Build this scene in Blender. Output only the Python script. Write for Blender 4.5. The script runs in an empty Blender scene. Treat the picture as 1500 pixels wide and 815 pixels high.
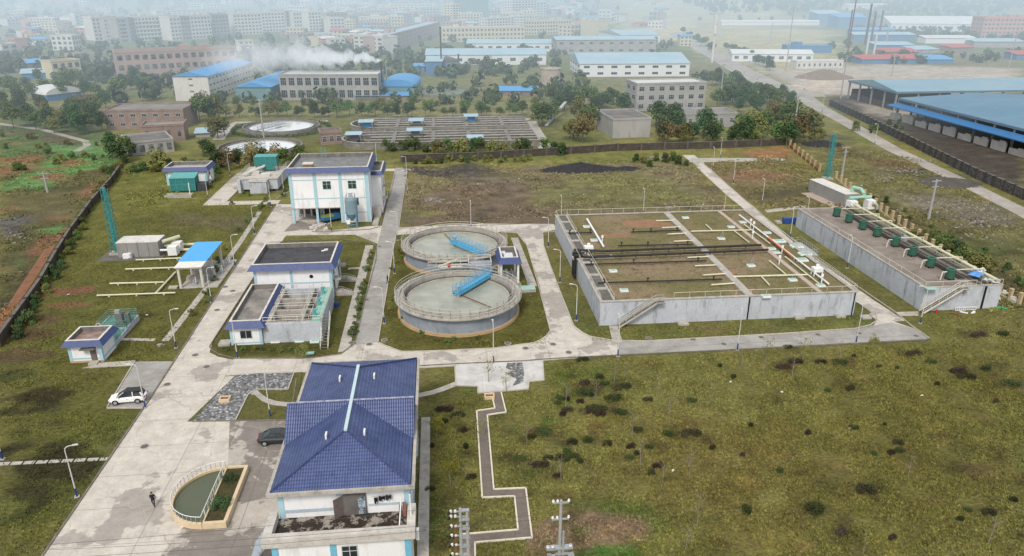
import bpy, math, random
import numpy as np
from mathutils import Vector, Matrix, noise
R = math.radians
rnd = random.Random(7)
col = bpy.context.scene.collection
# ---------------------------------------------------------------- camera model (metres, plant grid = world axes)
FPX, PITCH, YAW, CAMH = 1080.0, R(21.8), R(5.55), 50.0
def P(px, py, z=0.0):
    """point of the photographed place at height z seen at a pixel of the 1500x815 photograph"""
    u = (px-750)/FPX; v = (407.5-py)/FPX
    dy = math.cos(PITCH)+v*math.sin(PITCH); dz = -math.sin(PITCH)+v*math.cos(PITCH)
    t = (z-CAMH)/dz
    x, y = u*t, dy*t
    c, s = math.cos(-YAW), math.sin(-YAW)
    return (x*c-y*s, x*s+y*c)
def P3(px, py, z=0.0):
    a = P(px, py, z); return (a[0], a[1], z)
def proj(x, y, z):
    c, s = math.cos(YAW), math.sin(YAW)
    X, Y = x*c-y*s, x*s+y*c
    Z = z-CAMH
    dep = Y*math.cos(PITCH)-Z*math.sin(PITCH); up = Y*math.sin(PITCH)+Z*math.cos(PITCH)
    return (750+FPX*X/dep, 407.5-FPX*up/dep)
def hgt(px, py, hpx):
    """height in metres of something whose foot is at px,py and which is hpx pixels tall"""
    x, y = P(px, py); lo, hi = 0.0, 200.0
    for _ in range(40):
        m = (lo+hi)/2
        if py-proj(x, y, m)[1] < hpx: lo = m
        else: hi = m
    return lo
# ---------------------------------------------------------------- materials
MATS = {}
def node(nt, t, **k):
    n = nt.nodes.new(t)
    for a, b in k.items():
        if a.startswith('i_'): n.inputs[a[2:].replace('_', ' ')].default_value = b
        else: setattr(n, a, b)
    return n
def c4(c): return (c[0], c[1], c[2], 1.0)
def ramp(nt, fac, a, b):
    r = node(nt, 'ShaderNodeMapRange'); r.inputs[1].default_value = a; r.inputs[2].default_value = b
    nt.links.new(fac, r.inputs[0]); return r.outputs[0]
def mixc(nt, fac, a, b, mode='MIX'):
    m = node(nt, 'ShaderNodeMix', data_type='RGBA', blend_type=mode)
    if hasattr(fac, 'links'): nt.links.new(fac, m.inputs[0])
    else: m.inputs[0].default_value = fac
    for v, i in ((a, 6), (b, 7)):
        if hasattr(v, 'links'): nt.links.new(v, m.inputs[i])
        else: m.inputs[i].default_value = c4(v)
    return m.outputs[2]
def nz(nt, vec, scale, detail=4, rough=.6):
    n = node(nt, 'ShaderNodeTexNoise'); n.inputs['Scale'].default_value = scale; n.inputs['Detail'].default_value = detail
    n.inputs['Roughness'].default_value = rough; nt.links.new(vec, n.inputs['Vector']); return n.outputs['Fac']
def base(name, rough=.8, metal=0.0, spec=.3):
    m = bpy.data.materials.new(name); m.use_nodes = True; nt = m.node_tree
    b = nt.nodes['Principled BSDF']; b.inputs['Roughness'].default_value = rough; b.inputs['Metallic'].default_value = metal
    b.inputs['Specular IOR Level'].default_value = spec
    g = node(nt, 'ShaderNodeNewGeometry')
    return m, nt, b, g.outputs['Position']
def sc(nt, vec, s):
    m = node(nt, 'ShaderNodeVectorMath', operation='MULTIPLY'); nt.links.new(vec, m.inputs[0]); m.inputs[1].default_value = s; return m.outputs[0]
def M(name, c, c2=None, scale=.5, amt=.5, rough=.8, metal=0.0, spec=.3, fine=.12, stain=None, stamt=.6, streak=False, bump=0.0, bscale=6):
    """weathered paint / concrete / metal: base colour, cloudy second colour, fine grain, darker stains or vertical streaks"""
    if name in MATS: return MATS[name]
    m, nt, b, pos = base(name, rough, metal, spec)
    c2 = c2 or tuple(v*.75 for v in c)
    f = ramp(nt, nz(nt, pos, scale, 5), .35, .65)
    mm = node(nt, 'ShaderNodeMath', operation='MULTIPLY'); nt.links.new(f, mm.inputs[0]); mm.inputs[1].default_value = amt
    k = mixc(nt, mm.outputs[0], c, c2)
    if stain:
        v = sc(nt, pos, (1.0, 1.0, .22)) if streak else pos
        s = ramp(nt, nz(nt, v, 1.0 if streak else scale*1.7, 6, .7), .52, .72)
        s2 = node(nt, 'ShaderNodeMath', operation='MULTIPLY'); nt.links.new(s, s2.inputs[0]); s2.inputs[1].default_value = stamt
        k = mixc(nt, s2.outputs[0], k, stain)
    if fine:
        g = ramp(nt, nz(nt, pos, bscale, 3), .3, .7)
        gm = node(nt, 'ShaderNodeMapRange'); gm.inputs[3].default_value = 1-fine; gm.inputs[4].default_value = 1+fine
        nt.links.new(g, gm.inputs[0])
        cc = node(nt, 'ShaderNodeCombineColor')
        for i in range(3): nt.links.new(gm.outputs[0], cc.inputs[i])
        k = mixc(nt, 1.0, k, cc.outputs[0], 'MULTIPLY')
    nt.links.new(k, b.inputs['Base Color'])
    if bump:
        bn = node(nt, 'ShaderNodeBump'); bn.inputs['Strength'].default_value = bump; bn.inputs['Distance'].default_value = .1
        nt.links.new(nz(nt, pos, bscale, 4), bn.inputs['Height']); nt.links.new(bn.outputs[0], b.inputs['Normal'])
    MATS[name] = m; return m
# ---------------------------------------------------------------- meshes
class MB:
    def __init__(s): s.v = []; s.f = []; s.m = []
    def add(s, vs, fs, mi=0):
        o = len(s.v); s.v += [tuple(v) for v in vs]; s.f += [[i+o for i in f] for f in fs]; s.m += [mi]*len(fs); return s
    def box(s, x0, x1, y0, y1, z0, z1, mi=0):
        return s.add([(x0,y0,z0),(x1,y0,z0),(x1,y1,z0),(x0,y1,z0),(x0,y0,z1),(x1,y0,z1),(x1,y1,z1),(x0,y1,z1)],
                     [(0,3,2,1),(4,5,6,7),(0,1,5,4),(1,2,6,5),(2,3,7,6),(3,0,4,7)], mi)
    def cb(s, cx, cy, z0, w, d, h, rz=0, mi=0):
        c, n = math.cos(rz), math.sin(rz); q = []
        for z in (z0, z0+h):
            for a, b in ((-w/2,-d/2),(w/2,-d/2),(w/2,d/2),(-w/2,d/2)): q.append((cx+a*c-b*n, cy+a*n+b*c, z))
        return s.add(q, [(0,3,2,1),(4,5,6,7),(0,1,5,4),(1,2,6,5),(2,3,7,6),(3,0,4,7)], mi)
    def cyl(s, cx, cy, z0, z1, r0, r1=None, n=12, mi=0, cap=True):
        return s.cone((cx,cy,z0), (cx,cy,z1), r0, r0 if r1 is None else r1, n, mi, cap)
    def cone(s, a, b, r0, r1, n=8, mi=0, cap=True):
        a = Vector(a); b = Vector(b); d = (b-a).normalized()
        e = Vector((0,0,1)) if abs(d.z) < .9 else Vector((1,0,0))
        u = d.cross(e).normalized(); w = d.cross(u)
        vs = []
        for p, r in ((a, r0), (b, r1)):
            for i in range(n):
                t = 2*math.pi*i/n; vs.append(p+u*(r*math.cos(t))+w*(r*math.sin(t)))
        fs = [(i, i+n, (i+1) % n+n, (i+1) % n) for i in range(n)]
        if cap: fs += [tuple(range(n)), tuple(range(2*n-1, n-1, -1))]
        return s.add(vs, fs, mi)
    def tube(s, pts, r, n=6, mi=0):
        for a, b in zip(pts, pts[1:]): s.cone(a, b, r, r, n, mi)
        return s
    def bar(s, a, b, w, h=None, mi=0):
        """rectangular bar between two points, h = vertical size"""
        h = h or w; a = Vector(a); b = Vector(b); d = (b-a).normalized()
        u = d.cross(Vector((0,0,1)))
        u = Vector((1,0,0)) if u.length < 1e-4 else u.normalized()
        w2 = u.cross(d).normalized(); vs = []
        for p in (a, b):
            for i, j in ((-1,-1),(1,-1),(1,1),(-1,1)): vs.append(p+u*(i*w/2)+w2*(j*h/2))
        return s.add(vs, [(0,1,2,3),(7,6,5,4),(0,4,5,1),(1,5,6,2),(2,6,7,3),(3,7,4,0)], mi)
    def prism(s, poly, z0, z1, mi=0, bottom=True):
        n = len(poly); ar = sum(poly[i][0]*poly[(i+1) % n][1]-poly[(i+1) % n][0]*poly[i][1] for i in range(n))
        if ar < 0: poly = poly[::-1]
        vs = [(p[0],p[1],z0) for p in poly]+[(p[0],p[1],z1) for p in poly]
        fs = [tuple(range(n, 2*n))]+([tuple(range(n-1, -1, -1))] if bottom else [])
        fs += [(i, (i+1) % n, (i+1) % n+n, i+n) for i in range(n)]
        return s.add(vs, fs, mi)
    def ring(s, cx, cy, r0, r1, z0, z1, n=48, a0=0, a1=2*math.pi, mi=0):
        full = abs(a1-a0-2*math.pi) < 1e-6; k = n if full else n+1
        vs = []
        for i in range(k):
            t = a0+(a1-a0)*i/n; c, q = math.cos(t), math.sin(t)
            vs += [(cx+r0*c,cy+r0*q,z0),(cx+r1*c,cy+r1*q,z0),(cx+r1*c,cy+r1*q,z1),(cx+r0*c,cy+r0*q,z1)]
        fs = []
        for i in range(n):
            a = 4*i; b = 4*((i+1) % k)
            for j in range(4): fs.append((a+j, b+j, b+(j+1) % 4, a+(j+1) % 4)[::-1])
        if not full: fs += [(0,1,2,3), (4*n+3,4*n+2,4*n+1,4*n)]
        return s.add(vs, fs, mi)
    def disc(s, cx, cy, z, r, n=48, mi=0):
        return s.add([(cx+r*math.cos(2*math.pi*i/n), cy+r*math.sin(2*math.pi*i/n), z) for i in range(n)], [tuple(range(n))], mi)
    def rail(s, pts, h=1.0, step=1.8, r=.035, mids=1, closed=False, mi=0):
        pts = list(pts)+([pts[0]] if closed else [])
        for a, b in zip(pts, pts[1:]):
            a = Vector(a); b = Vector(b); L = (b-a).length; n = max(1, round(L/step))
            for i in range(n+1):
                p = a.lerp(b, i/n); s.cone(p, p+Vector((0,0,h)), r*.8, r*.8, 4, mi)
            for k in range(mids+1):
                z = Vector((0,0,h*(k+1)/(mids+1))); s.cone(a+z, b+z, r, r, 5, mi)
        return s
    def skirt(s, x0, x1, y0, y1, z0, z1, out, mb=0, mc=1, mi_in=2, t=.25):
        """blue sloping parapet skirt with a pale coping, round a flat roof"""
        o = [(x0-out,y0-out),(x1+out,y0-out),(x1+out,y1+out),(x0-out,y1+out)]; q = [(x0,y0),(x1,y0),(x1,y1),(x0,y1)]
        vs = [(a,b,z0) for a, b in o]+[(a,b,z1) for a, b in q]
        s.add(vs, [(i, (i+1) % 4, (i+1) % 4+4, i+4) for i in range(4)]+[(3,2,1,0)], mb)
        r = [(x0+t,y0+t),(x1-t,y0+t),(x1-t,y1-t),(x0+t,y1-t)]
        q2 = [(x0-.04,y0-.04),(x1+.04,y0-.04),(x1+.04,y1+.04),(x0-.04,y1+.04)]
        vs = [(a,b,z1+.02) for a, b in q2]+[(a,b,z1+.02) for a, b in r]+[(a,b,z1-.1) for a, b in q2]
        s.add(vs, [(i, (i+1) % 4, (i+1) % 4+4, i+4) for i in range(4)]+[(i+8, (i+1) % 4+8, (i+1) % 4, i) for i in range(4)], mc)
        vs = [(a,b,z1+.02) for a, b in r]+[(a,b,z0+.1) for a, b in r]
        return s.add(vs, [(i, (i+1) % 4, (i+1) % 4+4, i+4) for i in range(4)], mi_in)
    def mesh(s, name, mats, smooth=False):
        me = bpy.data.meshes.new(name); me.from_pydata(s.v, [], s.f)
        mats = mats if isinstance(mats, (list, tuple)) else [mats]
        for m in mats: me.materials.append(m)
        if len(mats) > 1: me.polygons.foreach_set('material_index', s.m)
        if smooth: me.polygons.foreach_set('use_smooth', [True]*len(me.polygons))
        me.update(); return me
def lm(o):
    return Matrix.Translation(o.location) @ Matrix.Rotation(o.rotation_euler.z, 4, 'Z') if o.type == 'EMPTY' or o.parent is None else Matrix.Translation(o.location)
def wm(o):
    m = lm(o)
    while o.parent: o = o.parent; m = lm(o) @ m
    return m
def link(name, me, parent=None):
    o = bpy.data.objects.new(name, me); col.objects.link(o)
    if parent is not None: o.parent = parent
    return o
def part(name, mb, mats, parent=None, smooth=False, world=False, label=None):
    if world and parent is not None:
        m = wm(parent).inverted(); mb.v = [tuple(m @ Vector(v)) for v in mb.v]
    o = link(name, mb.mesh(name, mats, smooth), parent)
    if label: o['label'] = label
    return o
def tag(o, label, cat, group=None, kind=None):
    o['label'] = label; o['category'] = cat
    if group: o['group'] = group
    if kind: o['kind'] = kind
    return o
def thing(name, label, cat, loc=(0,0,0), rz=0, group=None):
    o = link(name, None); o.empty_display_size = .5
    o.location = (loc[0], loc[1], loc[2] if len(loc) > 2 else 0); o.rotation_euler = (0,0,rz)
    return tag(o, label, cat, group)
def solo(name, mb, mats, label, cat, loc=(0,0,0), rz=0, group=None, kind=None, smooth=False):
    o = part(name, mb, mats, None, smooth); o.location = (loc[0], loc[1], loc[2] if len(loc) > 2 else 0); o.rotation_euler = (0,0,rz)
    return tag(o, label, cat, group, kind)
def struct(name, mb, mats, smooth=False):
    o = part(name, mb, mats, None, smooth); o['kind'] = 'structure'; return o
def dup(root, loc, rz=0, label=None, s=None, group=None):
    r = root.copy(); col.objects.link(r); r.location = (loc[0], loc[1], loc[2] if len(loc) > 2 else 0); r.rotation_euler = (0,0,rz)
    if s: r.scale = (s,s,s) if not isinstance(s, tuple) else s
    if label: r['label'] = label
    if group: r['group'] = group
    for ch in KIDS.get(root.name, ()) or [o for o in root.children]:
        c = ch.copy(); col.objects.link(c); c.parent = r
        for g in ch.children:
            d = g.copy(); col.objects.link(d); d.parent = c
    return r
KIDS = {}
ORD = 'first second third fourth fifth sixth seventh eighth ninth tenth eleventh twelfth thirteenth fourteenth fifteenth sixteenth seventeenth eighteenth nineteenth twentieth'.split()
TENS = {2:'twenty',3:'thirty',4:'forty',5:'fifty',6:'sixty',7:'seventy',8:'eighty',9:'ninety'}
TH = {3:'thirtieth',4:'fortieth',5:'fiftieth',6:'sixtieth',7:'seventieth',8:'eightieth',9:'ninetieth'}
def ordn(i):
    if i < 20: return ORD[i]
    n = i+1; a, b = divmod(n, 10)
    return TH[a] if b == 0 else TENS[a]+'-'+ORD[b-1]
# ---------------------------------------------------------------- numpy value noise
def vnoise(x, y, s, seed=0):
    rs = np.random.RandomState(seed); T = rs.rand(256, 256)
    x = np.asarray(x)/s; y = np.asarray(y)/s; xi = np.floor(x).astype(int); yi = np.floor(y).astype(int)
    fx = x-xi; fy = y-yi; fx = fx*fx*(3-2*fx); fy = fy*fy*(3-2*fy)
    g = lambda a, b: T[a & 255, b & 255]
    return (g(xi,yi)*(1-fx)+g(xi+1,yi)*fx)*(1-fy)+(g(xi,yi+1)*(1-fx)+g(xi+1,yi+1)*fx)*fy
def fbm(x, y, s, seed=0, n=4):
    t = 0; a = .5; w = 0
    for i in range(n): t = t+a*vnoise(x, y, s, seed+i); w += a; a *= .55; s /= 2.1
    return t/w
def sdist(x, y, poly):
    """signed distance, negative inside"""
    d = np.full(x.shape, 1e9); ins = np.zeros(x.shape, bool); n = len(poly)
    for i in range(n):
        ax, ay = poly[i]; bx, by = poly[(i+1) % n]; ex, ey = bx-ax, by-ay; L = ex*ex+ey*ey+1e-9
        t = np.clip(((x-ax)*ex+(y-ay)*ey)/L, 0, 1); d = np.minimum(d, np.hypot(x-ax-t*ex, y-ay-t*ey))
        cnd = ((ay > y) != (by > y)) & (x < (bx-ax)*(y-ay)/((by-ay) if by != ay else 1e-9)+ax); ins ^= cnd
    return np.where(ins, -d, d)
# ================================================================ terrain: one sheet to the horizon, painted by region
def axis(a, b, st, lo, hi, g):
    v = list(np.arange(a, b, st)); t = st; x = b
    while x < hi: v.append(x); t *= g; x += t
    v.append(hi); t = st; x = a-st; left = []
    while x > lo: left.append(x); t *= g; x -= t
    left.append(lo); return np.array(left[::-1]+v)
xs = axis(-78, 112, .62, -4200, 4600, 1.055); ys = axis(44, 235, .62, 20, 6500, 1.03)
GX, GY = np.meshgrid(xs, ys); gx = GX.ravel(); gy = GY.ravel()
def hillz(x, y):
    r = np.clip((y-1500)/900, 0, 1)*(30+70*fbm(x, y, 700, 5))*np.clip((x+500)/600, .35, 1)
    m = 34*np.exp(-(((x-620)/330)**2+((y-1500)/300)**2))+26*np.exp(-(((x-1150)/300)**2+((y-1450)/260)**2))
    return r*r*.0+np.clip((y-1500)/900, 0, 1)*(12+75*fbm(x, y, 700, 5))+m*1.0
gz = hillz(gx, gy)
n1 = fbm(gx, gy, 14, 11); n2 = fbm(gx, gy, 4.5, 21, 3); n3 = fbm(gx, gy, 1.7, 31, 2); nb = fbm(gx, gy, 60, 41)
C = np.empty((gx.size, 3))
def lerp(a, b, t): return a+(b-a)*t[:, None]
A = lambda *c: np.array(c)
grass = A(.130,.124,.042); grass2 = A(.092,.104,.034); dry = A(.145,.118,.052); brown = A(.085,.058,.034); dark = A(.026,.022,.014); red = A(.16,.085,.05); crop = A(.075,.150,.052)
C[:] = lerp(np.repeat(grass[None], gx.size, 0), grass2, np.clip((n1-.45)*4, 0, 1))
C = lerp(C, dry, np.clip((nb-.52)*4, 0, 1)*.5); C = lerp(C, brown, np.clip((n2-.58)*5, 0, 1)*.45)
def paint(poly, c, soft=1.5, k=1.0, amp=2.0, px=True, z=0):
    global C
    if px: poly = [P(*p) for p in poly]
    pa = np.array(poly); x0, y0 = pa.min(0)-soft*2-amp*2; x1, y1 = pa.max(0)+soft*2+amp*2
    s = np.where((gx > x0) & (gx < x1) & (gy > y0) & (gy < y1))[0]
    d = sdist(gx[s], gy[s], poly)+(n2[s]-.5)*amp*2+(n3[s]-.5)*amp
    w = np.clip(.5-d/soft, 0, 1)*k; C[s] = lerp(C[s], np.array(c), w)
def blob(px, py, rx, ry, c, soft=.8, k=.8, amp=1.2):
    x, y = P(px, py); paint([(x+rx*math.cos(t), y+ry*math.sin(t)) for t in np.linspace(0, 6.28, 14)[:-1]], c, soft, k, amp, False)
# far country: mixed greens and pale open ground
far = np.clip((gy-330)/250, 0, 1); C = lerp(C, A(.085,.105,.045), far*.8)
C = lerp(C, A(.17,.14,.10), far*np.clip((fbm(gx, gy, 170, 77)-.54)*6, 0, 1)*.75)
# left farm land
paint([(0,185),(60,190),(135,215),(190,240),(165,262),(60,420),(0,505)], (.07,.065,.032), 4, .9, 4)
paint([(0,150),(160,170),(150,215),(0,190)], (.05,.075,.03), 6, .8, 5)
for pl, c in (([(22,268),(95,222),(140,222),(160,232),(120,252),(60,282)], crop), ([(60,212),(120,205),(165,215),(178,238),(130,250),(100,238)], crop),
              ([(0,232),(60,228),(55,245),(0,262)], red), ([(85,235),(120,230),(132,240),(100,246)], red), ([(52,262),(85,252),(108,258),(85,268)], red),
              ([(118,280),(160,262),(150,285),(120,290)], red), ([(0,268),(20,265),(18,280),(0,282)], crop), ([(20,195),(70,205),(60,222),(0,228),(0,205)], (.06,.10,.035)),
              ([(90,190),(130,205),(110,215),(60,203)], (.075,.062,.04)), ([(40,388),(62,345),(90,338),(60,372)], red), ([(14,393),(30,380),(42,385),(22,398)], crop), ([(70,335),(95,328),(90,340),(72,345)], crop),
              ([(0,322),(40,315),(52,322),(30,342),(0,345)], (.085,.08,.08)), ([(0,460),(42,400),(52,405),(0,500)], (.06,.05,.035)), ([(0,486),(56,405),(64,408),(8,500)], (.26,.095,.04))):
    paint(pl, c, 1.5, .85, 2.2)
for i in range(26):   # weeds and soil patches over the fields
    blob(rnd.uniform(0,170), rnd.uniform(195,330), rnd.uniform(2,6), rnd.uniform(1.5,4), rnd.choice([crop, red, (.05,.05,.025), (.10,.085,.05)]), 1.5, .55, 2.5)
# left lawn of the plant
paint([(190,240),(330,235),(420,300),(380,345),(300,470),(200,600),(70,815),(0,815),(0,505),(105,335),(165,262)], (.088,.090,.024), 3, .8, 3)
paint([(180,310),(400,302),(370,340),(190,345)], (.072,.072,.024), 4, .7, 3)
paint([(260,315),(370,318),(360,338),(250,330)], (.10,.08,.06), 3, .45, 3)
for b in ((85,428,6,2.2,red),(122,425,2.5,1.6,red),(100,447,4,1.5,red),(60,425,1.5,3,brown),(35,520,5,2,brown),(60,580,4,2,dark),(20,550,3,1.4,(.04,.045,.015)),(45,470,5,2.4,brown),(40,490,5,2.2,brown)): blob(*b)
paint([(0,655),(40,668),(150,660),(162,672),(140,690),(120,700),(60,712),(35,735),(25,700),(0,690)], dark, 1.6, .85, 2.2)
for px, py, rx, ry in ((45,720,2.6,1.6),(60,735,1.4,1.6),(100,655,3,1.2),(25,655,2,1.5),(55,590,3,1.6),(80,600,2,.9),(25,600,2,.8),(190,460,1.6,1.1),(215,461,1,.5),(205,432,1.4,.7)): blob(px, py, rx, ry, dark, 1, .7, 1.4)
for i in range(40): blob(rnd.uniform(0,200), rnd.uniform(500,800), rnd.uniform(.6,1.6), rnd.uniform(.4,.9), rnd.choice([dark, (.04,.05,.015), (.11,.11,.03)]), 1.2, .45, 1.6)
# empty lot behind
paint([(592,250),(1010,235),(1075,308),(815,330),(590,333)], (.115,.10,.06), 3, .9, 4)
paint([(600,330),(630,280),(700,262),(800,275),(830,300),(800,330)], (.105,.078,.060), 5, .75, 6)
paint([(780,270),(930,250),(1040,290),(900,305),(780,300)], (.10,.105,.04), 6, .65, 6)
paint([(600,245),(690,240),(720,250),(690,262),(605,258)], (.035,.035,.04), 4, .8, 5)
paint([(690,250),(760,252),(740,275),(690,275)], (.055,.05,.045), 5, .5, 6)
for i in range(60): blob(rnd.uniform(600,1050), rnd.uniform(245,325), rnd.uniform(1,3.5), rnd.uniform(.8,2.5), rnd.choice([(.05,.045,.03),(.12,.12,.04),(.09,.065,.055),(.13,.12,.07)]), 2, .6, 3)
# right lot (beyond the diagonal road) and waste land
paint([(1020,238),(1150,222),(1200,258),(1260,300),(1130,310),(1080,290)], (.10,.085,.045), 3, .8, 4)
for b in ((1110,257,9,6,(.15,.09,.06)),(1085,262,6,5,(.13,.085,.055)),(1175,245,6,4,(.11,.10,.035)),(1190,280,6,5,(.06,.055,.03)),(1140,285,7,4,(.055,.05,.03))): blob(*b, soft=3, k=.7, amp=3)
paint([(1060,222),(1150,215),(1165,228),(1130,232)], (.20,.10,.055), 2, .7, 3)
paint([(1170,195),(1330,225),(1500,320),(1500,450),(1420,400),(1270,290),(1160,212)], (.098,.092,.042), 3, .9, 4)
paint([(1375,385),(1420,395),(1480,430),(1500,450),(1500,420),(1430,375),(1300,300),(1290,305)], (.060,.048,.028), 4, .8, 4)
for b in ((1205,210,5,7,(.03,.03,.035)),(1225,200,5,5,(.05,.05,.05)),(1330,250,7,5,(.04,.035,.03)),(1390,262,6,6,(.05,.045,.04)),(1300,240,7,7,(.09,.06,.04)),(1250,225,5,7,(.06,.055,.03)),(1400,300,9,7,(.13,.12,.10)),(1440,320,8,7,(.12,.11,.09)),(1340,290,6,5,(.12,.11,.08)),(1440,360,8,6,(.075,.085,.03))): blob(*b, soft=4, k=.75, amp=4)
for i in range(70): blob(rnd.uniform(1250,1500), rnd.uniform(215,400), rnd.uniform(.8,3), rnd.uniform(.8,3), rnd.choice([(.05,.045,.03),(.13,.12,.09),(.06,.07,.025),(.13,.12,.045)]), 2, .5, 3)
# coal yard / embankment / gravel yard top right
paint([(1215,150),(1320,195),(1500,285),(1500,160),(1250,118)], (.055,.048,.042), 5, .95, 5)
paint([(1110,100),(1300,95),(1500,100),(1500,135),(1250,140),(1180,140)], (.28,.245,.21), 10, .95, 8)
paint([(1250,150),(1345,160),(1330,182),(1270,165)], (.24,.21,.17), 4, .8, 4)
paint([(1160,110),(1240,112),(1230,130),(1175,135)], (.33,.28,.23), 8, .8, 6)
paint([(1300,195),(1500,285),(1500,240),(1350,180)], (.042,.036,.030), 5, .9, 5)
# old plant surroundings
paint([(280,240),(330,180),(480,176),(640,172),(830,170),(830,215),(590,238),(330,238)], (.085,.088,.03), 5, .8, 4)
paint([(320,160),(790,150),(790,172),(330,172)], (.13,.125,.05), 8, .85, 8)
paint([(1000,60),(1040,40),(1220,45),(1230,95),(1130,105),(1060,90)], (.27,.245,.14), 25, .9, 20)
paint([(900,5),(1040,12),(1200,35),(1030,60),(900,50)], (.25,.22,.13), 50, .9, 40)
paint([(920,30),(1010,30),(1010,60),(930,60)], (.30,.26,.16), 25, .8, 20)
# big lawn front right
paint([(620,537),(800,530),(1360,500),(1340,470),(1500,470),(1500,900),(610,900)], (.130,.122,.040), 2, .75, 2)
paint([(1150,560),(1500,500),(1500,815),(1050,815)], (.098,.088,.026), 12, .7, 8)
paint([(630,560),(700,560),(700,780),(620,800)], (.066,.070,.020), 4, .6, 3)
paint([(800,540),(900,530),(880,575),(820,600)], (.07,.095,.022), 4, .7, 3)
paint([(920,620),(1160,640),(1120,760),(960,740)], (.115,.082,.030), 10, .5, 6)
paint([(770,760),(830,745),(900,748),(960,762),(958,785),(900,800),(770,815)], (.175,.12,.085), 1.2, .9, 1.6)
paint([(840,815),(880,797),(930,802),(945,825)], (.06,.14,.03), .8, .9, 1.0)
paint([(790,740),(950,735),(975,765),(960,800),(950,760),(850,745)], (.06,.10,.022), 1.5, .6, 1.6)
for px, py, rx, ry in ((853,506+20,1.6,.8),(855,560,1.2,.7),(887,562,1.3,.7),(912,567,2,.9),(900,583,2.2,1),(876,600,2.4,1.1),(910,605,1.6,.8),(1015,587,1.3,.7),(1012,635,2,.9),(980,637,1.3,.7),(975,655,1,.4),(1145,537,1.8,.9),(1165,530,1.6,.8),(1202,530,1.4,.5),(1232,530,2,.5),(1155,508,1.4,.5),(1185,502,1.2,.4),(1145,588,1,.4),(1230,558,1,.4),(1250,570,1,.5),(1252,627,1,.6),(1335,517,2.4,1),(1365,530,1.6,.7),(1400,543,2,.8),(1415,552,2,.7),(1445,540,1.6,.6),(1450,487,4.5,1.5),(1430,490,3,1),(1480,492,2,.6),(1443,577,1.2,.5),(1485,562,2,1),(1495,568,1.5,.8),(1315,648,1,.6),(1318,660,1,.5),(1368,638,.9,.3),(1397,637,.8,.3),(1268,718,1.6,1.0),(1195,745,1.8,1.3),(1095,748,.8,.9),(1230,780,1.1,.7),(1448,752,1.0,.6),(1300,700,.6,.3),(1320,750,.5,.3),(860,575,2.2,1.3),(830,600,1.2,.8),(800,632,1.6,1.2),(838,648,1.0,.5),(862,646,1.1,.6),(752,672,1.6,.9),(790,680,1.7,.9),(812,683,.8,.4),(840,668,1.5,.7),(770,690,1.2,.6),(765,665,1.2,.6),(780,640,1.1,.6),(740,705,1,.5),(1500,780,1.5,.8),(960,678,.9,.5)):
    blob(px, py, rx, ry, (.045,.038,.020), 1.2, .5, 1.9)
for i in range(330):
    blob(rnd.uniform(820,1500), rnd.uniform(520,815), rnd.uniform(.3,1.3), rnd.uniform(.2,.6), rnd.choice([(.04,.035,.018), (.05,.055,.015), (.06,.038,.02), (.14,.125,.035), (.16,.115,.045), (.14,.13,.04)]), .9, rnd.uniform(.2,.5), 1.6)
for i in range(120):
    blob(rnd.uniform(620,860), rnd.uniform(545,815), rnd.uniform(.3,1.0), rnd.uniform(.2,.6), rnd.choice([dark, (.05,.03,.02), (.06,.10,.02), (.13,.12,.03)]), .9, rnd.uniform(.3,.6), 1.2)
# islands between roads
paint([(307,509),(344,526),(499,520),(552,364),(540,353),(424,353)], (.075,.078,.022), 2, .8, 2)
paint([(553,502),(590,516),(723,511),(783,503),(806,485),(772,361),(690,331),(580,335)], (.088,.085,.022), 2, .8, 2)
paint([(320,505),(480,505),(480,520),(340,522)], (.055,.055,.016), .8, .8, 1.2)
paint([(600,478),(660,500),(740,495),(800,470),(780,500),(590,512)], (.085,.075,.022), 1, .6, 1.5)
C *= ((0.86+.28*n3)*(1+.38*np.clip((gy-130)/60,0,1))*(.92+.25*np.clip(np.abs(n2-.5)*4-.2,0,1)))[:, None]
nx, ny = len(xs), len(ys)
idx = np.arange(nx*ny).reshape(ny, nx)
quads = np.stack([idx[:-1,:-1], idx[:-1,1:], idx[1:,1:], idx[1:,:-1]], -1).reshape(-1, 4)
me = bpy.data.meshes.new('ground'); me.vertices.add(nx*ny); me.vertices.foreach_set('co', np.stack([gx, gy, gz], -1).ravel())
me.loops.add(quads.size); me.loops.foreach_set('vertex_index', quads.ravel()); me.polygons.add(len(quads))
me.polygons.foreach_set('loop_start', np.arange(0, quads.size, 4)); me.update(calc_edges=True); me.validate()
ca = me.attributes.new('soil', 'FLOAT_COLOR', 'POINT'); ca.data.foreach_set('color', np.concatenate([C, np.ones((gx.size, 1))], 1).ravel())
gm, nt, bs, pos = base('ground_cover', .95, 0, .1)
at = node(nt, 'ShaderNodeAttribute', attribute_name='soil')
def mulramp(nt, k, f, lo, hi, a=.3, b=.7):
    g = node(nt, 'ShaderNodeMapRange'); g.inputs[1].default_value = a; g.inputs[2].default_value = b; g.inputs[3].default_value = lo; g.inputs[4].default_value = hi
    nt.links.new(f, g.inputs[0]); cc = node(nt, 'ShaderNodeCombineColor')
    for i in range(3): nt.links.new(g.outputs[0], cc.inputs[i])
    return mixc(nt, 1.0, k, cc.outputs[0], 'MULTIPLY')
k = mulramp(nt, at.outputs['Color'], nz(nt, sc(nt, pos, (1,1.7,1)), 1.5, 5, .75), .45, 1.6)
k = mulramp(nt, k, nz(nt, pos, .23, 5, .7), .72, 1.3)
k = mixc(nt, ramp(nt, nz(nt, pos, 2.7, 3, .7), .6, .72), k, mixc(nt, 1.0, k, (1.5,1.35,.9), 'MULTIPLY'))
nt.links.new(k, bs.inputs['Base Color'])
bn = node(nt, 'ShaderNodeBump'); bn.inputs['Strength'].default_value = .9; bn.inputs['Distance'].default_value = .25
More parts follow.
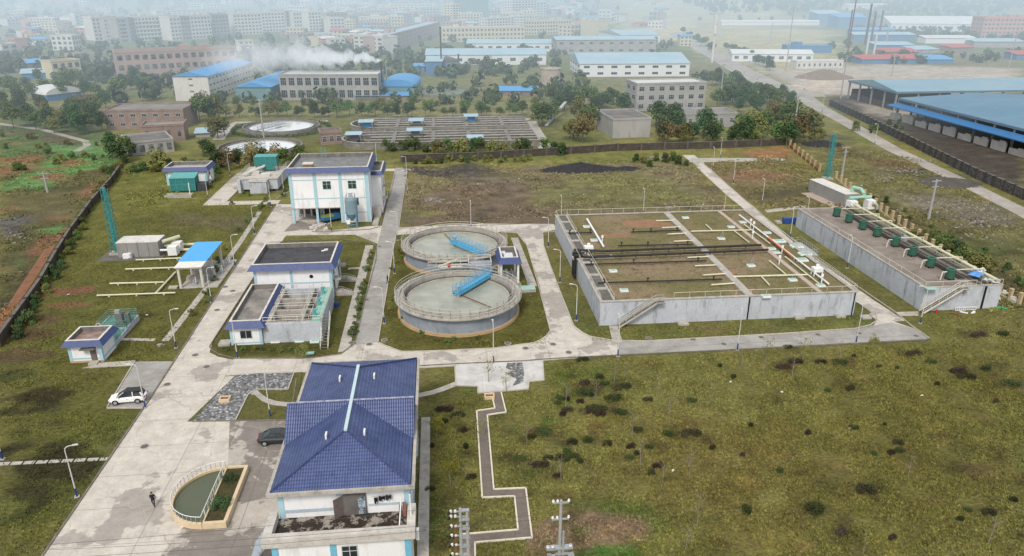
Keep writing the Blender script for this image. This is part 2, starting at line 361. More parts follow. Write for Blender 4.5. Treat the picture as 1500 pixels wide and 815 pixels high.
nt.links.new(nz(nt, sc(nt, pos, (1,1.5,1)), 1.6, 5, .7), bn.inputs['Height']); nt.links.new(bn.outputs[0], bs.inputs['Normal'])
me.materials.append(gm); g = link('ground', me); g['kind'] = 'structure'
# ================================================================ roads and paving (sheets 4 mm apart)
def road_mat(name, c, dk, joint=(5,5), wet=.5, scale=.12, thr=(.5,.56), jx=0, jy=0, js=.55):
    m, nt, b, pos = base(name, .75, 0, .3)
    f = ramp(nt, nz(nt, pos, scale, 5, .62), thr[0], thr[1])
    fm = node(nt, 'ShaderNodeMath', operation='MULTIPLY'); nt.links.new(f, fm.inputs[0]); fm.inputs[1].default_value = wet
    k = mixc(nt, fm.outputs[0], c, dk)
    k = mulramp(nt, k, nz(nt, pos, .55, 5, .7), .8, 1.14); k = mulramp(nt, k, nz(nt, pos, 6, 3, .7), .9, 1.1)
    k = mixc(nt, ramp(nt, nz(nt, sc(nt, pos, (1,.35,1)), .7, 5, .7), .60, .74), k, tuple(v*.55 for v in c))
    s = node(nt, 'ShaderNodeSeparateXYZ'); nt.links.new(pos, s.inputs[0]); outs = []
    for ax, per, of in (('X', joint[0], jx), ('Y', joint[1], jy)):
        a = node(nt, 'ShaderNodeMath', operation='ADD'); nt.links.new(s.outputs[ax], a.inputs[0]); a.inputs[1].default_value = 1000+of
        d = node(nt, 'ShaderNodeMath', operation='MODULO'); nt.links.new(a.outputs[0], d.inputs[0]); d.inputs[1].default_value = per
        l = node(nt, 'ShaderNodeMath', operation='LESS_THAN'); nt.links.new(d.outputs[0], l.inputs[0]); l.inputs[1].default_value = .09; outs.append(l.outputs[0])
    mx = node(nt, 'ShaderNodeMath', operation='MAXIMUM'); nt.links.new(outs[0], mx.inputs[0]); nt.links.new(outs[1], mx.inputs[1])
    jm = node(nt, 'ShaderNodeMath', operation='MULTIPLY'); nt.links.new(mx.outputs[0], jm.inputs[0]); jm.inputs[1].default_value = js
    k = mixc(nt, jm.outputs[0], k, tuple(v*.3 for v in c))
    wp = node(nt, 'ShaderNodeVectorMath', operation='MULTIPLY_ADD'); nn = node(nt, 'ShaderNodeTexNoise'); nn.inputs['Scale'].default_value = .8; nt.links.new(pos, nn.inputs['Vector']); nt.links.new(nn.outputs['Color'], wp.inputs[0]); wp.inputs[1].default_value = (1.6,1.6,0); nt.links.new(pos, wp.inputs[2])
    vo = node(nt, 'ShaderNodeTexVoronoi', feature='DISTANCE_TO_EDGE'); vo.inputs['Scale'].default_value = .14; nt.links.new(wp.outputs[0], vo.inputs['Vector'])
    k = mixc(nt, ramp(nt, vo.outputs['Distance'], .006, .003), k, tuple(v*.74 for v in c))
    nt.links.new(k, b.inputs['Base Color'])
    return m
ROAD = road_mat('pale_concrete', (.50,.465,.41), (.29,.265,.24), (9,5.5), .8, .13, (.545,.565), 2.5, 2)
GREY = road_mat('grey_concrete', (.33,.32,.30), (.24,.225,.205), (30,4.6), .6, .2, (.45,.6), 7)
YARD = road_mat('yard_concrete', (.41,.375,.33), (.20,.18,.16), (4.6,5), .95, .13, (.445,.465), 1)
PATHM = road_mat('path_concrete', (.40,.38,.335), (.28,.26,.235), (40,1.6), .5, .5)
DIRT = road_mat('dusty_road', (.36,.335,.295), (.24,.215,.185), (500,7), .6, .1, (.45,.6), 0, 0, .3)
def sheet(name, poly, mat, z, px=True, kind='structure'):
    if px: poly = [P(*p) for p in poly]
    m = MB(); m.prism(poly, z-.3, z, bottom=False); return struct(name, m, mat)
def strip(pts, w):
    """polygon of a road of width w (or pairs) along a centre line"""
    pts = [Vector(p).to_2d() for p in pts]; L = []; Rr = []
    for i, p in enumerate(pts):
        d = (pts[min(i+1, len(pts)-1)]-pts[max(i-1, 0)]).normalized(); nrm = Vector((-d.y, d.x)); ww = w[i] if isinstance(w, (list, tuple)) else w
        L.append(p+nrm*ww/2); Rr.append(p-nrm*ww/2)
    return [tuple(p) for p in L+Rr[::-1]]
# main road from the gate: x -38.6 .. -34.6
sheet('road', [(-38.5,40),(-38.5,86),(-39.3,125),(-40.2,178),(-36,177.6),(-34,170),(-33.6,150),(-34.9,131),(-35.1,103),(-34.6,99.5),(-33,98),(-30.5,96.8),(-30.5,92),(-29.2,92),(-32.2,80.9),(-27,80.5),(-24.6,70),(-27.5,58),(-27.5,40)], ROAD, .06, False)
sheet('yard', [(-31.6,80.7),(-16.4,80.4),(-15,52),(-15,38),(-30.5,38),(-27.5,60),(-28.8,72)], YARD, .052, False)
sheet('parking_apron', [(157,598),(198,530),(255,530),(214,598)], GREY, .048)
sheet('path', [(120,540),(196,536),(199,530),(140,534)], PATHM, .044)
# front road along the south side
sheet('road', [(-31.5,92.3),(0.5,92.1),(13.9,92.4),(24.6,93.0),(72.4,93.6),(72.5,97),(70.9,99.5),(69.6,104),(68.3,103),(68.3,100.6),(66.8,98.9),(63.4,97.8),(50.4,97.3),(29.7,96.9),(24.6,97.4),(22.3,98.6),(20.8,100.8),(19.8,103.5),(16.1,103.5),(15.6,101),(12.9,98),(6.7,96.8),(-6.7,97.2),(-10.4,100.5),(-13.8,100.3),(-15.5,97.4),(-18.7,96.6),(-21.1,96.4),(-30.6,97.2)], ROAD, .056, False)
sheet('road', [(24.6,93),(72.4,93.6),(72.5,97),(70,99.5),(66.8,98.9),(63.4,97.8),(50.4,97.3),(29.7,96.9),(25.2,97.2)], GREY, .064, False)
# centre road, east road, north link, diagonal road
sheet('road', [(-13.9,100.4),(-10.3,100.4),(-10.2,146),(-10,156),(-9.9,213.5),(-13.4,213.5),(-13.6,158),(-13.7,143)], GREY, .068, False)
sheet('road', [(15.8,101.5),(19.8,103.4),(19.8,116.8),(20.2,141),(21.3,150.5),(24.5,151.6),(24.5,155.8),(8,157.5),(-10,156.5),(-10,151.5),(8,152.4),(15.6,150.2),(16.9,141.5),(16.6,120)], ROAD, .072, False)
sheet('road', [(-34.2,150.5),(-33.3,153.3),(-19,152.5),(-13.6,146),(-10.1,146),(-10.1,157),(-15,158.5),(-20,157),(-25,156),(-26,160.5),(-34,176),(-37,177.5),(-40,177.5),(-38,150)], ROAD, .064, False)
sheet('forecourt', [(-34.5,156),(-26.5,156.8),(-25,162),(-33.5,163.5)], YARD, .078, False)
sheet('road', strip([(70.9,100),(70.6,108),(70.4,120),(70.3,135),(71.5,150),(73,165),(73.4,175),(76.6,213),(77,222)], [3.6,3.2,3.2,3.2,3.2,3.0,3.2,3.6,3.6]), ROAD, .052, False)
sheet('road', strip([(-57.8,180.3),(-40,180.0)], 3.2), ROAD, .050, False)
sheet('road', strip([(-55.4,179),(-55.2,212)], 5.0), ROAD, .054, False)
sheet('road', strip([(-53,209.6),(-38,208.6),(-36,213)], 3.0), ROAD, .058, False)
sheet('road', strip([(-16,211.4),(-8,210.8)], 2.6), ROAD, .062, False)
sheet('path', strip([(1128,308),(1180,303)], 1) if False else [P(1120,308),P(1180,301),P(1180,305),P(1124,312)], PATHM, .066, False)
sheet('path', [P(1012,232),P(1150,232),P(1150,236),P(1010,238)], PATHM, .070, False)
# long footpaths
sheet('path', [(-16.0,97.9),(-14.4,97.9),(-14.5,145),(-16.1,145)], PATHM, .074, False)
sheet('path', strip([(-42.3,104),(-42.0,125),(-42.2,150),(-43,172)], 1.1), PATHM, .046, False)
sheet('path', strip([(-15.2,159),(-15.0,178)], 1.3), PATHM, .082, False)
sheet('path', strip([(15.4,120),(14.8,147)], 1.5), PATHM, .086, False)
sheet('path', [P(683,336+168),P(683,336+168)] if False else strip([(-18.2,132),(-14.5,132.2)], .9), PATHM, .090, False)
sheet('path', strip([(-18.3,120.6),(-14.5,120.6)], .7), PATHM, .050, False)
sheet('path', strip([(-44,101.6+3),(-50.5,105.5)], .8), PATHM, .042, False)
sheet('path', [P(897,502),P(912,502),P(905,478),P(892,478)], PATHM, .094, False)
sheet('path', [P(1313,458),P(1345,457),P(1345,463),P(1318,463)], PATHM, .098, False)
# slate bed, curved path, lawn
sheet('path', strip([P(370,573),P(378,580),P(388,587),P(402,591),P(420,593),P(436,594)], 1.0), PATHM, .062, False)
slate, nt, b, pos = base('slate_chips', .7, 0, .3)
v = node(nt, 'ShaderNodeTexVoronoi'); v.inputs['Scale'].default_value = 2.1; nt.links.new(pos, v.inputs['Vector'])
k = mixc(nt, ramp(nt, nz(nt, pos, 2.2, 5, .8), .42, .6), (.17,.168,.165), (.50,.51,.52))
k = mixc(nt, .45, k, mulramp(nt, (.55,.56,.57) and k, v.outputs['Color'], .2, 2.2, 0, 1)); k = mulramp(nt, k, v.outputs['Distance'], 1.25, .4, 0, .5); nt.links.new(k, b.inputs['Base Color'])
bn = node(nt, 'ShaderNodeBump'); bn.inputs['Strength'].default_value = 1; bn.inputs['Distance'].default_value = .2; nt.links.new(v.outputs['Distance'], bn.inputs['Height']); nt.links.new(bn.outputs[0], b.inputs['Normal'])
sheet('slate_bed_ground', [(282,618),(300,598),(330,566),(348,550),(380,548),(431,546.5),(421.5,572),(373,572),(362,581),(345.5,617)], slate, .10)
GRS = M('short_lawn', (.098,.100,.024), (.07,.062,.02), 1.2, .8, .95, fine=.4, bscale=5, bump=.6)
sheet('lawn', [(433,546.5),(443,546),(436,590),(405,588),(388,577),(383,573.5),(423,573)], GRS, .104)
sheet('lawn', [(363,583),(372,579),(384,589),(400,595),(436,598),(433,614),(348,616)], GRS, .108)
# paved square right of the office
WHITEP = road_mat('white_paving', (.52,.51,.49), (.40,.39,.37), (60,60), .5, .3, (.45,.55))
sheet('paved_square', [(666,535),(795,529),(797,558),(775,560),(774,571),(700,577),(700,567),(668,566)], WHITEP, .090)
sheet('path', strip([P(612,580),P(632,576),P(650,570),P(670,562)], 1.0), PATHM, .086, False)
zig = [P(727,576),P(733,602),P(706,606),P(715,724),P(762,722),P(769,783),P(686,790),P(686,850)]
WALKM = M('dark_path', (.17,.145,.125), (.12,.10,.085), .8, .7, .8, fine=.2)
def ortho_path(pts, w): 
    m = MB()
    for i, (a, b) in enumerate(zip(pts, pts[1:])):
        d = (Vector(b)-Vector(a)).normalized()*w/2; a2 = (a[0]-d.x, a[1]-d.y); b2 = (b[0]+d.x, b[1]+d.y)
        m.prism(strip([a2, b2], w), -.2, .05+.004*i, bottom=False)
    return m
struct('path', ortho_path(zig, 1.15), WALKM)
sheet('earth_strip_ground', [(0,484),(56,403),(80,362),(100,334),(96,333),(74,352),(48,392),(0,464)], M('red_earth', (.24,.11,.06), (.16,.085,.05), .4, .9, .95, fine=.35, bump=.5), .05)
KERB = M('kerb_stone', (.46,.43,.37), (.30,.27,.23), 1, .6)
KERBD = M('kerb_dark', (.20,.18,.15), (.10,.09,.07), 1, .8)
def offs(pts, d):
    pts = [Vector(p).to_2d() for p in pts]; out = []
    for i, p in enumerate(pts):
        n = Vector((0,0))
        for a, b in ((i-1, i), (i, i+1)):
            if a >= 0 and b < len(pts):
                e = (pts[b]-pts[a]).normalized(); n += Vector((-e.y, e.x))
        n.normalize(); e = (pts[min(i+1,len(pts)-1)]-pts[max(i,0)] if i < len(pts)-1 else pts[i]-pts[i-1]).normalized()
        k = max(.35, abs(n.dot(Vector((-e.y, e.x))))); out.append(tuple(p+n*(d/k)))
    return out
def kerb(name, pts, px=False, mat=KERB, w=.14, h=.14):
    if px: pts = [P(*p) for p in pts]
    m = MB()
    for a, b in zip(pts, pts[1:]): m.bar((a[0],a[1],.03+h/2), (b[0],b[1],.03+h/2), w, h)
    return struct(name, m, mat)
KERBC = M('kerb_cream', (.66,.61,.50), (.50,.45,.36), 1, .6); kerb('kerb', offs(zig, .64), mat=KERBC, w=.17); kerb('kerb', offs(zig, -.64), mat=KERBC, w=.17)
sheet('slate_patch_ground', [(743,533),(765,532),(768,548),(766,561),(750,567),(757,556),(741,549),(750,544),(741,540)], slate, .094)
kerb('kerb', [(-38.6,40),(-38.6,86),(-39.4,125),(-40.3,176)], mat=KERBD, w=.2)
kerb('kerb', [(307,509),(311,514),(321,520),(344,526),(440,526),(465,524),(485,521.5),(499,519.7),(520,504),(535,440),(550.6,382),(552,364),(548,358),(537,355),(500,351),(424,353),(411,356),(375,402),(313.5,498),(307,509)], True, KERBD)
kerb('kerb', [(553.5,503),(566,431),(579,348),(582,340)], True); kerb('kerb', [(553.5,502),(570,510),(588.6,516),(620,516),(723.6,511),(783,503),(798,496),(806,485.5),(789,420),(772,361),(765,348),(757,342)], True)
kerb('kerb', [(815,340),(795,341),(796.5,361),(808,395),(821,429),(840,477),(848,487),(860,493),(896,499.6),(947,500.5),(1139,490),(1254,482),(1275,477),(1285,470),(1282,455)], True)
kerb('kerb', [(614,537),(666,534),(770,529.5),(797,527),(908,521),(1080,513),(1355,499),(1362,497)], True, KERBD)
kerb('kerb', [(157,598),(198,530),(140,534)], True); kerb('kerb', [(157,599),(214,599)], True)
kerb('kerb', [(282,618.5),(425,616),(434,556)], True, KERBD); kerb('kerb', [(345.5,616),(363,580),(374,571.5),(422,571.5),(431,546.5)], True)
kerb('kerb', [(130,293-10),(132,293)], True) if False else None
kerb('kerb', [(331,297),(402,294),(425,280),(428,270)], True); kerb('kerb', [(331,297),(372,256)], True)
kerb('kerb', [(457,340),(464,341),(540,337),(556,333),(573,280),(579,254)], True, KERBD); kerb('kerb', [(597,248),(584,335)], True)
kerb('kerb', [(666,535),(668,566),(700,567),(700,577),(774,571),(775,560),(797,558),(795,529)], True)
kerb('kerb', [(668,537),(614,540)], True) 
kerb('kerb', [(1030,240),(1072,277),(1112,312),(1140,335),(1200,382),(1311,458),(1335,478),(1362,497)], True)
kerb('kerb', [(689,331.5),(815,327)], True, KERBD)
# stepping slabs in the left lawn
SLAB = M('slab', (.42,.41,.36), (.30,.28,.24), 1.5, .7)
for i in range(9):
    x = P(6+18.6*i, 680-i*.9); m = MB(); m.cb(0, 0, 0, 1.15, .55, .07)
    solo('paving_slab', m, SLAB, ordn(i)+' paving slab from the left in the short stepping row on the left lawn', 'paving slab', (x[0], x[1], 0), 0, 'stepping slabs across the left lawn')
# outer roads (top right)
sheet('road', strip([P(1560,345),P(1500,312),P(1400,262),P(1310,220),P(1240,180),P(1195,155),P(1160,132)], [5,5,5,5.5,6,8,12]), DIRT, .06, False)
sheet('road', strip([P(1175,142),P(1130,125),P(1085,103),P(1050,83),P(1020,66),P(995,52),P(985,40)], [24,15,15,15,16,18,20]), DIRT, .07, False)
sheet('road', strip([P(1170,120),P(1125,100),P(1075,82),P(1062,72)], [6,6,6,6]), DIRT, .08, False)
sheet('road', strip([P(803,222),P(785,195),P(776,178)], [5,5,5]), PATHM, .06, False)
sheet('road', strip([P(776,175),P(700,172),P(650,172)], 4), PATHM, .07, False)
sheet('path', strip([P(-5,181),P(30,186),P(62,190),P(95,199),P(125,207),P(128,213),P(112,222)], 2.2), DIRT, .05, False)
sheet('road', strip([P(320,205),P(330,190),P(345,180),P(480,178)], 4), PATHM, .08, False)
# ================================================================ plant materials
WHITE = M('white_render', (.78,.79,.80), (.66,.68,.70), .25, .5, .8, fine=.04, stain=(.40,.40,.37), stamt=.5, streak=True)
PBLUE = M('pale_blue_paint', (.36,.55,.62), (.30,.47,.55), .6, .6, .7, fine=.05)
NAVY = M('navy_tile_skirt', (.042,.066,.185), (.03,.048,.13), .8, .6, .5, fine=.2, bscale=3)
COPE = M('coping', (.62,.61,.57), (.42,.41,.38), .8, .6, .85, stain=(.2,.19,.17), stamt=.5)
PARIN = M('parapet_inside', (.20,.19,.18), (.11,.10,.10), .8, .7, .9, stain=(.05,.05,.05), streak=True)
RFLAT = M('flat_roof_concrete', (.30,.285,.26), (.13,.12,.11), .35, .9, .9, fine=.2, stain=(.09,.085,.08), stamt=.8)
RDARK = M('bitumen_roof', (.040,.042,.048), (.075,.078,.085), .5, .6, .7, fine=.3, stain=(.14,.14,.15), stamt=.5)
RGREY = M('grey_membrane_roof', (.20,.21,.21), (.12,.125,.125), .6, .8, .8, fine=.2, stain=(.30,.29,.27), stamt=.4, bump=.3)
GREYW = M('painted_tank_wall', (.46,.49,.53), (.36,.39,.43), .4, .7, .85, fine=.08, stain=(.10,.105,.11), stamt=.75, streak=True, bscale=3)
CLARW = M('clarifier_wall', (.27,.305,.35), (.18,.21,.25), .4, .8, .85, fine=.1, stain=(.09,.10,.12), stamt=.5, streak=True)
CONC = M('raw_concrete', (.42,.40,.36), (.27,.255,.23), .7, .7, .9, fine=.15, stain=(.10,.095,.085), stamt=.6)
CONCD = M('dark_concrete', (.15,.145,.13), (.09,.085,.075), .8, .8, .9, fine=.15, stain=(.04,.04,.035))
CREAM = M('cream_rail_paint', (.60,.58,.50), (.45,.43,.36), 1.5, .6, .6, fine=.1)
CREAMP = M('cream_pipe', (.60,.59,.42), (.46,.45,.32), .8, .6, .6, fine=.08)
DARKM = M('black_pipe', (.018,.017,.017), (.035,.03,.03), 1.5, .6, .5)
GLASS = M('window_glass', (.018,.022,.026), (.035,.045,.05), .8, .8, .15, spec=.6, fine=0)
FRAME = M('window_frame', (.55,.58,.60), rough=.6)
GREENT = M('teal_paint', (.035,.20,.19), (.025,.13,.13), 1.2, .6, .6, fine=.1)
TEALP = M('turquoise_paint', (.08,.34,.37), (.05,.25,.28), 1, .5, .6, fine=.1)
BLUEB = M('bridge_blue', (.09,.38,.62), (.07,.28,.48), 1, .5, .55)
BLUET = M('blue_sheet_roof', (.09,.33,.62), (.07,.27,.52), .4, .5, .5, fine=.05)
GHAT = M('green_hatch', (.22,.42,.36), (.40,.55,.50), 2, .7, .6)
STEEL = M('galvanised', (.42,.45,.47), (.30,.32,.34), 1.2, .6, .45, metal=.4)
WHT = M('white_metal', (.74,.75,.75), (.6,.6,.6), 1.5, .4, .5)
BLK = M('black', (.012,.012,.013), rough=.6)
RUST = M('rust', (.22,.09,.045), (.12,.06,.04), 1.5, .8, .9)
ORANGE = M('ochre_plaster', (.48,.33,.19), (.36,.26,.16), .8, .7, .9, fine=.1)
REDP = M('red_paint', (.45,.03,.03), rough=.5)
DBLUE = M('deep_blue_paint', (.03,.08,.28), (.02,.05,.2), 1, .5, .5)
WINC = {}
def window(parent, w, h, loc, face='F', name='window', bars=1, glass=None):
    """recess-look window: frame proud of the wall, dark pane and mullions; face F looks to -Y, R to +X, L to -X, B to +Y"""
    key = (round(w,2), round(h,2), bars, glass.name if glass else '')
    if key not in WINC:
        f = MB(); t = .07
        f.box(-w/2-t, w/2+t, -.06, .01, -t, 0); f.box(-w/2-t, w/2+t, -.06, .01, h, h+t)
        f.box(-w/2-t, -w/2, -.06, .01, 0, h); f.box(w/2, w/2+t, -.06, .01, 0, h)
        for i in range(bars): x = -w/2+w*(i+1)/(bars+1); f.box(x-.03, x+.03, -.05, .01, 0, h)
        if h > 1.3: f.box(-w/2, w/2, -.045, .008, h*.62, h*.62+.05)
        p = MB(); p.box(-w/2, w/2, -.02, .005, 0, h)
        WINC[key] = (f.mesh('window', FRAME), p.mesh('pane', glass or GLASS))
    rz = {'F': 0, 'R': math.pi/2, 'L': -math.pi/2, 'B': math.pi}[face]
    o = link(name, WINC[key][0], parent); o.location = loc; o.rotation_euler = (0,0,rz)
    p = link('pane', WINC[key][1], o); return o
def trims(root, W, D, h, xs, zs, ys=(0,), w=.45, faces='FR'):
    """pale blue pilasters and bands, 3 cm proud"""
    for x in xs:
        m = MB(); m.box(x, x+w, -.05, .0, 0, h); part('pilaster', m, PBLUE, root)
    m = MB()
    for z in zs: m.box(w, W-w, -.03, 0, z, z+.22); 
    if 'R' in faces:
        for z in zs: m.box(W, W+.03, w, D-w, z, z+.22)
    if zs: part('trim_band', m, PBLUE, root)
    if 'R' in faces:
        for y in (0, D-w):
            m = MB(); m.box(W, W+.05, y-.05 if y == 0 else y, y+w, 0, h); part('pilaster', m, PBLUE, root)
# ================================================================ office with blue hipped roof
tile, nt, b, pos = base('blue_glazed_tile', .42, 0, .5)
ge = [n for n in nt.nodes if n.type == 'NEW_GEOMETRY'][0]
s = node(nt, 'ShaderNodeSeparateXYZ'); nt.links.new(pos, s.inputs[0]); sn = node(nt, 'ShaderNodeSeparateXYZ'); nt.links.new(ge.outputs['True Normal'], sn.inputs[0])
def mth(nt, op, a, bb=None):
    n = node(nt, 'ShaderNodeMath', operation=op)
    for v, i in ((a, 0), (bb, 1)):
        if v is None: continue
        if hasattr(v, 'links'): nt.links.new(v, n.inputs[i])
        else: n.inputs[i].default_value = v
    return n.outputs[0]
ny_ = mth(nt, 'GREATER_THAN', mth(nt, 'ABSOLUTE', sn.outputs[1]), mth(nt, 'ABSOLUTE', sn.outputs[0]))
along = node(nt, 'ShaderNodeMix', data_type='FLOAT'); nt.links.new(ny_, along.inputs[0]); nt.links.new(s.outputs[1], along.inputs[2]); nt.links.new(s.outputs[0], along.inputs[3])
acr = node(nt, 'ShaderNodeMix', data_type='FLOAT'); nt.links.new(ny_, acr.inputs[0]); nt.links.new(s.outputs[0], acr.inputs[2]); nt.links.new(s.outputs[1], acr.inputs[3])
rowf = mth(nt, 'FRACT', mth(nt, 'MULTIPLY', mth(nt, 'ADD', acr.outputs[0], 500), 3.1)); colf = mth(nt, 'FRACT', mth(nt, 'MULTIPLY', mth(nt, 'ADD', along.outputs[0], 500), 4.2))
k = mixc(nt, ramp(nt, nz(nt, pos, .5, 5, .7), .3, .7), (.028,.047,.130), (.068,.096,.225))
k = mulramp(nt, k, rowf, .55, 1.15, 0, .45); k = mulramp(nt, k, mth(nt, 'ABSOLUTE', mth(nt, 'SUBTRACT', colf, .5)), 1.12, .68, .1, .5); k = mulramp(nt, k, nz(nt, pos, 5, 3, .7), .78, 1.22)
nt.links.new(k, b.inputs['Base Color'])
bn = node(nt, 'ShaderNodeBump'); bn.inputs['Strength'].default_value = .6; bn.inputs['Distance'].default_value = .08
nt.links.new(mth(nt, 'ADD', rowf, mth(nt, 'SINE', mth(nt, 'MULTIPLY', colf, 3.14))), bn.inputs['Height']); nt.links.new(bn.outputs[0], b.inputs['Normal'])
RIDGE = M('ridge_cap_blue', (.045,.06,.17), (.02,.025,.06), 1.5, .7, .6); TURQ = M('turquoise_ridge', (.48,.62,.65), rough=.5)
off = thing('office_building', 'two storey white office with a navy blue hipped tile roof and muddy terrace', 'building', (-16.3,53.1,0))
X0, X1, Y0, Y1, EZ, RZ = -16.3, -3.7, 55.9, 80.2, 7.7, 10.4
m = MB(); m.box(X0+.35, X1-.35, Y0+.75, Y1-.3, 0, EZ-.35); part('wall', m, WHITE, off, world=True)
m = MB(); m.box(X0+.15, X1-.25, 53.35, Y0+.75, 0, 4.1); part('lower_wall', m, WHITE, off, world=True)
m = MB(); g0, g1 = X0-.35, X1+.25                      # concrete gutter ring under the eaves
zz = (EZ-.35, EZ-.02)
m.box(g0, g1, Y0-.25, Y0+.05, *zz); m.box(g0, g1, Y1-.05, Y1+.25, *zz); m.box(g0, g0+.3, Y0+.05, Y1-.05, *zz); m.box(g1-.3, g1, Y0+.05, Y1-.05, *zz)
m.box(g0+.3, g1-.3, Y0+.05, Y1-.05, EZ-.35, EZ-.2, 1); part('gutter', m, [CONC, PARIN], off, world=True)
# main hip + cross gable
xm = (X0+X1)/2; ya, yb = 61.2, 73.6
m = MB(); m.add([(X0,Y0,EZ),(X1-.15,Y0,EZ),(X1-.15,Y1,EZ),(X0,Y1,EZ),(xm,ya,RZ),(xm,yb,RZ)], [(0,1,4),(1,2,5,4),(2,3,5),(3,0,4,5)])
yc, hw = 66.6, 3.0
m.add([(X0-.15,yc-hw-.3,EZ),(xm,yc,RZ+.02),(X0-.15,yc,RZ+.02),(X0-.15,yc+hw,EZ),(X1,yc-hw-.3,EZ),(X1,yc,RZ+.02),(X1,yc+hw,EZ),(xm,yc-.0,RZ+.02)],
      [(0,4,5,2),(2,5,6,3),(0,2,3),(4,6,5)])
m.box(X0, X1-.15, Y0, Y1, EZ-.12, EZ-.01); part('roof', m, tile, off, world=True)
for nme, a, c in (('hip_ridge',(X0,Y0,EZ),(xm,ya,RZ)),('hip_ridge',(X1-.15,Y0,EZ),(xm,ya,RZ)),('hip_ridge',(X0,Y1,EZ),(xm,yb,RZ)),('hip_ridge',(X1-.15,Y1,EZ),(xm,yb,RZ))):
    q = MB(); q.cone(Vector(a)+Vector((0,0,.06)), Vector(c)+Vector((0,0,.06)), .10, .10, 6); part(nme, q, RIDGE, off, world=True)
q = MB(); q.bar((xm,ya-.2,RZ+.10), (xm,yb+.3,RZ+.10), .32, .22); part('ridge_cap', q, TURQ, off, world=True)
q = MB(); q.bar((X0-.15,yc,RZ+.07), (X1,yc,RZ+.07), .16, .1); part('gable_ridge', q, M('mortar_ridge', (.42,.43,.50), (.12,.14,.28), 2.5, .9), off, world=True)
for x, y in ((-11.9,61.6),(-8.3,61.8),(-11.9,72.6),(-8.2,72.8)):   # little white ridge vents
    q = MB(); q.box(x-.08, x+.08, y-.6, y+.1, 9.2, 10.05); part('roof_vent', q, WHT, off, world=True)
# terrace with parapet
m = MB(); zt = 5.0
m.box(X0-.5, X1+.2, 52.9, 53.7, 4.05, zt); m.box(X0-.5, X0+.25, 53.7, Y0+.75, 4.05, zt); m.box(X1-.55, X1+.2, 53.7, Y0+.75, 4.05, zt)
part('terrace_parapet', m, M('terrace_concrete', (.55,.53,.49), (.38,.36,.32), .9, .7, .85, fine=.08, stain=(.28,.26,.23), stamt=.6), off, world=True)
mud, nt, b, pos = base('terrace_mud', .85, 0, .3)
k = mixc(nt, ramp(nt, nz(nt, pos, .9, 6, .75), .50, .56), (.035,.026,.02), (.30,.27,.23)); k = mulramp(nt, k, nz(nt, pos, 5, 4, .7), .6, 1.3); nt.links.new(k, b.inputs['Base Color'])
q = MB(); q.box(X0+.25, X1-.55, 53.7, Y0+.75, 4.0, 4.2)
for i in range(70):
    x = rnd.uniform(X0+.6, X1-.9); y = rnd.uniform(53.9, 55.6); r = rnd.uniform(.1,.35); q.cone((x,y,4.15), (x,y,4.19+r*.45), r, r*.3, 7)
part('terrace_floor', q, mud, off, world=True)
for x in (X0+.35, -11.0, X1-.85): q = MB(); q.box(x, x+.5, Y0+.69, Y0+.748, 4.2, EZ-.4) if x != -11.0 else q.box(-10.7, -10.2, Y0+.69, Y0+.748, 6.35, 7.3); part('pilaster', q, PBLUE, off, world=True)
q = MB(); q.box(X0+.85, -10.75, Y0+.70, Y0+.748, 4.75, 5.1); q.box(-7.85, X1-.85, Y0+.70, Y0+.748, 5.0, 5.25); part('trim_band', q, M('blue_grey_band', (.40,.48,.54), rough=.8), off, world=True)
q = MB(); q.box(-10.1,-8.0, Y0+.60, Y0+.70, 4.22, 6.5); part('doorway', q, M('doorway_dark', (.10,.095,.09), (.16,.15,.14), 1, .8), off, world=True)
dr = MB(); dr.bar((-10.15,Y0+.62,5.32), (-10.9,Y0+.05,5.32), .06, 2.15); part('door', dr, M('brown_door', (.16,.135,.12), (.11,.09,.08), 2, .7), off, world=True)
q = MB(); q.box(-8.75,-8.1, Y0+.56, Y0+.6, 4.3, 6.2); part('door_glass', q, M('door_glass', (.42,.52,.62), (.05,.06,.08), 3.5, 1, .2), off, world=True)
for x in (X0+.15, -11.1, X1-.8): q = MB(); q.box(x, x+.55, 53.29, 53.348, 0, 4.02); part('pilaster', q, M('strong_blue_pilaster', (.17,.45,.60), (.13,.37,.52), 1, .5), off, world=True)
for x in (-9.4,): window(off, 1.3, 1.5, (x+16.3, 53.33-53.1, 1.9), 'F')
q = MB(); q.box(-10.5, X1-.85, 53.31, 53.348, 1.3, 1.6); part('trim_band', q, PBLUE, off, world=True)
for x in (-15.2,-12.6,-6.2): window(off, 1.2, 1.5, (x+16.3, 53.33-53.1, .2 if False else 1.7), 'F') if x != -12.6 and False else None
xr = X1-.35
for y in (57.5,62,66.6,71,75.5,79): q = MB(); q.box(xr, xr+.08, y-.25, y+.25, 0, EZ-.37); part('pilaster', q, PBLUE, off, world=True)
for y in (59.5,64.2,68.8,73.2,77.2):
    for z in (1.1,4.9): window(off, 1.6, 1.6, (xr+.002+16.3, y-53.1, z), 'R', bars=2)
q = MB(); q.box(X1+.1, X1+1.2, 53, 79, 0, .12); part('plinth_apron', q, CONC, off, world=True)
q = MB(); q.cone((X1-.2,55,0),(X1-.2,55,7.3),.07,.07,6); part('drainpipe', q, WHT, off, world=True)
q = MB(); q.box(X1+.22, X1+.5, 53.6, 54.0, 3.3, 4.4); part('meter_box', q, WHT, off, world=True)
q = MB(); q.box(X1-.05, X1+.1, 66.6, 69.5, 3.2, 7.1); part('stair_glazing', q, M('pale_glazing', (.45,.60,.66), (.30,.42,.48), 1.5, .7, .25), off, world=True)
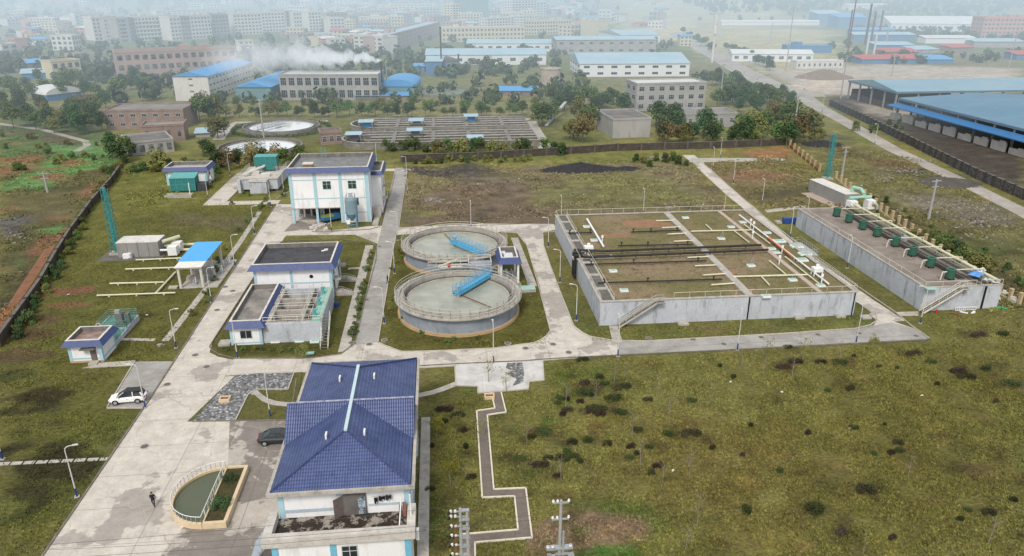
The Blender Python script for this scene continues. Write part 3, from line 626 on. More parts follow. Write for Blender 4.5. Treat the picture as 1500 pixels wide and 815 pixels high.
# lean roof panel / ramp at the west side
q = MB(); q.box(-19.3,-17.3,70.5,76.5,.0,.22); solo('ramp_cover', q, M('pale_green_sheet', (.33,.37,.34), (.25,.29,.26), 1.2, .6, .6), 'pale green ramp slab beside the office, in front of the dark car', 'ramp')
q = MB(); 
for i in range(5): q.bar((-17.6-.28*i,54.6,.6+.42*(4-i)), (-17.6-.28*i,58.2,.6+.42*(4-i)), .28, .06)
q.bar((-16.9,54.6,2.9),(-19,54.6,.3),.06,.06); q.bar((-16.9,58.2,2.9),(-19,58.2,.3),.06,.06); q.cone((-19,54.6,0),(-19,54.6,.4),.05,.05,6); q.cone((-19,58.2,0),(-19,58.2,.4),.05,.05,6)
solo('awning', q, M('grey_slats', (.35,.40,.44), rough=.5), 'slatted grey awning on the west side of the office terrace', 'awning')
# clothes on the terrace wall
def cloth(x, wd, h, colr, lab, y=Y0+.45, z=6.1):
    m = MB(); n = 5; vs = []
    for i in range(n+1):
        t = i/n; vs += [(x-wd/2+wd*t, y+.05*math.sin(t*9), z), (x-wd/2+wd*t*.94, y+.09*math.sin(t*9+1), z-h*(.8+.2*math.sin(t*7)))]
    m.add(vs, [(2*i,2*i+1,2*i+3,2*i+2) for i in range(n)]); m.add([(v[0],v[1]+.03,v[2]) for v in vs], [(2*i,2*i+2,2*i+3,2*i+1) for i in range(n)])
    solo('hanging_garment', m, colr, lab, 'clothing', group='laundry drying against the terrace wall')
GARM = M('black_cloth', (.012,.012,.015), rough=.95)
cloth(-7.1,.35,.75,GARM,'narrow black trousers hanging at the left end of the terrace laundry'); cloth(-6.55,.6,.55,GARM,'black shirt in the middle of the terrace laundry', z=6.2); cloth(-5.95,.55,.6,M('charcoal_cloth',(.03,.03,.035)),'charcoal jacket at the right end of the terrace laundry', z=6.28)
m = MB(); m.cone((-7.5,Y0+.42,6.25),(-5.5,Y0+.42,6.4),.012,.012,4); solo('clothes_line', m, DARKM, 'thin line that carries the laundry over the terrace', 'line')
m = MB(); m.cone((-4.9,53.65,4.9),(-4.75,55.9,6.4),.05,.05,6); solo('leaning_pole', m, WHT, 'white pole leaning from the terrace parapet to the wall', 'pole')
m = MB(); m.cone((-4.5,56.0,4.2),(-4.5,56.0,5.6),.22,.18,7); m.cone((-4.9,56.1,4.2),(-4.9,56.1,5.3),.15,.12,7); solo('rolled_mat', m, M('rusty_mat',(.30,.16,.11),(.18,.10,.08),3), 'rust coloured rolled mat standing in the terrace corner', 'mat')
# ================================================================ half-round pool with planter
pool = thing('ornamental_pool', 'half round cream pool with green water and planting bed in the yard', 'pool', (-25,65.5,0))
cx, cy, ra = -24.6, 65.6, 4.7
def arc(r, n=26, a0=92, a1=268): return [(cx+r*.92*math.cos(R(a0+(a1-a0)*i/n)), cy+r*math.sin(R(a0+(a1-a0)*i/n))) for i in range(n+1)]
PCR = M('cream_tile', (.62,.50,.33), (.50,.40,.27), 1.5, .5, .6)
m = MB(); A0, A1 = arc(ra), arc(ra-.28)
for i in range(len(A0)-1): m.prism([A0[i], A0[i+1], A1[i+1], A1[i]], 0, .7)
m.box(-24.6,-22.4,60.9,61.25,0,.72); m.box(-24.6,-22.4,70.0,70.3,0,.72); m.box(-22.7,-22.35,61.25,70.0,0,.718); m.box(-24.75,-24.6,60.95,70.25,0,.60)
part('basin_wall', m, PCR, pool, world=True)
m = MB(); m.prism(arc(ra-.2)+[], .1, .42); part('water', m, M('pool_water', (.085,.10,.055), (.07,.085,.05), .3, .5, .12, spec=.5, fine=.02), pool, world=True)
m = MB(); m.box(-24.59,-22.71,61.26,69.99,0,.55); part('planting_soil', m, M('planter_soil', (.045,.04,.018), (.07,.065,.02), 1.5, .8, .95, fine=.4), pool, world=True)
m = MB(); A2 = arc(ra-.12); m.rail([(p[0],p[1],.7) for p in A2]+[(A2[0][0],A2[0][1],.7)], .75, 1.1, .035, 0, closed=False); m.rail([(A2[0][0],A2[0][1],.6),(A2[-1][0],A2[-1][1],.6)], .82, 1.4, .035, 0); part('railing', m, WHT, pool, world=True)
# ================================================================ clarifiers
def clarifier(cx, cy, lab, bang, arm):
    t = thing('clarifier_tank', lab, 'clarifier', (cx,cy,0), 0, 'round clarifiers with blue bridges')
    m = MB(); m.ring(0,0,8.9,9.6,0,2.9,64); part('tank_wall', m, CLARW, t)
    m = MB(); m.ring(0,0,9.6,9.95,0,.45,64); part('footing', m, ORANGE, t)
    m = MB(); m.ring(0,0,8.95,10.35,2.9,3.15,72); m.ring(0,0,8.85,8.95,2.2,3.35,72); m.ring(0,0,9.5,9.6,3.15,3.4,72); part('rim_walkway', m, CONC, t)
    m = MB(); m.ring(0,0,8.4,8.84,2.2,2.35,72); m.ring(0,0,8.35,8.45,2.2,2.8,72); part('launder_channel', m, CONCD, t)
    m = MB(); m.ring(0,0,8.1,8.34,2.2,2.62,72); part('weir', m, CONC, t)
    m = MB(); m.disc(0,0,2.55,8.12,72); part('water', m, M('clarifier_water', (.35,.355,.295), (.24,.255,.205), .3, 1, .05, spec=.5, fine=.03), t)
    ro = [(10.25*math.cos(2*math.pi*i/44), 10.25*math.sin(2*math.pi*i/44), 3.15) for i in range(44)]; ri = [(9.0*math.cos(2*math.pi*i/36), 9.0*math.sin(2*math.pi*i/36), 3.15) for i in range(36)]
    m = MB(); m.rail(ro, 1.05, 3, .045, 1, True); part('outer_railing', m, M('dull_clarifier_rail', (.46,.45,.40), (.32,.31,.27), 1.5), t)
    m = MB(); m.rail(ri, 1.0, 3, .04, 1, True); part('inner_railing', m, M('dull_clarifier_rail', (.46,.45,.40)), t)
    c, s_ = math.cos(bang), math.sin(bang)
    def L(r, o, z): return (r*c-o*s_, r*s_+o*c, z)
    m = MB(); m.bar(L(-.8,0,3.45), L(9.6,0,3.45), 1.15, .1); m.bar(L(-.8,.55,3.25), L(9.6,.55,3.25), .12, .5); m.bar(L(-.8,-.55,3.25), L(9.6,-.55,3.25), .12, .5)
    for i in range(9):
        r = -.6+i*1.2; m.bar(L(r,-.55,3.3), L(r,.55,3.3), .1, .1)
    br = part('scraper_bridge', m, BLUEB, t)
    for o in (-.58,.58):
        q = MB(); q.rail([L(-.8,o,3.5), L(9.6,o,3.5)], 1.1, 1.1, .04, 1)
        for i in range(9): q.cone(L(-.8+i*1.15,o,3.5), L(.35+i*1.15,o,4.55), .025, .025, 4)
        part('railing', q, BLUEB, br)
    q = MB(); q.rail([L(-.8,-.58,3.5), L(-.8,.58,3.5)], 1.1, .6, .04, 1); part('railing', q, BLUEB, br)
    q = MB(); q.cone(L(0,0,1.2), L(0,0,4.35), .32, .32, 12); q.cone(L(0,0,4.35), L(0,0,4.6), .2, .1, 10); part('centre_drive', q, STEEL, t)
    q = MB(); q.bar(L(.4,0,2.75) , (arm*7.2*c, 7.2*math.sin(bang)*arm, 2.75) if False else (7.2*math.cos(bang+arm), 7.2*math.sin(bang+arm), 2.72), .12, .1); part('skimmer_arm', q, RUST, t)
    return t
CA, CB = (2.0,110.9), (2.0,136.2)
clarifier(CA[0], CA[1], 'round clarifier nearest the front road, its blue bridge rising to the upper right', math.atan2(7.5,5.6), R(-100))
clarifier(CB[0], CB[1], 'round clarifier farther from the front road, its blue bridge falling to the lower right', math.atan2(-7.4,5.2), R(-120-80))
# distribution chamber between the clarifiers, with kiosk
ch = thing('distribution_chamber', 'narrow grey chamber with railed walkways squeezed between the two clarifiers', 'chamber', (6,123.5,0))
m = MB(); m.box(4.2,8.2,121.6,125.4,0,3.3); m.box(-1,4.2,122.6,124.6,2.9,3.15); part('wall', m, CLARW, ch, world=True)
m = MB(); m.rail([(4.2,121.6,3.3),(8.2,121.6,3.3),(8.2,125.4,3.3),(4.2,125.4,3.3)], 1.05, 1.5, .04, 1, True); m.rail([(-3,122.8,3.15),(4.2,122.8,3.15)],1.0,1.5,.04,1); m.rail([(-3,124.6,3.15),(4.2,124.6,3.15)],1.0,1.5,.04,1); part('railing', m, CREAM, ch, world=True)
m = MB(); m.cone((-1.2,123.2,3.2),(2.2,125.4,3.6),.16,.16,8); m.cone((-1.2,122.8,3.2),(3,122.9,3.2),.12,.12,8); part('pipe', m, CREAMP, ch, world=True)
m = MB(); m.cone((.7,122.9,3.1),(.7,122.9,3.75),.3,.3,10); solo('shutoff_valve', m, REDP, 'red valve housing between the clarifiers', 'valve')
ks = thing('valve_house', 'little square pavilion with navy tile skirt and open top beside the clarifiers', 'kiosk', (11.3,124.5,0))
kx0,kx1,ky0,ky1 = 9.9,12.9,121.6,127.2
for x, y in ((kx0,ky0),(kx1,ky0),(kx0,ky1),(kx1,ky1)): q = MB(); q.box(x-.18,x+.18,y-.18,y+.18,0,4.0); part('column', q, WHITE, ks, world=True)
m = MB(); m.skirt(kx0,kx1,ky0,ky1,4.0,5.1,.65); m.box(kx0+.2,kx1-.2,ky0+.2,ky1-.2,4.02,4.25,2); part('roof', m, [NAVY, COPE, PARIN], ks, world=True)
m = MB(); m.box(kx0+.7,kx1-.7,ky0+.6,ky1-1.8,4.26,4.6); m.box(kx0+.4,kx0+1.1,ky1-1.6,ky1-.5,4.26,4.5); part('roof_cover', m, M('white_sheet', (.62,.64,.66), (.4,.4,.42), 1.5), ks, world=True)
m = MB(); m.box(kx0-.2,kx1+.2,ky0-.2,ky1+.2,0,.25)
part('floor_slab', m, CONC, ks, world=True)
m = MB(); m.rail([(kx0+.2,ky0+.5,.25),(kx0+.2,ky1-.5,.25)],1,1.2,.05,2); m.box(kx0+1,kx0+1.5,ky0+1,ky1-1,.25,1.1); m.cone((kx1-.8,ky0+1,1),(kx1-.8,ky1-1,1),.15,.15,8); part('pipework', m, STEEL, ks, world=True)
m = MB(); m.box(13.0,15.6,117.4,119.4,0,.5); m.box(13.1,15.5,117.5,119.3,.5,.53,1); solo('hatch_pit', m, [CONC, GHAT], 'pit with pale green grating lids beside the east clarifier road', 'hatch')
m = MB(); m.cone((14.6,120.9,0),(14.6,120.9,1.6),.18,.18,10); m.cone((14.6,120.9,1.4),(15.1,120.9,1.4),.13,.13,8); solo('vent_pipe', m, STEEL, 'short pale vent pipe in the strip east of the navy pavilion', 'vent')
# ================================================================ pump hall, lower hall and filter basin
ph = thing('pump_hall', 'white hall with black bitumen roof and navy tile skirt behind the filter basin', 'building', (-31.9,118.2,0))
W_, D_ = 12.8, 10.4
m = MB(); m.box(0,W_,0,D_,0,5.6); part('wall', m, WHITE, ph); m = MB(); m.skirt(-.1,W_+.1,-.1,D_+.1,5.6,6.6,.75); m.box(.2,W_-.2,.2,D_-.2,5.62,5.8,3); part('roof', m, [NAVY, COPE, PARIN, RDARK], ph)
trims(ph, W_, D_, 5.6, (0, 5.9, W_-.45), (2.9,), w=.42)
m = MB(); m.cone((9.4,0,4.1),(9.4,-.06,4.1),.32,.32,16); part('fan_opening', m, BLK, ph)
for y in (2.2,6.8): window(ph, 1.5, 1.4, (W_+.002, y, 3.4), 'R')
for y, h in ((1.2,2.3),(7.5,2.3)):
    q = MB(); q.box(W_,W_+.05,y,y+1.4,.6,2.9); part('door', q, M('brown_door', (.16,.135,.12)), ph)
for y in (.9,7.2):
    q = MB()
    for i in range(5): q.box(W_+1.4+i*.35,W_+1.75+i*.35,y,y+1.6,0,.62-.12*i)
    q.box(W_+.05,W_+1.4,y,y+1.6,0,.74); q.rail([(W_+.1,y,.7),(W_+1.4,y,.7),(W_+3,y,.1)],.95,1.2,.04,0); part('entrance_steps', q, CONC, ph); q = MB(); q.box(W_,W_+1.3,y-.1,y+1.7,2.98,3.12); part('door_canopy', q, CONC, ph)
q = MB(); q.ring(10.9,8.4,.22,.36,5.8,5.95,16); q.ring(10.4,8.0,.1,.3,5.8,5.86,14); part('roof_coil', q, WHT, ph)
lh = thing('dosing_hall', 'long low white hall with gravelly flat roof and navy skirt beside the main road', 'building', (-32.0,101.6,0))
W2, D2 = 4.6, 14.6
m = MB(); m.box(0,W2,0,D2,0,2.9); part('wall', m, WHITE, lh); m = MB(); m.skirt(.15,W2-.05,.1,D2-.1,2.9,3.9,.75); m.box(.4,W2-.3,.35,D2-.35,2.92,3.1,3); part('roof', m, [NAVY, COPE, PARIN, RFLAT], lh)
trims(lh, W2, D2, 2.9, (0, W2-.4), (), w=.35, faces='F'); q = MB(); q.box(.35,W2-.4,-.03,0,.25,.42); part('trim_band', q, PBLUE, lh)
window(lh, 1.6, 1.2, (2.3,-.002,1.1), 'F')
q = MB(); q.box(-1.9,-.2,-.2,1.4,0,.35); part('entrance_step', q, CONC, lh)
fb = thing('filter_basin', 'grey open filter basin divided into three dark cells with white railings', 'basin', (-27.4,102,0))
bx0,bx1,by0,by1,bz = -27.35,-18.7,101.9,115.6,3.1
m = MB(); m.box(bx0,bx1,by0,by0+.35,0,bz); m.box(bx0,bx1,by1-.35,by1,0,bz); m.box(bx0,bx0+.35,by0+.35,by1-.35,0,bz); m.box(bx1-.35,bx1,by0+.35,by1-.35,0,bz); part('basin_wall', m, GREYW, fb, world=True)
m = MB(); m.box(bx0+.35,bx1-.35,by0+.35,by1-.35,.5,1.0); part('water', m, M('dark_filter_water', (.025,.024,.018), (.05,.045,.03), .8, .8, .3), fb, world=True)
m = MB()
for y in (by0+.3, by0+4.7, by0+9.1): m.box(bx0+.35,bx1-.35,y,y+.55,1.5,bz-.002)
m.box(bx0+.35,bx0+1.1,by0+.35,by1-.35,1.5,bz-.02); m.box(bx1-3.1,bx1-2.8,by0+.35,by1-.35,1.5,bz-.01)
for y in (by0+2.9, by0+7.3, by0+11.7): m.box(bx0+1.1,bx1-3.1,y,y+.2,1.4,bz-1.0)
part('dividing_wall', m, CONC, fb, world=True)
m = MB(); m.box(bx1-1.5,bx1-.02,by0+.2,by1-.2,bz+.004,bz+.08); part('walkway_grating', m, M('green_grating', (.20,.40,.33), (.30,.46,.40), 2, .6), fb, world=True)
for i, y in enumerate((by0+.35, by0+4.8, by0+9.2)):
    m = MB(); m.rail([(bx0+1.0,y+.45,bz),(bx1-1.6,y+.45,bz),(bx1-1.6,y+3.9,bz),(bx0+1.0,y+3.9,bz)], 1.0, 1.9, .04, 0, True); m.rail([(bx1-2.95,y+.95,bz),(bx1-2.95,y+3.7,bz)],1,1.5,.045,1); part('railing', m, CREAM, fb, world=True)
m = MB(); m.rail([(bx0+.2,by0+.15,bz),(bx1-.1,by0+.15,bz),(bx1-.1,by1-.1,bz)],1.0,1.6,.045,1); part('railing', m, CREAM, fb, world=True)
for i, y in enumerate((by0+2, by0+6.4, by0+10.8)):
    t = thing('sluice_valve', ['nearest','middle','farthest'][i]+' of three turquoise sluice valves on the filter basin walkway', 'valve', (bx1-1.1,y,bz+.08), 0, 'turquoise sluice valves')
    q = MB(); q.cone((0,0,0),(0,0,.5),.28,.22,10); q.cone((0,0,.5),(0,0,1.1),.12,.12,8); part('valve_body', q, TEALP, t); q = MB(); q.ring(0,0,.3,.38,1.0,1.08,14); q.bar((-.3,0,1.04),(.3,0,1.04),.05); part('hand_wheel', q, TEALP, t)
st = thing('steel_stair', 'steep stair with grey treads at the south east corner of the filter basin', 'stairs', (-18.2,100,0))
q = MB()
for i in range(11): q.box(-18.65,-17.6,99.2+i*.42,99.5+i*.42,.28*i+.1,.28*i+.16)
part('treads', q, CONCD, st, world=True)
for x in (-18.68,-17.58): q = MB(); q.bar((x,99.0,.1),(x,103.8,3.15),.07,.22); q.bar((x,99.0,1.1),(x,103.8,4.1),.05); q.bar((x,99,0),(x,99,1.1),.05); q.bar((x,101.4,1.5),(x,101.4,2.6),.05); q.bar((x,103.8,3),(x,103.8,4.1),.05); part('handrail', q, CREAM, st, world=True)
for i, (px, py) in enumerate(((368,502),(404,501),(439,500),(461,501))):
    q = MB(); q.cb(0,0,0,1.3,.9,.18); q.cb(0,0,.18,1.0,.62,.03,mi=1); x, y = P(px, py); solo('inspection_hatch', q, [WHT, GHAT], ordn(i)+' pale green hatch from the left along the foot of the filter basin', 'hatch', (x,y,0), 0, 'green hatches at the basin foot')
q = MB(); q.cb(0,0,0,1.2,.7,.12); x, y = P(454,518); solo('inspection_hatch', q, GHAT, 'lone green lid in the grass before the filter basin', 'hatch', (x,y,0))
sheet('path', [P(472,520),P(482,520),P(474,499),P(466,499)], PATHM, .05)
q = MB(); q.cone((0,0,0),(0,0,.7),.42,.35,9); q.cone((0,0,.7),(0,0,.85),.35,.1,9); x, y = P(493,449); solo('plastic_drum', q, DBLUE, 'dark blue drum on the grass east of the filter basin', 'drum', (x,y,0))
# ================================================================ three storey dewatering building
dw = thing('dewatering_building', 'tall three storey white building with blue pilasters, navy skirt and open ground floor', 'building', (-33.4,161.6,0))
W3, D3, H3 = 17.2, 14.5, 11.6
m = MB(); m.box(0,W3,0,D3,3.6,H3); m.box(10.6,W3,0,D3,0,3.6); m.box(0,10.6,7.5,D3,0,3.6); part('wall', m, WHITE, dw)
m = MB(); m.box(0,10.6,-.12,7.5,3.42,3.6); part('floor_edge', m, CONC, dw)
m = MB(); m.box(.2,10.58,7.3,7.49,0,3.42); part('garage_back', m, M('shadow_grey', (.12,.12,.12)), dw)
for x in (0,5.2): 
    for y in (0,5): q = MB(); q.box(x,x+.5,y,y+.5,0,3.42); part('column', q, PBLUE, dw)
m = MB(); m.skirt(-.1,W3+.1,-.1,D3+.1,H3,H3+1.1,.7); m.box(.2,W3-.2,.2,D3-.2,H3+.02,H3+.2,3); part('roof', m, [NAVY, COPE, PARIN, RGREY], dw)
for x in (0,5.2,10.7,W3-.8): q = MB(); q.box(x,x+.7,-.07,0,3.62 if x < 10 else 0,H3-.01); part('pilaster', q, PBLUE, dw)
q = MB()
for z in (9.8,5.6): q.box(0,W3,-.04,0,z,z+.2)
q.box(11.4,W3,-.04,0,2.2,2.4); part('trim_band', q, PBLUE, dw)
for y in (0,D3-.7): q = MB(); q.box(W3,W3+.07,y,y+.7,0,H3-.01); part('pilaster', q, PBLUE, dw)
for x, z in ((8.1,7.8),(13.6,7.8),(13.9,4.0)): window(dw, 1.7, 1.75, (x,-.002,z), 'F', glass=M('green_glass', (.02,.05,.045), (.04,.08,.07), 1, .7, .15))
m = MB(); m.box(W3+.01,W3+2.2,6.6,D3+2,0,9.2); part('side_wing', m, WHITE, dw); m = MB(); m.skirt(W3-.2,W3+2.4,6.5,D3+2.1,9.2,10.1,.5); m.box(W3,W3+2.2,6.7,D3+1.9,9.22,9.4,3); part('wing_roof', m, [NAVY, COPE, PARIN, RGREY], dw)
for y, z in ((9,1),(12,1),(9,4.6),(12.5,5.5)): window(dw, 1.1, 1.4, (W3+2.21,y,z), 'R')
q = MB(); q.box(W3+2.2,W3+3.4,7.5,9.2,3.2,3.4); q.rail([(W3+3.35,7.5,3.35),(W3+3.35,9.2,3.35)],1,.9,.04,1); part('balcony', q, CONC, dw); q = MB(); q.box(W3+2.2,W3+3.2,11,12.4,5.2,5.4); part('balcony', q, CONC, dw); q = MB(); q.box(W3+.3,W3+2,3.5,5,0,2.2); part('utility_box', q, CONC, dw)
q = MB(); q.cb(4.0,3.2,H3+.2,2.0,1.4,1.0); part('roof_tank', q, M('brown_tank', (.25,.16,.09), (.16,.11,.07), 2, .8), dw); q = MB(); q.cb(4.0,3.2,H3+1.2,2.3,1.6,.25); part('roof_tank_lid', q, M('dirty_white', (.60,.58,.54), (.4,.38,.34), 2), dw)
q = MB()
for a in (-.45,.45):
    q.cone((6.1+a,D3-2,H3),(6.1+a,D3-2,H3+3.0),.06,.06,5)
for i in range(6): q.bar((5.65,D3-2,H3+.5+i*.45),(6.55,D3-2,H3+.5+i*.45),.05)
part('roof_ladder', q, TEALP, dw)
# silo
si = thing('lime_silo', 'grey blue silo on four legs in front of the tall white building', 'silo', (*P(517,333),0))
q = MB(); q.cyl(0,0,3.2,6.4,1.35,1.35,20); q.cyl(0,0,6.4,6.9,1.35,.5,20); part('silo_body', q, M('silo_grey', (.22,.31,.36), (.16,.24,.28), .8, .6, .5, metal=.2), si)
q = MB(); q.cyl(0,0,1.5,3.2,.3,1.35,20); part('hopper', q, M('silo_blue', (.12,.25,.34)), si)
for a, b_ in ((-1,-1),(1,-1),(1,1),(-1,1)): q = MB(); q.box(a*1.0-.1,a*1.0+.1,b_*1.0-.1,b_*1.0+.1,0,3.6); part('leg', q, M('silo_blue', (.12,.25,.34)), si)
q = MB(); q.bar((-1,-1,.9),(1,-1,.9),.1); q.bar((-1,-1,.9),(1,-1,2.6),.08); q.bar((1,-1,.9),(1,1,.9),.1); q.bar((-1,-1,.2),(1,-1,.2),.12); part('brace', q, M('silo_blue', (.12,.25,.34)), si)
q = MB(); q.rail([(-.9,-.9,6.5),(.9,-.9,6.5),(.9,.9,6.5),(-.9,.9,6.5)],1.0,1,.04,1,True); q.cb(0,.1,6.7,.8,.8,.9); part('top_railing', q, STEEL, si)
q = MB(); q.cb(-.75,-1.15,1.1,.7,.25,.9); part('control_box', q, WHT, si)
# things under the building
for i,(px,py) in enumerate(((447,318),(457,316),(472,314),(475,318))):
    q = MB(); q.cyl(0,0,0,3.0,.22,.22,8); x, y = P(px,py); solo('standing_pipe', q, WHT, ordn(i)+' white standing pipe from the left in the open ground floor', 'pipe', (x,y,0), 0, 'white pipes under the tall building')
for i,(px,py,s_) in enumerate(((459,335,1.1),(464,332,.8),(470,333,.9),(475,331,.7),(461,339,.7))):
    q = MB(); q.cb(0,0,0,1.5*s_,.7*s_,.35*s_, rnd.uniform(0,1.5)); q.cb(.2,.1,.35*s_,1.0*s_,.5*s_,.2*s_, rnd.uniform(0,1.5)); x, y = P(px,py); solo('sack_pile', q, M('sack_white', (.6,.57,.52), (.35,.32,.28), 2), ordn(i)+' white sack pile counted from the left front of the open ground floor', 'sacks', (x,y,.08), 0, 'white sacks on the forecourt')
# ================================================================ large covered tank
bt = thing('covered_tank', 'huge square grey walled tank with planted top criss-crossed by pipes and walkways', 'tank', (23.8,103,0))
tx0,tx1,ty0,ty1,tz = 23.8,65.6,103.0,149.4,4.0
SOILT, nt, b, pos = base('planted_top', .95, 0, .1)
k = mixc(nt, ramp(nt, nz(nt, pos, .10, 5, .65), .40, .60), (.205,.160,.100), (.140,.130,.058)); k = mixc(nt, ramp(nt, nz(nt, pos, .5, 5, .75), .52, .7), k, (.090,.070,.040))
k = mulramp(nt, k, nz(nt, pos, 3.5, 4, .75), .6, 1.45); nt.links.new(k, b.inputs['Base Color'])
m = MB(); m.box(tx0,tx1,ty0,ty0+.3,0,tz); m.box(tx0,tx1,ty1-.3,ty1,0,tz); m.box(tx0,tx0+.3,ty0+.3,ty1-.3,0,tz); m.box(tx1-.3,tx1,ty0+.3,ty1-.3,0,tz); part('tank_wall', m, GREYW, bt, world=True)
m = MB(); m.box(tx0+.3,tx1-.3,ty0+.3,ty1-.3,3.2,tz-.12); part('planted_roof', m, SOILT, bt, world=True)
rp = M('red_soil_patch', (.27,.15,.09), (.19,.12,.07), .5, .8, .95, fine=.3)
for pl in ([(908,324),(950,321),(975,325),(988,331),(950,334),(915,332)],[(880,343),(920,341),(925,347),(890,349)],[(1050,398),(1075,396),(1080,401),(1055,403)]): q = MB(); q.prism([P(a,b_,3.9) for a,b_ in pl],3.7,3.895,bottom=False); part('bare_soil', q, rp, bt, world=True)
m = MB(); m.box(tx0-.1,tx1+.1,ty0-.1,ty0+.45,tz,tz+.12); m.box(tx0-.1,tx1+.1,ty1-.45,ty1+.1,tz,tz+.12); m.box(tx1-.45,tx1+.1,ty0+.45,ty1-.45,tz,tz+.12); m.box(tx0-.1,tx0+.45,ty0+.45,ty1-.45,tz,tz+.12); part('coping', m, CONC, bt, world=True)
m = MB(); m.box(tx0+2.1,tx0+2.4,ty0+.46,ty1-.46,tz-.1,tz+.22); part('inner_kerb', m, CONC, bt, world=True)
m = MB(); m.box(tx0+.46,tx0+2.09,ty0+.46,ty1-.46,tz-.1,tz-.04); 
part('side_channel', m, CONCD, bt, world=True)
for i in range(7): q = MB(); y = ty0+5+i*6; q.box(tx0+.46,tx0+2.09,y,y+.9,tz-.03,tz+.1); part('channel_slab', q, CONC, bt, world=True)
q = MB(); q.box(47.2,48.5,ty0+.46,ty1-.46,tz-.1,tz+.2); part('centre_walkway', q, CONC, bt, world=True)
q = MB(); q.box(59.2,60.0,ty0+.46,ty1-.46,tz-.1,tz+.14); part('east_walkway', q, M('pinkish_slab', (.44,.36,.30), (.32,.27,.22), 1, .6), bt, world=True)
m = MB(); m.rail([(tx0+.1,ty1-.1,tz+.12),(tx1-.1,ty1-.1,tz+.12)], 1.05, 2.4, .04, 0); part('railing', m, CREAM, bt, world=True)
m = MB(); m.rail([(tx1-.1,ty1-.1,tz+.12),(tx1-.1,ty0+.1,tz+.12)], 1.1, .8, .03, 1); part('railing', m, CREAM, bt, world=True)
m = MB(); m.rail([(35.5,ty0+.1,tz+.12),(tx1-.1,ty0+.1,tz+.12)], 1.0, 2.4, .04, 0); part('railing', m, CREAM, bt, world=True)
m = MB(); m.rail([(tx0+.1,ty0+.2,tz+.12),(tx0+.1,ty1-.1,tz+.12)], .9, 3, .035, 0); m.rail([(tx0+2.3,ty0+.5,tz+.12),(tx0+2.3,ty1-.5,tz+.12)], .8, 3, .035, 0); part('railing', m, CREAM, bt, world=True)
q = MB(); q.box(65.6,68.2,121,128,3.6,3.8); q.rail([(65.7,121,3.8),(68.1,121,3.8),(68.1,128,3.8),(65.7,128,3.8)],1.05,.8,.03,1,False); part('side_platform', q, STEEL, bt, world=True)
for px in (1090*0+887+1*0, 1205-12): pass
for x, w_ in ((47.7,.22),(65.2,.2)): q = MB(); q.box(x,x+w_,ty0-.06,ty0-.002,0,tz-.1); part('wall_joint', q, BLK, bt, world=True)
def tp(px, py, z=4.0): return P3(px, py, z)
# stair on the front wall (two flights) 
def stair(lab, a, b_, mid, y, z1, mats=(CREAM, CONCD)):
    t = thing('wall_stair', lab, 'stairs', (a, y, 0), 0, 'stairs up the tank fronts')
    n = 18; q = MB()
    for i in range(n):
        f = (i+.5)/n; x = a+(b_-a)*f; z = z1*f; q.box(x-.16,x+.16,y-1.0,y-.1,z-.03,z+.04)
    q.box(min(b_,b_+math.copysign(1.3,b_-a)),max(b_,b_+math.copysign(1.3,b_-a)),y-1.1,y-.05,z1-.1,z1); part('treads', q, mats[1], t, world=True)
    for yy in (y-1.05,y-.08):
        q = MB(); q.bar((a,yy,0),(b_,yy,z1),.08,.28); q.bar((b_,yy,z1),(b_+math.copysign(1.3,b_-a),yy,z1),.08,.2); part('stringer', q, mats[0], t, world=True)
        q = MB(); q.bar((a,yy,1.0),(b_,yy,z1+1.0),.07); q.bar((a,yy,.55),(b_,yy,z1+.55),.04)
        for i in range(6): f = i/5; x = a+(b_-a)*f; q.bar((x,yy,z1*f),(x,yy,z1*f+1.0),.05)
        e = b_+math.copysign(1.3,b_-a); q.bar((b_,yy,z1+1),(e,yy,z1+1),.06); q.bar((e,yy,z1),(e,yy,z1+1),.05); part('handrail', q, mats[0], t, world=True)
stair('pale two-flight stair climbing the front wall of the huge planted tank', P(905,478)[0], P(966,449,4)[0], .5, ty0, 3.9, (M('dull_rail', (.42,.41,.36)), CONCD))
# pipes on the big tank: every run a thing of its own
def run(lab, pts, r, mat, z=4.45, name='pipe', group='pipes on the planted tank', sup=3.0):
    pts = [tp(*p, z) if len(p) == 2 else p for p in pts]
    t = thing(name, lab, 'pipe', (pts[0][0], pts[0][1], 4.0), 0, group)
    q = MB(); q.tube(pts, r, 8); part('pipe_run', q, mat, t, world=True)
    for a, b_ in zip(pts, pts[1:]):
        L = math.dist(a, b_); n = int(L/sup)
        for i in range(1, n+1):
            f = i/(n+1); x, y = a[0]+(b_[0]-a[0])*f, a[1]+(b_[1]-a[1])*f; s_ = MB(); s_.box(x-.12,x+.12,y-.12,y+.12,3.86,z-r+.02); part('support', s_, CONCD, t, world=True)
    return t
run('upper of two thick black pipes running east across the planted tank', [(840,366),(888,368),(1115,359)], .22, DARKM, 4.7)
run('lower of two thick black pipes running east across the planted tank', [(855,377),(888,376),(1125,366)], .22, DARKM, 4.7)
for lab, a, b_ in (('thin black pipe nearest the back wall of the planted tank',(833,342),(867,340.5)), ('short thin black pipe level with the red soil patch on the planted tank',(924,340),(997,337.5)),
                   ('thin black pipe just behind the thick pair on the planted tank',(905,360),(1015,358)), ('thin black pipe just in front of the thick pair on the planted tank',(857,387.5),(1035,382)),
                   ('thin black pipe nearest the front of the planted tank, left of the centre walkway',(876,414.5),(1058,409))):
    t = run(lab, [a, b_], .13, DARKM, 4.3)
    for f in (.05,.4,.93):
        x, y, z = tp(a[0]+(b_[0]-a[0])*f, a[1]+(b_[1]-a[1])*f, 4.3); q = MB(); q.cone((x,y,4.2),(x,y,4.9),.1,.1,8); q.ring(x,y,.12,.28,4.85,4.92,12); part('valve', q, DARKM, t, world=True)
q = MB(); xx = 23.3
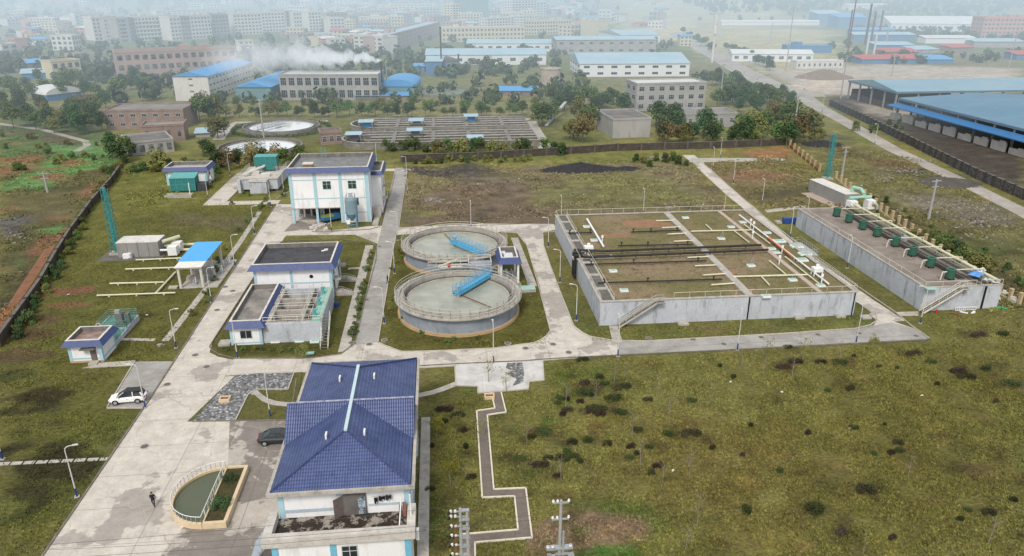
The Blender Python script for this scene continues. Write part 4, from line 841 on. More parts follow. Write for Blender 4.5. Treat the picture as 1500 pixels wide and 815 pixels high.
for yy in (122.5,124.0): q.cone((24.6,yy,4.7),(23.3,yy,4.7),.3,.3,8); q.cone((23.3,yy,4.8),(23.3,yy,.5),.3,.3,8)
solo('down_pipe', q, DARKM, 'pair of thick black pipes bending down the west wall of the planted tank', 'pipe')
for i,(a,b_) in enumerate((((961,323.5),(988,323)),((970,333.8),(997,332.6)),((978,343.3),(1006,341.8)),((987,353.8),(1016,352.5)),((1007,377.5),(1038,376)),((1018,389.6),(1048,388.5)),((1030,403.3),(1063,401)),((1042,417.5),(1076,415)))):
    run(ordn(i)+' short cream pipe from the back, ending at the centre walkway of the planted tank', [a,b_], .13, CREAMP, 4.25, group='short cream pipes')
run('cream pipe crossing the back right quarter of the planted tank', [(1012,339),(1103,337)], .13, CREAMP, 4.25)
run('cream pipe crossing the front right quarter of the planted tank', [(1074,405.5),(1182,402.6)], .15, CREAMP, 4.25)
for i,(a,b_) in enumerate((((1034,329),(1043,337.5)),((1075,338),(1097,355)),((1115,405),(1127,417.5)),((1127,382),(1151,402)),((1090,329),(1128,357)),((1150,376),(1200,416)))):
    run(['short stub pipe behind the cream pipe at the back','slanting cream pipe between the back quarter pipe and the black pair','stub pipe in front of the front right cream pipe','cream pipe joining the front right cream pipe from behind','cream pipe beside the row of white posts at the back','cream pipe beside the orange one towards the front corner'][i], [a,b_], .12, CREAMP, 4.25)
run('long white pipe running front to back along the east side of the planted tank', [(1083,315),(1214,416)], .14, WHT, 4.4)
run('orange pipe section beside the white pipe on the planted tank', [(1126,349),(1160,376)], .16, M('orange_pipe', (.50,.15,.05), (.4,.14,.06)), 4.55)
run('white pipe at the back left of the planted tank', [(860,321),(884,361)], .2, WHT, 4.4)
for i,(px,py) in enumerate(((1088,325.5),(1071,332.5),(1056.5,349.5),(1124,341),(1141.5,353.5),(1130.5,364.5),(1137,370),(1167,361),(1179,372),(1173.5,381),(1100,389),(1161,410),(1202,418.5),(1004,319),(859,332),(870,352),(898,397),(914,425.5),(1122,434))):
    x, y, _ = tp(px,py); big = i in (4,7,8,9); t = thing('inspection_hatch', ['green hatch by the back rail near the east walkway','whitish hatch with a stand at the back of the planted tank','hatch with a post in the back right quarter','green hatch beside the second white post','green hatch next to the orange pipe','upper of two small white lids by the east walkway','lower of two small white lids by the east walkway','wide green hatch beside the east platform','wide green hatch just in front of the east platform','green hatch beside the front end of the orange pipe','hatch with a stand in the middle right quarter','hatch with a stand in the front right quarter','green hatch nearest the front right corner','small white lid against the back rail','small lid beside the white pipe at the back left','small lid halfway down the white back left pipe','small lid with a pole in the left half','white lid in the front left quarter','small lid against the front coping'][i]+' of the tank', 'hatch', (x,y,3.86), 0, 'hatches on the planted tank')
    w_, d_ = (2.2,1.5) if big else (1.3,1.0); q = MB(); q.cb(0,0,0,w_,d_,.28); part('frame', q, WHT, t); q = MB(); q.cb(0,0,.281,w_*.78,d_*.72,.05); part('lid', q, GHAT, t)
    if i in (1,2,10,11): q = MB(); q.bar((-.3,0,.3),(.2,0,1.6),.05); q.bar((.2,0,1.6),(.5,0,.3),.05); part('stand', q, STEEL, t)
for i,(px,py) in enumerate(((1099,332),(1103.5,336),(1102,350),(1145,372),(1141,387),(1203,415),(882,357))):
    x, y, _ = tp(px,py); t = thing('instrument_post', ['backmost white instrument post on the east side of the tank','second white instrument post from the back','third white instrument post, left of the long white pipe','instrument post beside the orange pipe','instrument post in front of the orange pipe, left of it','instrument post nearest the front right corner','instrument post beside the white pipe at the back left'][i], 'post', (x,y,3.86), 0, 'white instrument posts')
    q = MB(); q.cyl(0,0,0,1.3,.09,.09,8); part('post', q, WHT, t); q = MB(); q.cyl(0,0,1.3,1.75,.24,.2,10); part('head', q, WHT, t)
for px,py,lab in ((1196,402,'white mixer unit on legs near the front right corner of the planted tank'),(862,370,'white pump unit where the thick black pipes start')):
    x, y, _ = tp(px,py); t = thing('mixer_unit', lab, 'machine', (x,y,3.86)); q = MB(); q.cb(0,0,.7,1.6,1.2,.7); part('housing', q, WHT, t); q = MB(); q.cyl(0,0,1.4,1.9,.35,.3,10); part('motor', q, WHT, t)
    for a,b_ in ((-.7,-.5),(.7,-.5),(.7,.5),(-.7,.5)): q = MB(); q.box(a-.08,a+.08,b_-.08,b_+.08,0,.7); part('leg', q, WHT, t)
q = MB(); q.cb(0,0,0,7.5,1.6,.25); q.cb(0,.1,.25,6.6,1.1,.02,mi=1); solo('channel_frame', q, [CONC, BLK], 'dark slotted frame under the start of the thick black pipes', 'frame', tp(868,378,3.86))
for i,(px,py,s_) in enumerate(((1000,475,1),(1170,466,.9),(1230,464,.9),(1268,466,.9))):
    x, y = P(px,py); q = MB(); q.cb(0,0,0,1.7*s_,1.2*s_,.3); q.cb(.05,.05,.3,1.5*s_,1.0*s_,.06); solo('manhole_slab', q, SLAB, ordn(i)+' concrete manhole slab from the left at the foot of the planted tank', 'manhole', (x,y,0), 0, 'manhole slabs at the tank foot')
# ================================================================ long tank with green fans
lt = thing('long_tank', 'long narrow grey walled tank with bare concrete top and a row of green fans', 'tank', (77.4,103.2,0))
lx0,lx1,ly0,ly1,lz = 77.4,90.8,103.4,148.8,4.0
LTOP = M('dirty_slab', (.25,.22,.19), (.16,.13,.11), .3, .9, .9, fine=.2, stain=(.08,.07,.06), stamt=.7)
m = MB(); m.box(lx0,lx1,ly0,ly1,0,lz); part('tank_wall', m, GREYW, lt, world=True); m = MB(); m.box(lx0+.35,lx1-.35,ly0+.35,ly1-.35,lz+.002,lz+.06); part('top_slab', m, LTOP, lt, world=True)
m = MB(); m.box(lx0-.05,lx0+.35,ly0,ly1,lz+.01,lz+.2); m.box(lx1-.35,lx1+.05,ly0,ly1,lz+.01,lz+.2); m.box(lx0+.35,lx1-.35,ly0,ly0+.35,lz+.01,lz+.2); m.box(lx0+.35,lx1-.35,ly1-.35,ly1,lz+.01,lz+.2); part('coping', m, CONC, lt, world=True)
m = MB(); m.rail([(lx0+.1,ly0+.1,lz+.2),(lx0+.1,ly1-.1,lz+.2)], .9, 3.5, .035, 0); part('railing', m, CREAM, lt, world=True)
m = MB(); m.rail([(lx0+.1,ly0+.1,lz+.2),(86.2,ly0+.1,lz+.2)], .9, 3, .045, 0); m.rail([(87,ly0+.1,lz+.2),(lx1,ly0+.1,lz+.2)], .9, 2.5, .045, 0); part('railing', m, CREAM, lt, world=True)
q = MB(); q.box(lx1-2.6,lx1-2.2,ly0+.4,ly1-.4,lz+.07,lz+.55); q.box(lx1-3.9,lx1-3.5,ly0+.4,ly1-.4,lz+.07,lz+.35); part('cable_channel', q, CONCD, lt, world=True)
for x, w_ in ((lx1-3,.35),): q = MB(); q.box(x,x+w_,ly0-.08,ly0-.002,0,lz); part('wall_joint', q, BLK, lt, world=True)
for nm, x, z, r, mt in (('outer',lx1-.35,4.75,.12,CREAMP),('middle',lx1-.9,4.85,.2,CREAMP),('inner',lx1-1.7,4.6,.12,M('olive_pipe', (.35,.36,.22)))):
    run(nm+' of the three long cream pipes along the east edge of the long tank', [(x,ly0+.3,z),(x,ly1-.3,z)], r, mt, z, group='long pipes on the fan tank', sup=5)
for i, x in enumerate((lx1-4.6,lx1-5.1,lx1-5.5)):
    run(['right','middle','left'][i]+' of three thin black cables along the long tank top', [(x,ly0+3,4.25),(x-.2,ly0+22,4.25),(x,ly1-6,4.25)], .09, DARKM, 4.25, group='black lines on the fan tank', sup=7)
for i,(px,py) in enumerate(((1225,317),(1243,326),(1263,336),(1284,346.5),(1310.5,361),(1335.5,375),(1361.5,391.5),(1390.5,409))):
    x, y = P(px,py,4.1); t = thing('aeration_fan', ordn(i)+' green drum fan from the back on the long tank', 'fan', (x,y,4.06), 0, 'green drum fans')
    q = MB(); q.cyl(0,0,.35,1.7,.74,.74,20); q.ring(0,0,.45,.80,1.7,1.82,20); part('drum', q, M('fan_green', (.035,.11,.075), (.022,.075,.05), 1, .6, .55), t)
    q = MB(); q.ring(0,0,.48,.58,1.82,1.88,12); q.cyl(0,0,1.71,1.79,.45,.45,12,1); part('top_opening', q, [M('fan_green_light', (.07,.22,.16)), BLK], t)
    for k_ in range(4): q = MB(); a = math.pi/4+k_*math.pi/2; q.cb(.65*math.cos(a),.65*math.sin(a),0,.14,.14,.36); part('leg', q, BLK, t)
    q = MB(); q.tube([(.8,.2,1.6),(lx1-1.0-x,.2,1.6)],.09,6); q.tube([(lx1-1.0-x,.2,1.6),(lx1-1.0-x,.2,.8)],.09,6); part('supply_pipe', q, CREAMP, t)
    if i > 3: q = MB(); q.tube([(-.8,-.1,1.4),(-1.5,-.1,1.4),(-1.7,-.1,0)],.10,6); part('inlet_pipe', q, CREAM, t)
stair('pale cream two-flight stair on the front wall of the fan tank', P(1350,460)[0]+.2, P(1408,423,4)[0], .5, ly0, 4.0, (CREAM, CONCD))
q = MB(); q.cb(0,0,0,1.2,1.0,.7); q.cyl(0,0,.7,1.0,.4,.4,10); solo('steel_tank', q, STEEL, 'small steel box between the fifth fan and the pipes', 'box', tp(1325,353,4.07))
q = MB(); q.cb(0,0,0,1.9,1.1,.1); solo('inspection_hatch', q, GHAT, 'pale green lid at the front left corner of the fan tank', 'hatch', tp(1364,423,4.21))
def crumple(w_, d_, h, seed, n=7):
    rs = random.Random(seed); m = MB(); vs = [(-w_/2+w_*i/n+rs.uniform(-.1,.1), -d_/2+d_*j/n+rs.uniform(-.1,.1), rs.uniform(.02,h)*(1 if 0 < i < n and 0 < j < n else .1)) for j in range(n+1) for i in range(n+1)]
    return m.add(vs, [(j*(n+1)+i,j*(n+1)+i+1,(j+1)*(n+1)+i+1,(j+1)*(n+1)+i) for j in range(n) for i in range(n)])
solo('tarpaulin', crumple(2.6,1.8,.5,3), M('blue_tarp', (.08,.25,.60), (.2,.4,.7), 2), 'crumpled blue sheet on the pipes near the front of the fan tank', 'tarpaulin', tp(1430,402,4.9), .6)
solo('tarpaulin', crumple(2.4,1.2,.5,5), M('white_tarp', (.62,.64,.66), (.3,.3,.32), 2), 'crumpled white sheet at the front right corner of the fan tank', 'tarpaulin', tp(1452,412,4.3), -.6)
solo('tarpaulin', crumple(1.9,.8,.5,6), M('white_tarp', (.62,.64,.66)), 'small white sheet behind the blue one on the fan tank', 'tarpaulin', tp(1438,397,5.0), .5)
q = MB()
for i in range(11): q.bar((i*.36,0,0),(i*.36,0,.5),.09)
q.bar((0,0,0),(3.6,0,0),.1); q.bar((0,0,.5),(3.6,0,.5),.1); solo('ladder', q, WHT, 'white ladder lying on its side against the foot of the fan tank', 'ladder', (83.2,103.0,.05))
q = MB(); q.cyl(0,0,0,.6,.22,.16,10); solo('bucket', q, REDP, 'red bucket under the stair of the fan tank', 'bucket', (*P(1371,459),0))
for i,(px,py,c_) in enumerate(((1398,461,'rust'),(1412,459,'white'),(1425,459,'white'),(1405,463,'rust'))):
    x, y = P(px,py); q = MB(); q.bar((-.5,-.2,.1),(.6,.25,.16),.25,.14); q.cb(.2,0,0,.5,.3,.15,.4); solo('scrap_piece', q, RUST if c_ == 'rust' else WHT, ['first','second','third','nearest'][i]+' '+c_+' scrap piece from the left on the grass before the fan tank', 'scrap', (x,y,.02), rnd.uniform(0,3))
solo('hose_heap', crumple(1.6,.8,.35,9), M('bright_green_net', (.03,.35,.14)), 'bright green net lying right of the fan tank', 'net', (*P(1468,452),.02), -.7)
for i,(px,py,s_) in enumerate(((1470,432,1.0),(1461,440,.9),(1484,443,1.3))):
    x, y = P(px,py); q = MB(); q.cb(0,0,0,1.1*s_,.8*s_,.5*s_,.3); q.cb(.1,.1,.5*s_,.7*s_,.5*s_,.25*s_,.8); solo('rubble_block', q, M('pale_block', (.52,.50,.44), (.38,.36,.30), 1.5), ['upper','left','largest'][i]+' pale block in the weeds right of the fan tank', 'rubble', (x,y,0), i*.7)
# ================================================================ perimeter posts on the right
PIER = M('beige_pier', (.46,.36,.22), (.36,.28,.17), 1.2, .6, .9)
prs = [(1157,215),(1163,221),(1169,226),(1175,231),(1181,236),(1187,241),(1193,246),(1200,252),(1224,263),(1231,269),(1237,274),(1244,280),(1265,291),(1273,297),(1281,304),(1289,311),(1297,317),(1306,323),(1315,330),(1324,336),(1334,343),(1344,351),(1354,358),(1364,366),(1375,374),(1386,383),(1398,392),(1410,399),(1423,407),(1436,416),(1449,424),(1462,434),(1478,441),(1492,447)]
for i,(px,py) in enumerate(prs):
    x, y = P(px,py); t = thing('fence_pier', ordn(i)+' beige brick pier from the back along the east boundary', 'pier', (x,y,0), R(8), 'beige boundary piers')
    t.rotation_euler.z = R(8)
    q = MB(); q.cb(0,0,0,.5,.5,2.1); part('shaft', q, PIER, t); q = MB(); q.cb(0,0,2.1,.62,.62,.14); part('cap', q, PIER, t)
    if i < len(prs)-1 and not (7 <= i <= 7):
        x2, y2 = P(*prs[i+1]); q = MB(); q.bar((x,y,.25),(x2,y2,.25),.25,.5); 
        if i < 8:
            for z in (.7,1.6): q.bar((x,y,z),(x2,y2,z),.05)
            n = 9
            for j in range(1,n): f = j/n; q.bar((x+(x2-x)*f,y+(y2-y)*f,.5),(x+(x2-x)*f,y+(y2-y)*f,1.8),.04)
        part('base_wall', q, RUST if i < 8 else PIER, t, world=True)
# back wall of the plant (dark, stepped) and old wall
def wall(name, lab, pts, h, th, mat, pier=None, pmat=None, px=True):
    pts = [P(*p) for p in pts] if px else pts; t = thing(name, lab, 'wall', (pts[0][0],pts[0][1],0)); m = MB()
    for a, b_ in zip(pts, pts[1:]): m.bar((a[0],a[1],h/2-.1),(b_[0],b_[1],h/2-.1),th,h+.2)
    part('wall', m, mat, t, world=True)
    m = MB()
    for a, b_ in zip(pts, pts[1:]): m.bar((a[0],a[1],h+.06),(b_[0],b_[1],h+.06),th+.14,.12)
    part('coping', m, CONCD, t, world=True)
    if pier:
        k_ = 0
        for a, b_ in zip(pts, pts[1:]):
            L = math.dist(a,b_); n = max(1,int(L/pier))
            for i in range(n):
                f = i/n; q = MB(); q.cb(a[0]+(b_[0]-a[0])*f, a[1]+(b_[1]-a[1])*f, 0, th+.25, th+.25, h+.25, math.atan2(b_[1]-a[1], b_[0]-a[0])); part('pier', q, pmat or mat, t, world=True)
    return t
WDARK = M('dark_boundary_wall', (.075,.065,.055), (.04,.035,.03), .6, .8, .95, fine=.2, stain=(.15,.14,.12), stamt=.5)
wall('boundary_wall', 'long dark boundary wall across the back of the plant', [(588,238),(700,234),(800,228),(905,221),(1040,218),(1150,213)], 2.2, .3, WDARK, 7, M('pier_grey', (.11,.10,.09)))
wall('boundary_wall', 'low grey wall behind the teal roofed grit chamber', [(312,241),(425,238)], 1.6, .3, M('low_wall_grey', (.20,.19,.18), (.12,.11,.10)), 8)
wall('boundary_wall', 'dark mossy wall along the western edge of the plant', [(0,508),(40,452),(62,420),(85,378),(105,345),(135,303),(165,268),(176,252)], 1.7, .35, M('mossy_wall', (.045,.040,.03), (.08,.06,.045), .5, .8, .95, fine=.3), 6)
STONE, nt, b, pos = base('rubble_stone', .9, 0, .2)
v = node(nt, 'ShaderNodeTexVoronoi', feature='DISTANCE_TO_EDGE'); v.inputs['Scale'].default_value = 1.1; nt.links.new(pos, v.inputs['Vector'])
k = mixc(nt, ramp(nt, nz(nt, pos, .6, 4, .7), .35, .65), (.055,.055,.055), (.13,.125,.12)); k = mulramp(nt, k, v.outputs['Distance'], .4, 1.2, 0, .12); nt.links.new(k, b.inputs['Base Color'])
wall('retaining_wall', 'dark rubble stone retaining wall with spiked railing beside the eastern road', [(1560,322),(1500,293),(1430,262),(1330,211),(1260,176),(1215,155)], 2.6, .6, STONE, 4, M('wall_spikes', (.06,.055,.05)))
# ================================================================ west side plant
bf = thing('biofilter_box', 'long grey panelled container with white lid beside the teal chimney', 'container', (-63.6,142.4,0))
bx = (-63.6,-55.8,142.4,146.6)
GPAN = M('grey_panels', (.27,.27,.26), (.22,.22,.215), .5, .6, .6, fine=.05, stain=(.16,.15,.14), streak=True)
m = MB(); m.box(*bx,.1,3.0); part('container_wall', m, GPAN, bf, world=True); m = MB()
for i in range(2): m.box(bx[0]-.05+i*3.95,bx[0]+3.85+i*4.0,bx[2]-.05,bx[3]+.05,3.0,3.12)
part('lid', m, M('offwhite_lid', (.62,.61,.57), (.42,.41,.38), .9, .6), bf, world=True)
q = MB(); 
for x in (bx[0]+3.9,): q.box(x-.05,x+.05,bx[2]-.04,bx[2]-.002,.1,3.0)
for x in (bx[0]+1.95, bx[0]+5.9): q.box(x-.03,x+.03,bx[2]-.03,bx[2]-.002,.1,3.0)
part('panel_ribs', q, CONCD, bf, world=True)
q = MB(); q.box(-67,-55,140.6,147.2,.0,.09); part('concrete_pad', q, CONCD, bf, world=True)
q = MB(); q.cb(-61.6,141.9,.1,1.6,.8,.9); q.cyl(-61.2,141.6,.3,1.2,.4,.4,12); solo('pump_set', q, WHT, 'white pump set at the foot of the grey panelled container', 'pump')
for i, y in enumerate((142.8,145.3)):
    t = thing('blower', ['front','rear'][i]+' of two white cube blowers east of the grey container', 'blower', (-53.2,y,0), 0, 'white cube blowers'); q = MB(); q.cb(0,0,.3,1.7,1.7,1.7); part('housing', q, WHT, t); q = MB(); q.cb(-.86,0,.6,.03,1.2,1.0); part('inlet', q, BLK, t)
    q = MB(); q.cone((-1,0,1.2),(-2.5,0,1.2),.22,.22,8); part('duct', q, WHT, t)
q = MB(); q.cone((-55.2,143.6,2.7),(-53,146.6,2.7),.35,.35,10); solo('duct', q, CREAMP, 'thick slanting cream duct over the white blowers', 'duct')
TEALC = M('teal_lattice', (.05,.27,.27), (.035,.18,.19), .9, .6, .6)
def chimney(loc, h, lab):
    t = thing('lattice_chimney', lab, 'chimney', loc)
    q = MB(); q.cyl(0,0,.4,h,.34,.30,12); part('flue', q, TEALC, t)
    for a, b_ in ((-1,-1),(1,-1),(1,1),(-1,1)): q = MB(); q.bar((a*.75,b_*.75,0),(a*.48,b_*.48,h-.4),.09); part('leg', q, TEALC, t)
    q = MB(); n = int(h/1.3)
    for i in range(n):
        z0, z1 = i*(h-.6)/n+.2, (i+1)*(h-.6)/n+.2; w0, w1 = .75-.27*z0/h, .75-.27*z1/h
        c = [(-1,-1),(1,-1),(1,1),(-1,1)]
        for j in range(4):
            a, b_ = c[j], c[(j+1) % 4]; q.bar((a[0]*w0,a[1]*w0,z0),(b_[0]*w1,b_[1]*w1,z1),.06); q.bar((a[0]*w1,a[1]*w1,z1),(b_[0]*w1,b_[1]*w1,z1),.06)
    part('lattice', q, TEALC, t); q = MB()
    for i in range(int(h/.9)): q.ring(.6,0,.28,.33,.9*i+1.5,.9*i+1.56,8,-1.57,1.57)
    part('ladder_cage', q, RUST, t); q = MB(); q.cb(0,0,0,2.3,2.3,.4); part('footing', q, CONC, t)
xw = P(172,372); chimney((xw[0],xw[1],0), hgt(172,372,97), 'tall teal lattice chimney beside the grey panelled container on the west lawn')
xe = P(1212,262); chimney((xe[0],xe[1],0), hgt(1212,262,66), 'teal lattice chimney at the east boundary beside the grey sheet box')
# east scrubber box
eb = thing('scrubber_box', 'grey sheet box with pale lid and turquoise duct at the east boundary', 'container', (97.5,163,0), R(6))
q = MB(); q.cb(0,7.0,.1,3.6,15,3.0); part('container_wall', q, GPAN, eb); q = MB(); q.cb(0,7.0,3.1,3.7,15.1,.12); part('lid', q, M('offwhite_lid', (.62,.61,.57)), eb)
q = MB(); q.cb(-3.2,4,.0,3.0,18,.08); part('concrete_pad', q, M('pinkish_pad', (.36,.27,.21), (.42,.40,.36), .8), eb)
q = MB(); q.tube([(1,1,3.2),(1,1,4.4),(1.8,-1.0,4.4),(1.8,-2.4,3.6),(1.8,-2.6,2.6)],.42,10); part('duct', q, M('seafoam_duct', (.30,.50,.42), (.22,.40,.34)), eb)
q = MB(); q.cone((-2.2,-2.6,2.9),(3.6,-2.6,2.9),.35,.35,10); part('header', q, M('seafoam_duct', (.30,.50,.42)), eb)
for i, x in enumerate((-1.7,3.0)):
    q = MB(); q.cb(x,-3.2,.2,1.9,1.8,2.2); part('fan_housing', q, WHT, eb); q = MB(); n = 9
    q.tube([(x+1.6*math.sin(a)*.9,-4.4,.2+1.6*math.cos(a)) for a in [math.pi/2*j/7 for j in range(8)]],.38,10); part('elbow', q, M('elbow_cream', (.50,.50,.40)), eb)
q = MB(); q.cyl(-3.6,-1.5,.1,1.4,.25,.25,10); q.cb(-2.6,-4.2,.1,1.2,.8,.5); part('pump', q, RUST, eb)
# blue canopy shelter
sh = thing('blue_canopy_shelter', 'open shelter with bright blue sheet roof on cream posts over pumps', 'shelter', (-46.6,124.2,0))
sx0,sx1,sy0,sy1 = -46.7,-42.6,125,138
for x in (sx0+.2,sx1-.1):
    for y in (sy0+.3,(sy0+sy1)/2,sy1-.5):
        if x < -46 and y > 126: q = MB(); q.box(x-.12,x+.12,y-.12,y+.12,0,3.9)
        else: q = MB(); q.box(x-.19,x+.19,y-.19,y+.19,0,3.9)
        part('post', q, CREAM, sh, world=True)
q = MB(); q.box(sx0-.1,sx1+.1,sy0-.1,sy0+.3,3.7,3.95); q.box(sx0,sx0+.25,sy0+.3,sy1,3.7,3.95); q.box(sx1-.25,sx1,sy0+.3,sy1,3.7,3.95); q.box(sx0,sx1,sy1-.3,sy1,3.7,3.94); part('beam', q, CREAM, sh, world=True)
q = MB(); q.box(sx0-.3,sx1+.3,sy0-.3,sy0+3.0,3.98,4.05); part('white_roof_panel', q, M('worn_white_panel', (.72,.70,.65), (.5,.45,.4), 1), sh, world=True)
q = MB(); q.box(sx0-.5,sx1+.4,sy0+2.8,sy1+.3,4.06,4.16); part('blue_roof', q, M('sky_blue_sheet', (.09,.37,.70), (.08,.33,.64), .4), sh, world=True)
q = MB(); q.box(sx0,sx1+2.4,sy0,sy1+1,0,.1); q.box(sx0+.3,sx1,sy0+3.0,sy0+4.4,.1,.9); q.box(sx0+.3,sx1,sy0+6.2,sy0+7.6,.1,.9); part('floor', q, CONC, sh, world=True)
for i,(x,y) in enumerate(((-44.6,126.6),(-43.4,127.2),(-42.0,129.5),(-41.4,132),(-41.8,134.6),(-41.2,136.4))):
    t = thing('pump_unit', ordn(i)+' grey pump from the front under and beside the blue canopy', 'pump', (x,y,.1), 0, 'pumps at the blue canopy'); q = MB(); q.cb(0,0,0,.9,.6,.35); q.cyl(0,0,.3,.95,.25,.2,10); part('pump_body', q, STEEL, t); q = MB(); q.cone((.3,0,.4),(.3,0,1.5),.07,.07,6); part('riser', q, WHT, t)
for i,(a,b_,r) in enumerate((((300,357),(246,360),.28),((290,365),(255,367),.28),((270,378),(199,381),.14),((258,392),(184,394.5),.15),((240,413.5),(161,415.5),.15),((257,429),(142,433),.15),((257,399),(228,430),.18))):
    q = MB(); A_, B_ = P3(*a,.35), P3(*b_,.35); q.cone(A_,B_,r,r,8)
    for f in (.15,.5,.85): q.cb(A_[0]+(B_[0]-A_[0])*f,A_[1]+(B_[1]-A_[1])*f,-.02,.25,.25,.3)
    solo('ground_pipe', q, CREAMP, ['upper thick pipe from the blowers to the canopy','lower thick pipe from the blowers to the canopy','cream pipe starting just below the grey container','second cream pipe down, ending left at the chimney side','third cream pipe down on the west lawn','longest and lowest cream pipe on the west lawn','slanting cream pipe linking the canopy to the lowest pipe'][i], 'pipe', group='cream pipes on the west lawn')
q = MB(); q.cb(0,0,0,1.5,1.1,.25); solo('manhole_slab', q, SLAB, 'pinkish square slab in front of the blue canopy shelter', 'manhole', (*P(254,422),0))
# small blue-skirt hut and screening tank
ht = thing('inlet_hut', 'tiny white hut with navy tile skirt, brown door and doorstep on the west lawn', 'hut', (-53.3,98.2,0))
W4,D4 = 4.5,4.6
m = MB(); m.box(0,W4,0,D4,0,2.7); part('wall', m, WHITE, ht); m = MB(); m.skirt(-.02,W4+.02,-.02,D4+.02,2.7,3.5,.6); m.box(.2,W4-.2,.2,D4-.2,2.72,2.85,3); part('roof', m, [NAVY, COPE, PARIN, M('reddish_flat', (.30,.27,.23), (.16,.06,.04), .7, .8)], ht)
trims(ht, W4, D4, 2.7, (0,W4-.4), (.5,), w=.4)
q = MB(); q.box(0,W4,-.08,-.05,0,.3); part('plinth', q, ORANGE, ht); q = MB(); q.box(2.95,3.75,-.09,-.05,.3,2.2); part('door', q, M('brown_door', (.16,.135,.12)), ht)
q = MB(); q.box(1.9,3.9,-.9,-.06,2.25,2.35); part('door_canopy', q, CONCD, ht); q = MB(); q.box(2.8,4.0,-1.1,-.09,0,.28); part('doorstep', q, SLAB, ht)
sct = thing('screening_tank', 'small green railed screen tank with a steel screen box behind the hut', 'tank', (-52.5,104.5,0))
q = MB(); q.box(-53.4,-48.9,107.5,112.3,-.1,.9); q.box(-50.6,-48.95,102.9,107.5,-.1,.7); part('basin', q, GREYW, sct, world=True)
q = MB(); q.box(-53.2,-49.1,107.7,112.1,.9,.93); q.box(-50.5,-49.1,103.0,107.4,.7,.73); part('green_cover', q, M('sea_green_cover', (.10,.25,.20), (.05,.13,.13), 1, .8), sct, world=True)
q = MB(); q.rail([(-53.3,107.6,.9),(-49,107.6,.9),(-49,112.2,.9),(-53.3,112.2,.9)],1.1,1.0,.04,2,True); q.rail([(-50.5,103,.7),(-50.5,107.5,.7)],1,1,.04,1); q.rail([(-49.05,103,.7),(-49.05,107.5,.7)],1,1,.04,1); part('railing', q, M('green_rail', (.14,.30,.24)), sct, world=True)
q = MB(); q.cb(-50.2,108.6,.93,1.0,.9,2.0); q.cb(-49.3,109.4,.93,.5,.8,1.6); part('screen_box', q, M('dark_steel', (.13,.14,.14), (.2,.21,.21)), sct, world=True)
q = MB(); q.cb(-50.3,108.5,2.95,.7,.5,.5); part('motor', q, M('motor_grey', (.30,.32,.33)), sct, world=True)
q = MB(); q.cb(-51.4,106.8,.1,.6,.5,.9); part('white_cabinet', q, WHT, sct, world=True)
# ring of lifebuoy
m = MB(); n = 20; m.tube([(.32*math.cos(2*math.pi*i/n),0,.32*math.sin(2*math.pi*i/n)) for i in range(n+1)],.09,6); solo('lifebuoy', m, M('pink_white', (.65,.45,.38)), 'pale lifebuoy hanging on the screen tank railing behind the hut', 'lifebuoy', (-53.0,107.45,1.5))
# valve house with green machine, north west
gv = thing('valve_building', 'small white building with navy skirt in the north west corner', 'building', (-72.6,199,0))
W5,D5 = 10.4,6.5
m = MB(); m.box(0,W5,0,D5,0,3.9); part('wall', m, WHITE, gv); m = MB(); m.skirt(-.1,W5+.1,-.1,D5+.1,3.9,5.0,.7); m.box(.2,W5-.2,.2,D5-.2,3.92,4.1,3); part('roof', m, [NAVY, COPE, PARIN, M('pale_flat', (.36,.35,.34), (.2,.19,.18))], gv); trims(gv, W5, D5, 3.9, (0,W5-.5), (), w=.5)
window(gv, 1.2,1.2,(W5+.002,2.5,1.8),'R'); q = MB(); q.ring(0,0,.5,.8,0,.5,12); q.v = [(W5+.3+v[2],1.6+v[0],1.6+v[1]) for v in q.v]; part('wall_fan', q, WHT, gv)
gc = thing('green_cabin', 'teal glass cabin with sloping top in front of the small north west building', 'cabin', (*P(251,282),0))
q = MB(); q.box(0,6.2,0,3.6,.3,3.6); part('cabin_wall', q, GREENT, gc); q = MB(); q.add([(-.1,-.15,3.6),(6.3,-.15,3.6),(6.3,3.7,4.3),(-.1,3.7,4.3),(-.1,3.7,3.6),(6.3,3.7,3.6)], [(0,1,2,3),(2,5,4,3),(0,3,4),(1,5,2)]); part('cabin_roof', q, M('pale_teal_roof', (.11,.33,.33), (.08,.27,.27), .6), gc)
q = MB()
for x in (0,1.5,3.1,4.6,6.2): q.box(x-.05,x+.05,-.06,-.005,.3,3.6)
q.box(0,6.2,-.05,-.006,1.9,2.0); part('frame', q, M('teal_light', (.08,.30,.30)), gc)
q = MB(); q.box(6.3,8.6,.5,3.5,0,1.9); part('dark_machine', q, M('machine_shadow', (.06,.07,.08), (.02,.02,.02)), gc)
ob = thing('concrete_trough', 'low concrete trough with upright pipe before the teal cabin', 'trough', (*P(241,291),0)); q = MB(); q.box(0,6.5,0,.4,0,.7); q.box(0,6.5,1.8,2.2,0,.7); q.box(6.1,6.5,.4,1.8,0,.69); part('trough_wall', q, CONC, ob); q = MB(); q.cone((6,1,0),(6,1,3.6),.12,.12,8); part('upright_pipe', q, WHT, ob)
sheet('path', [P(260,290),P(304,290),P(304,294),P(262,294)], PATHM, .05)
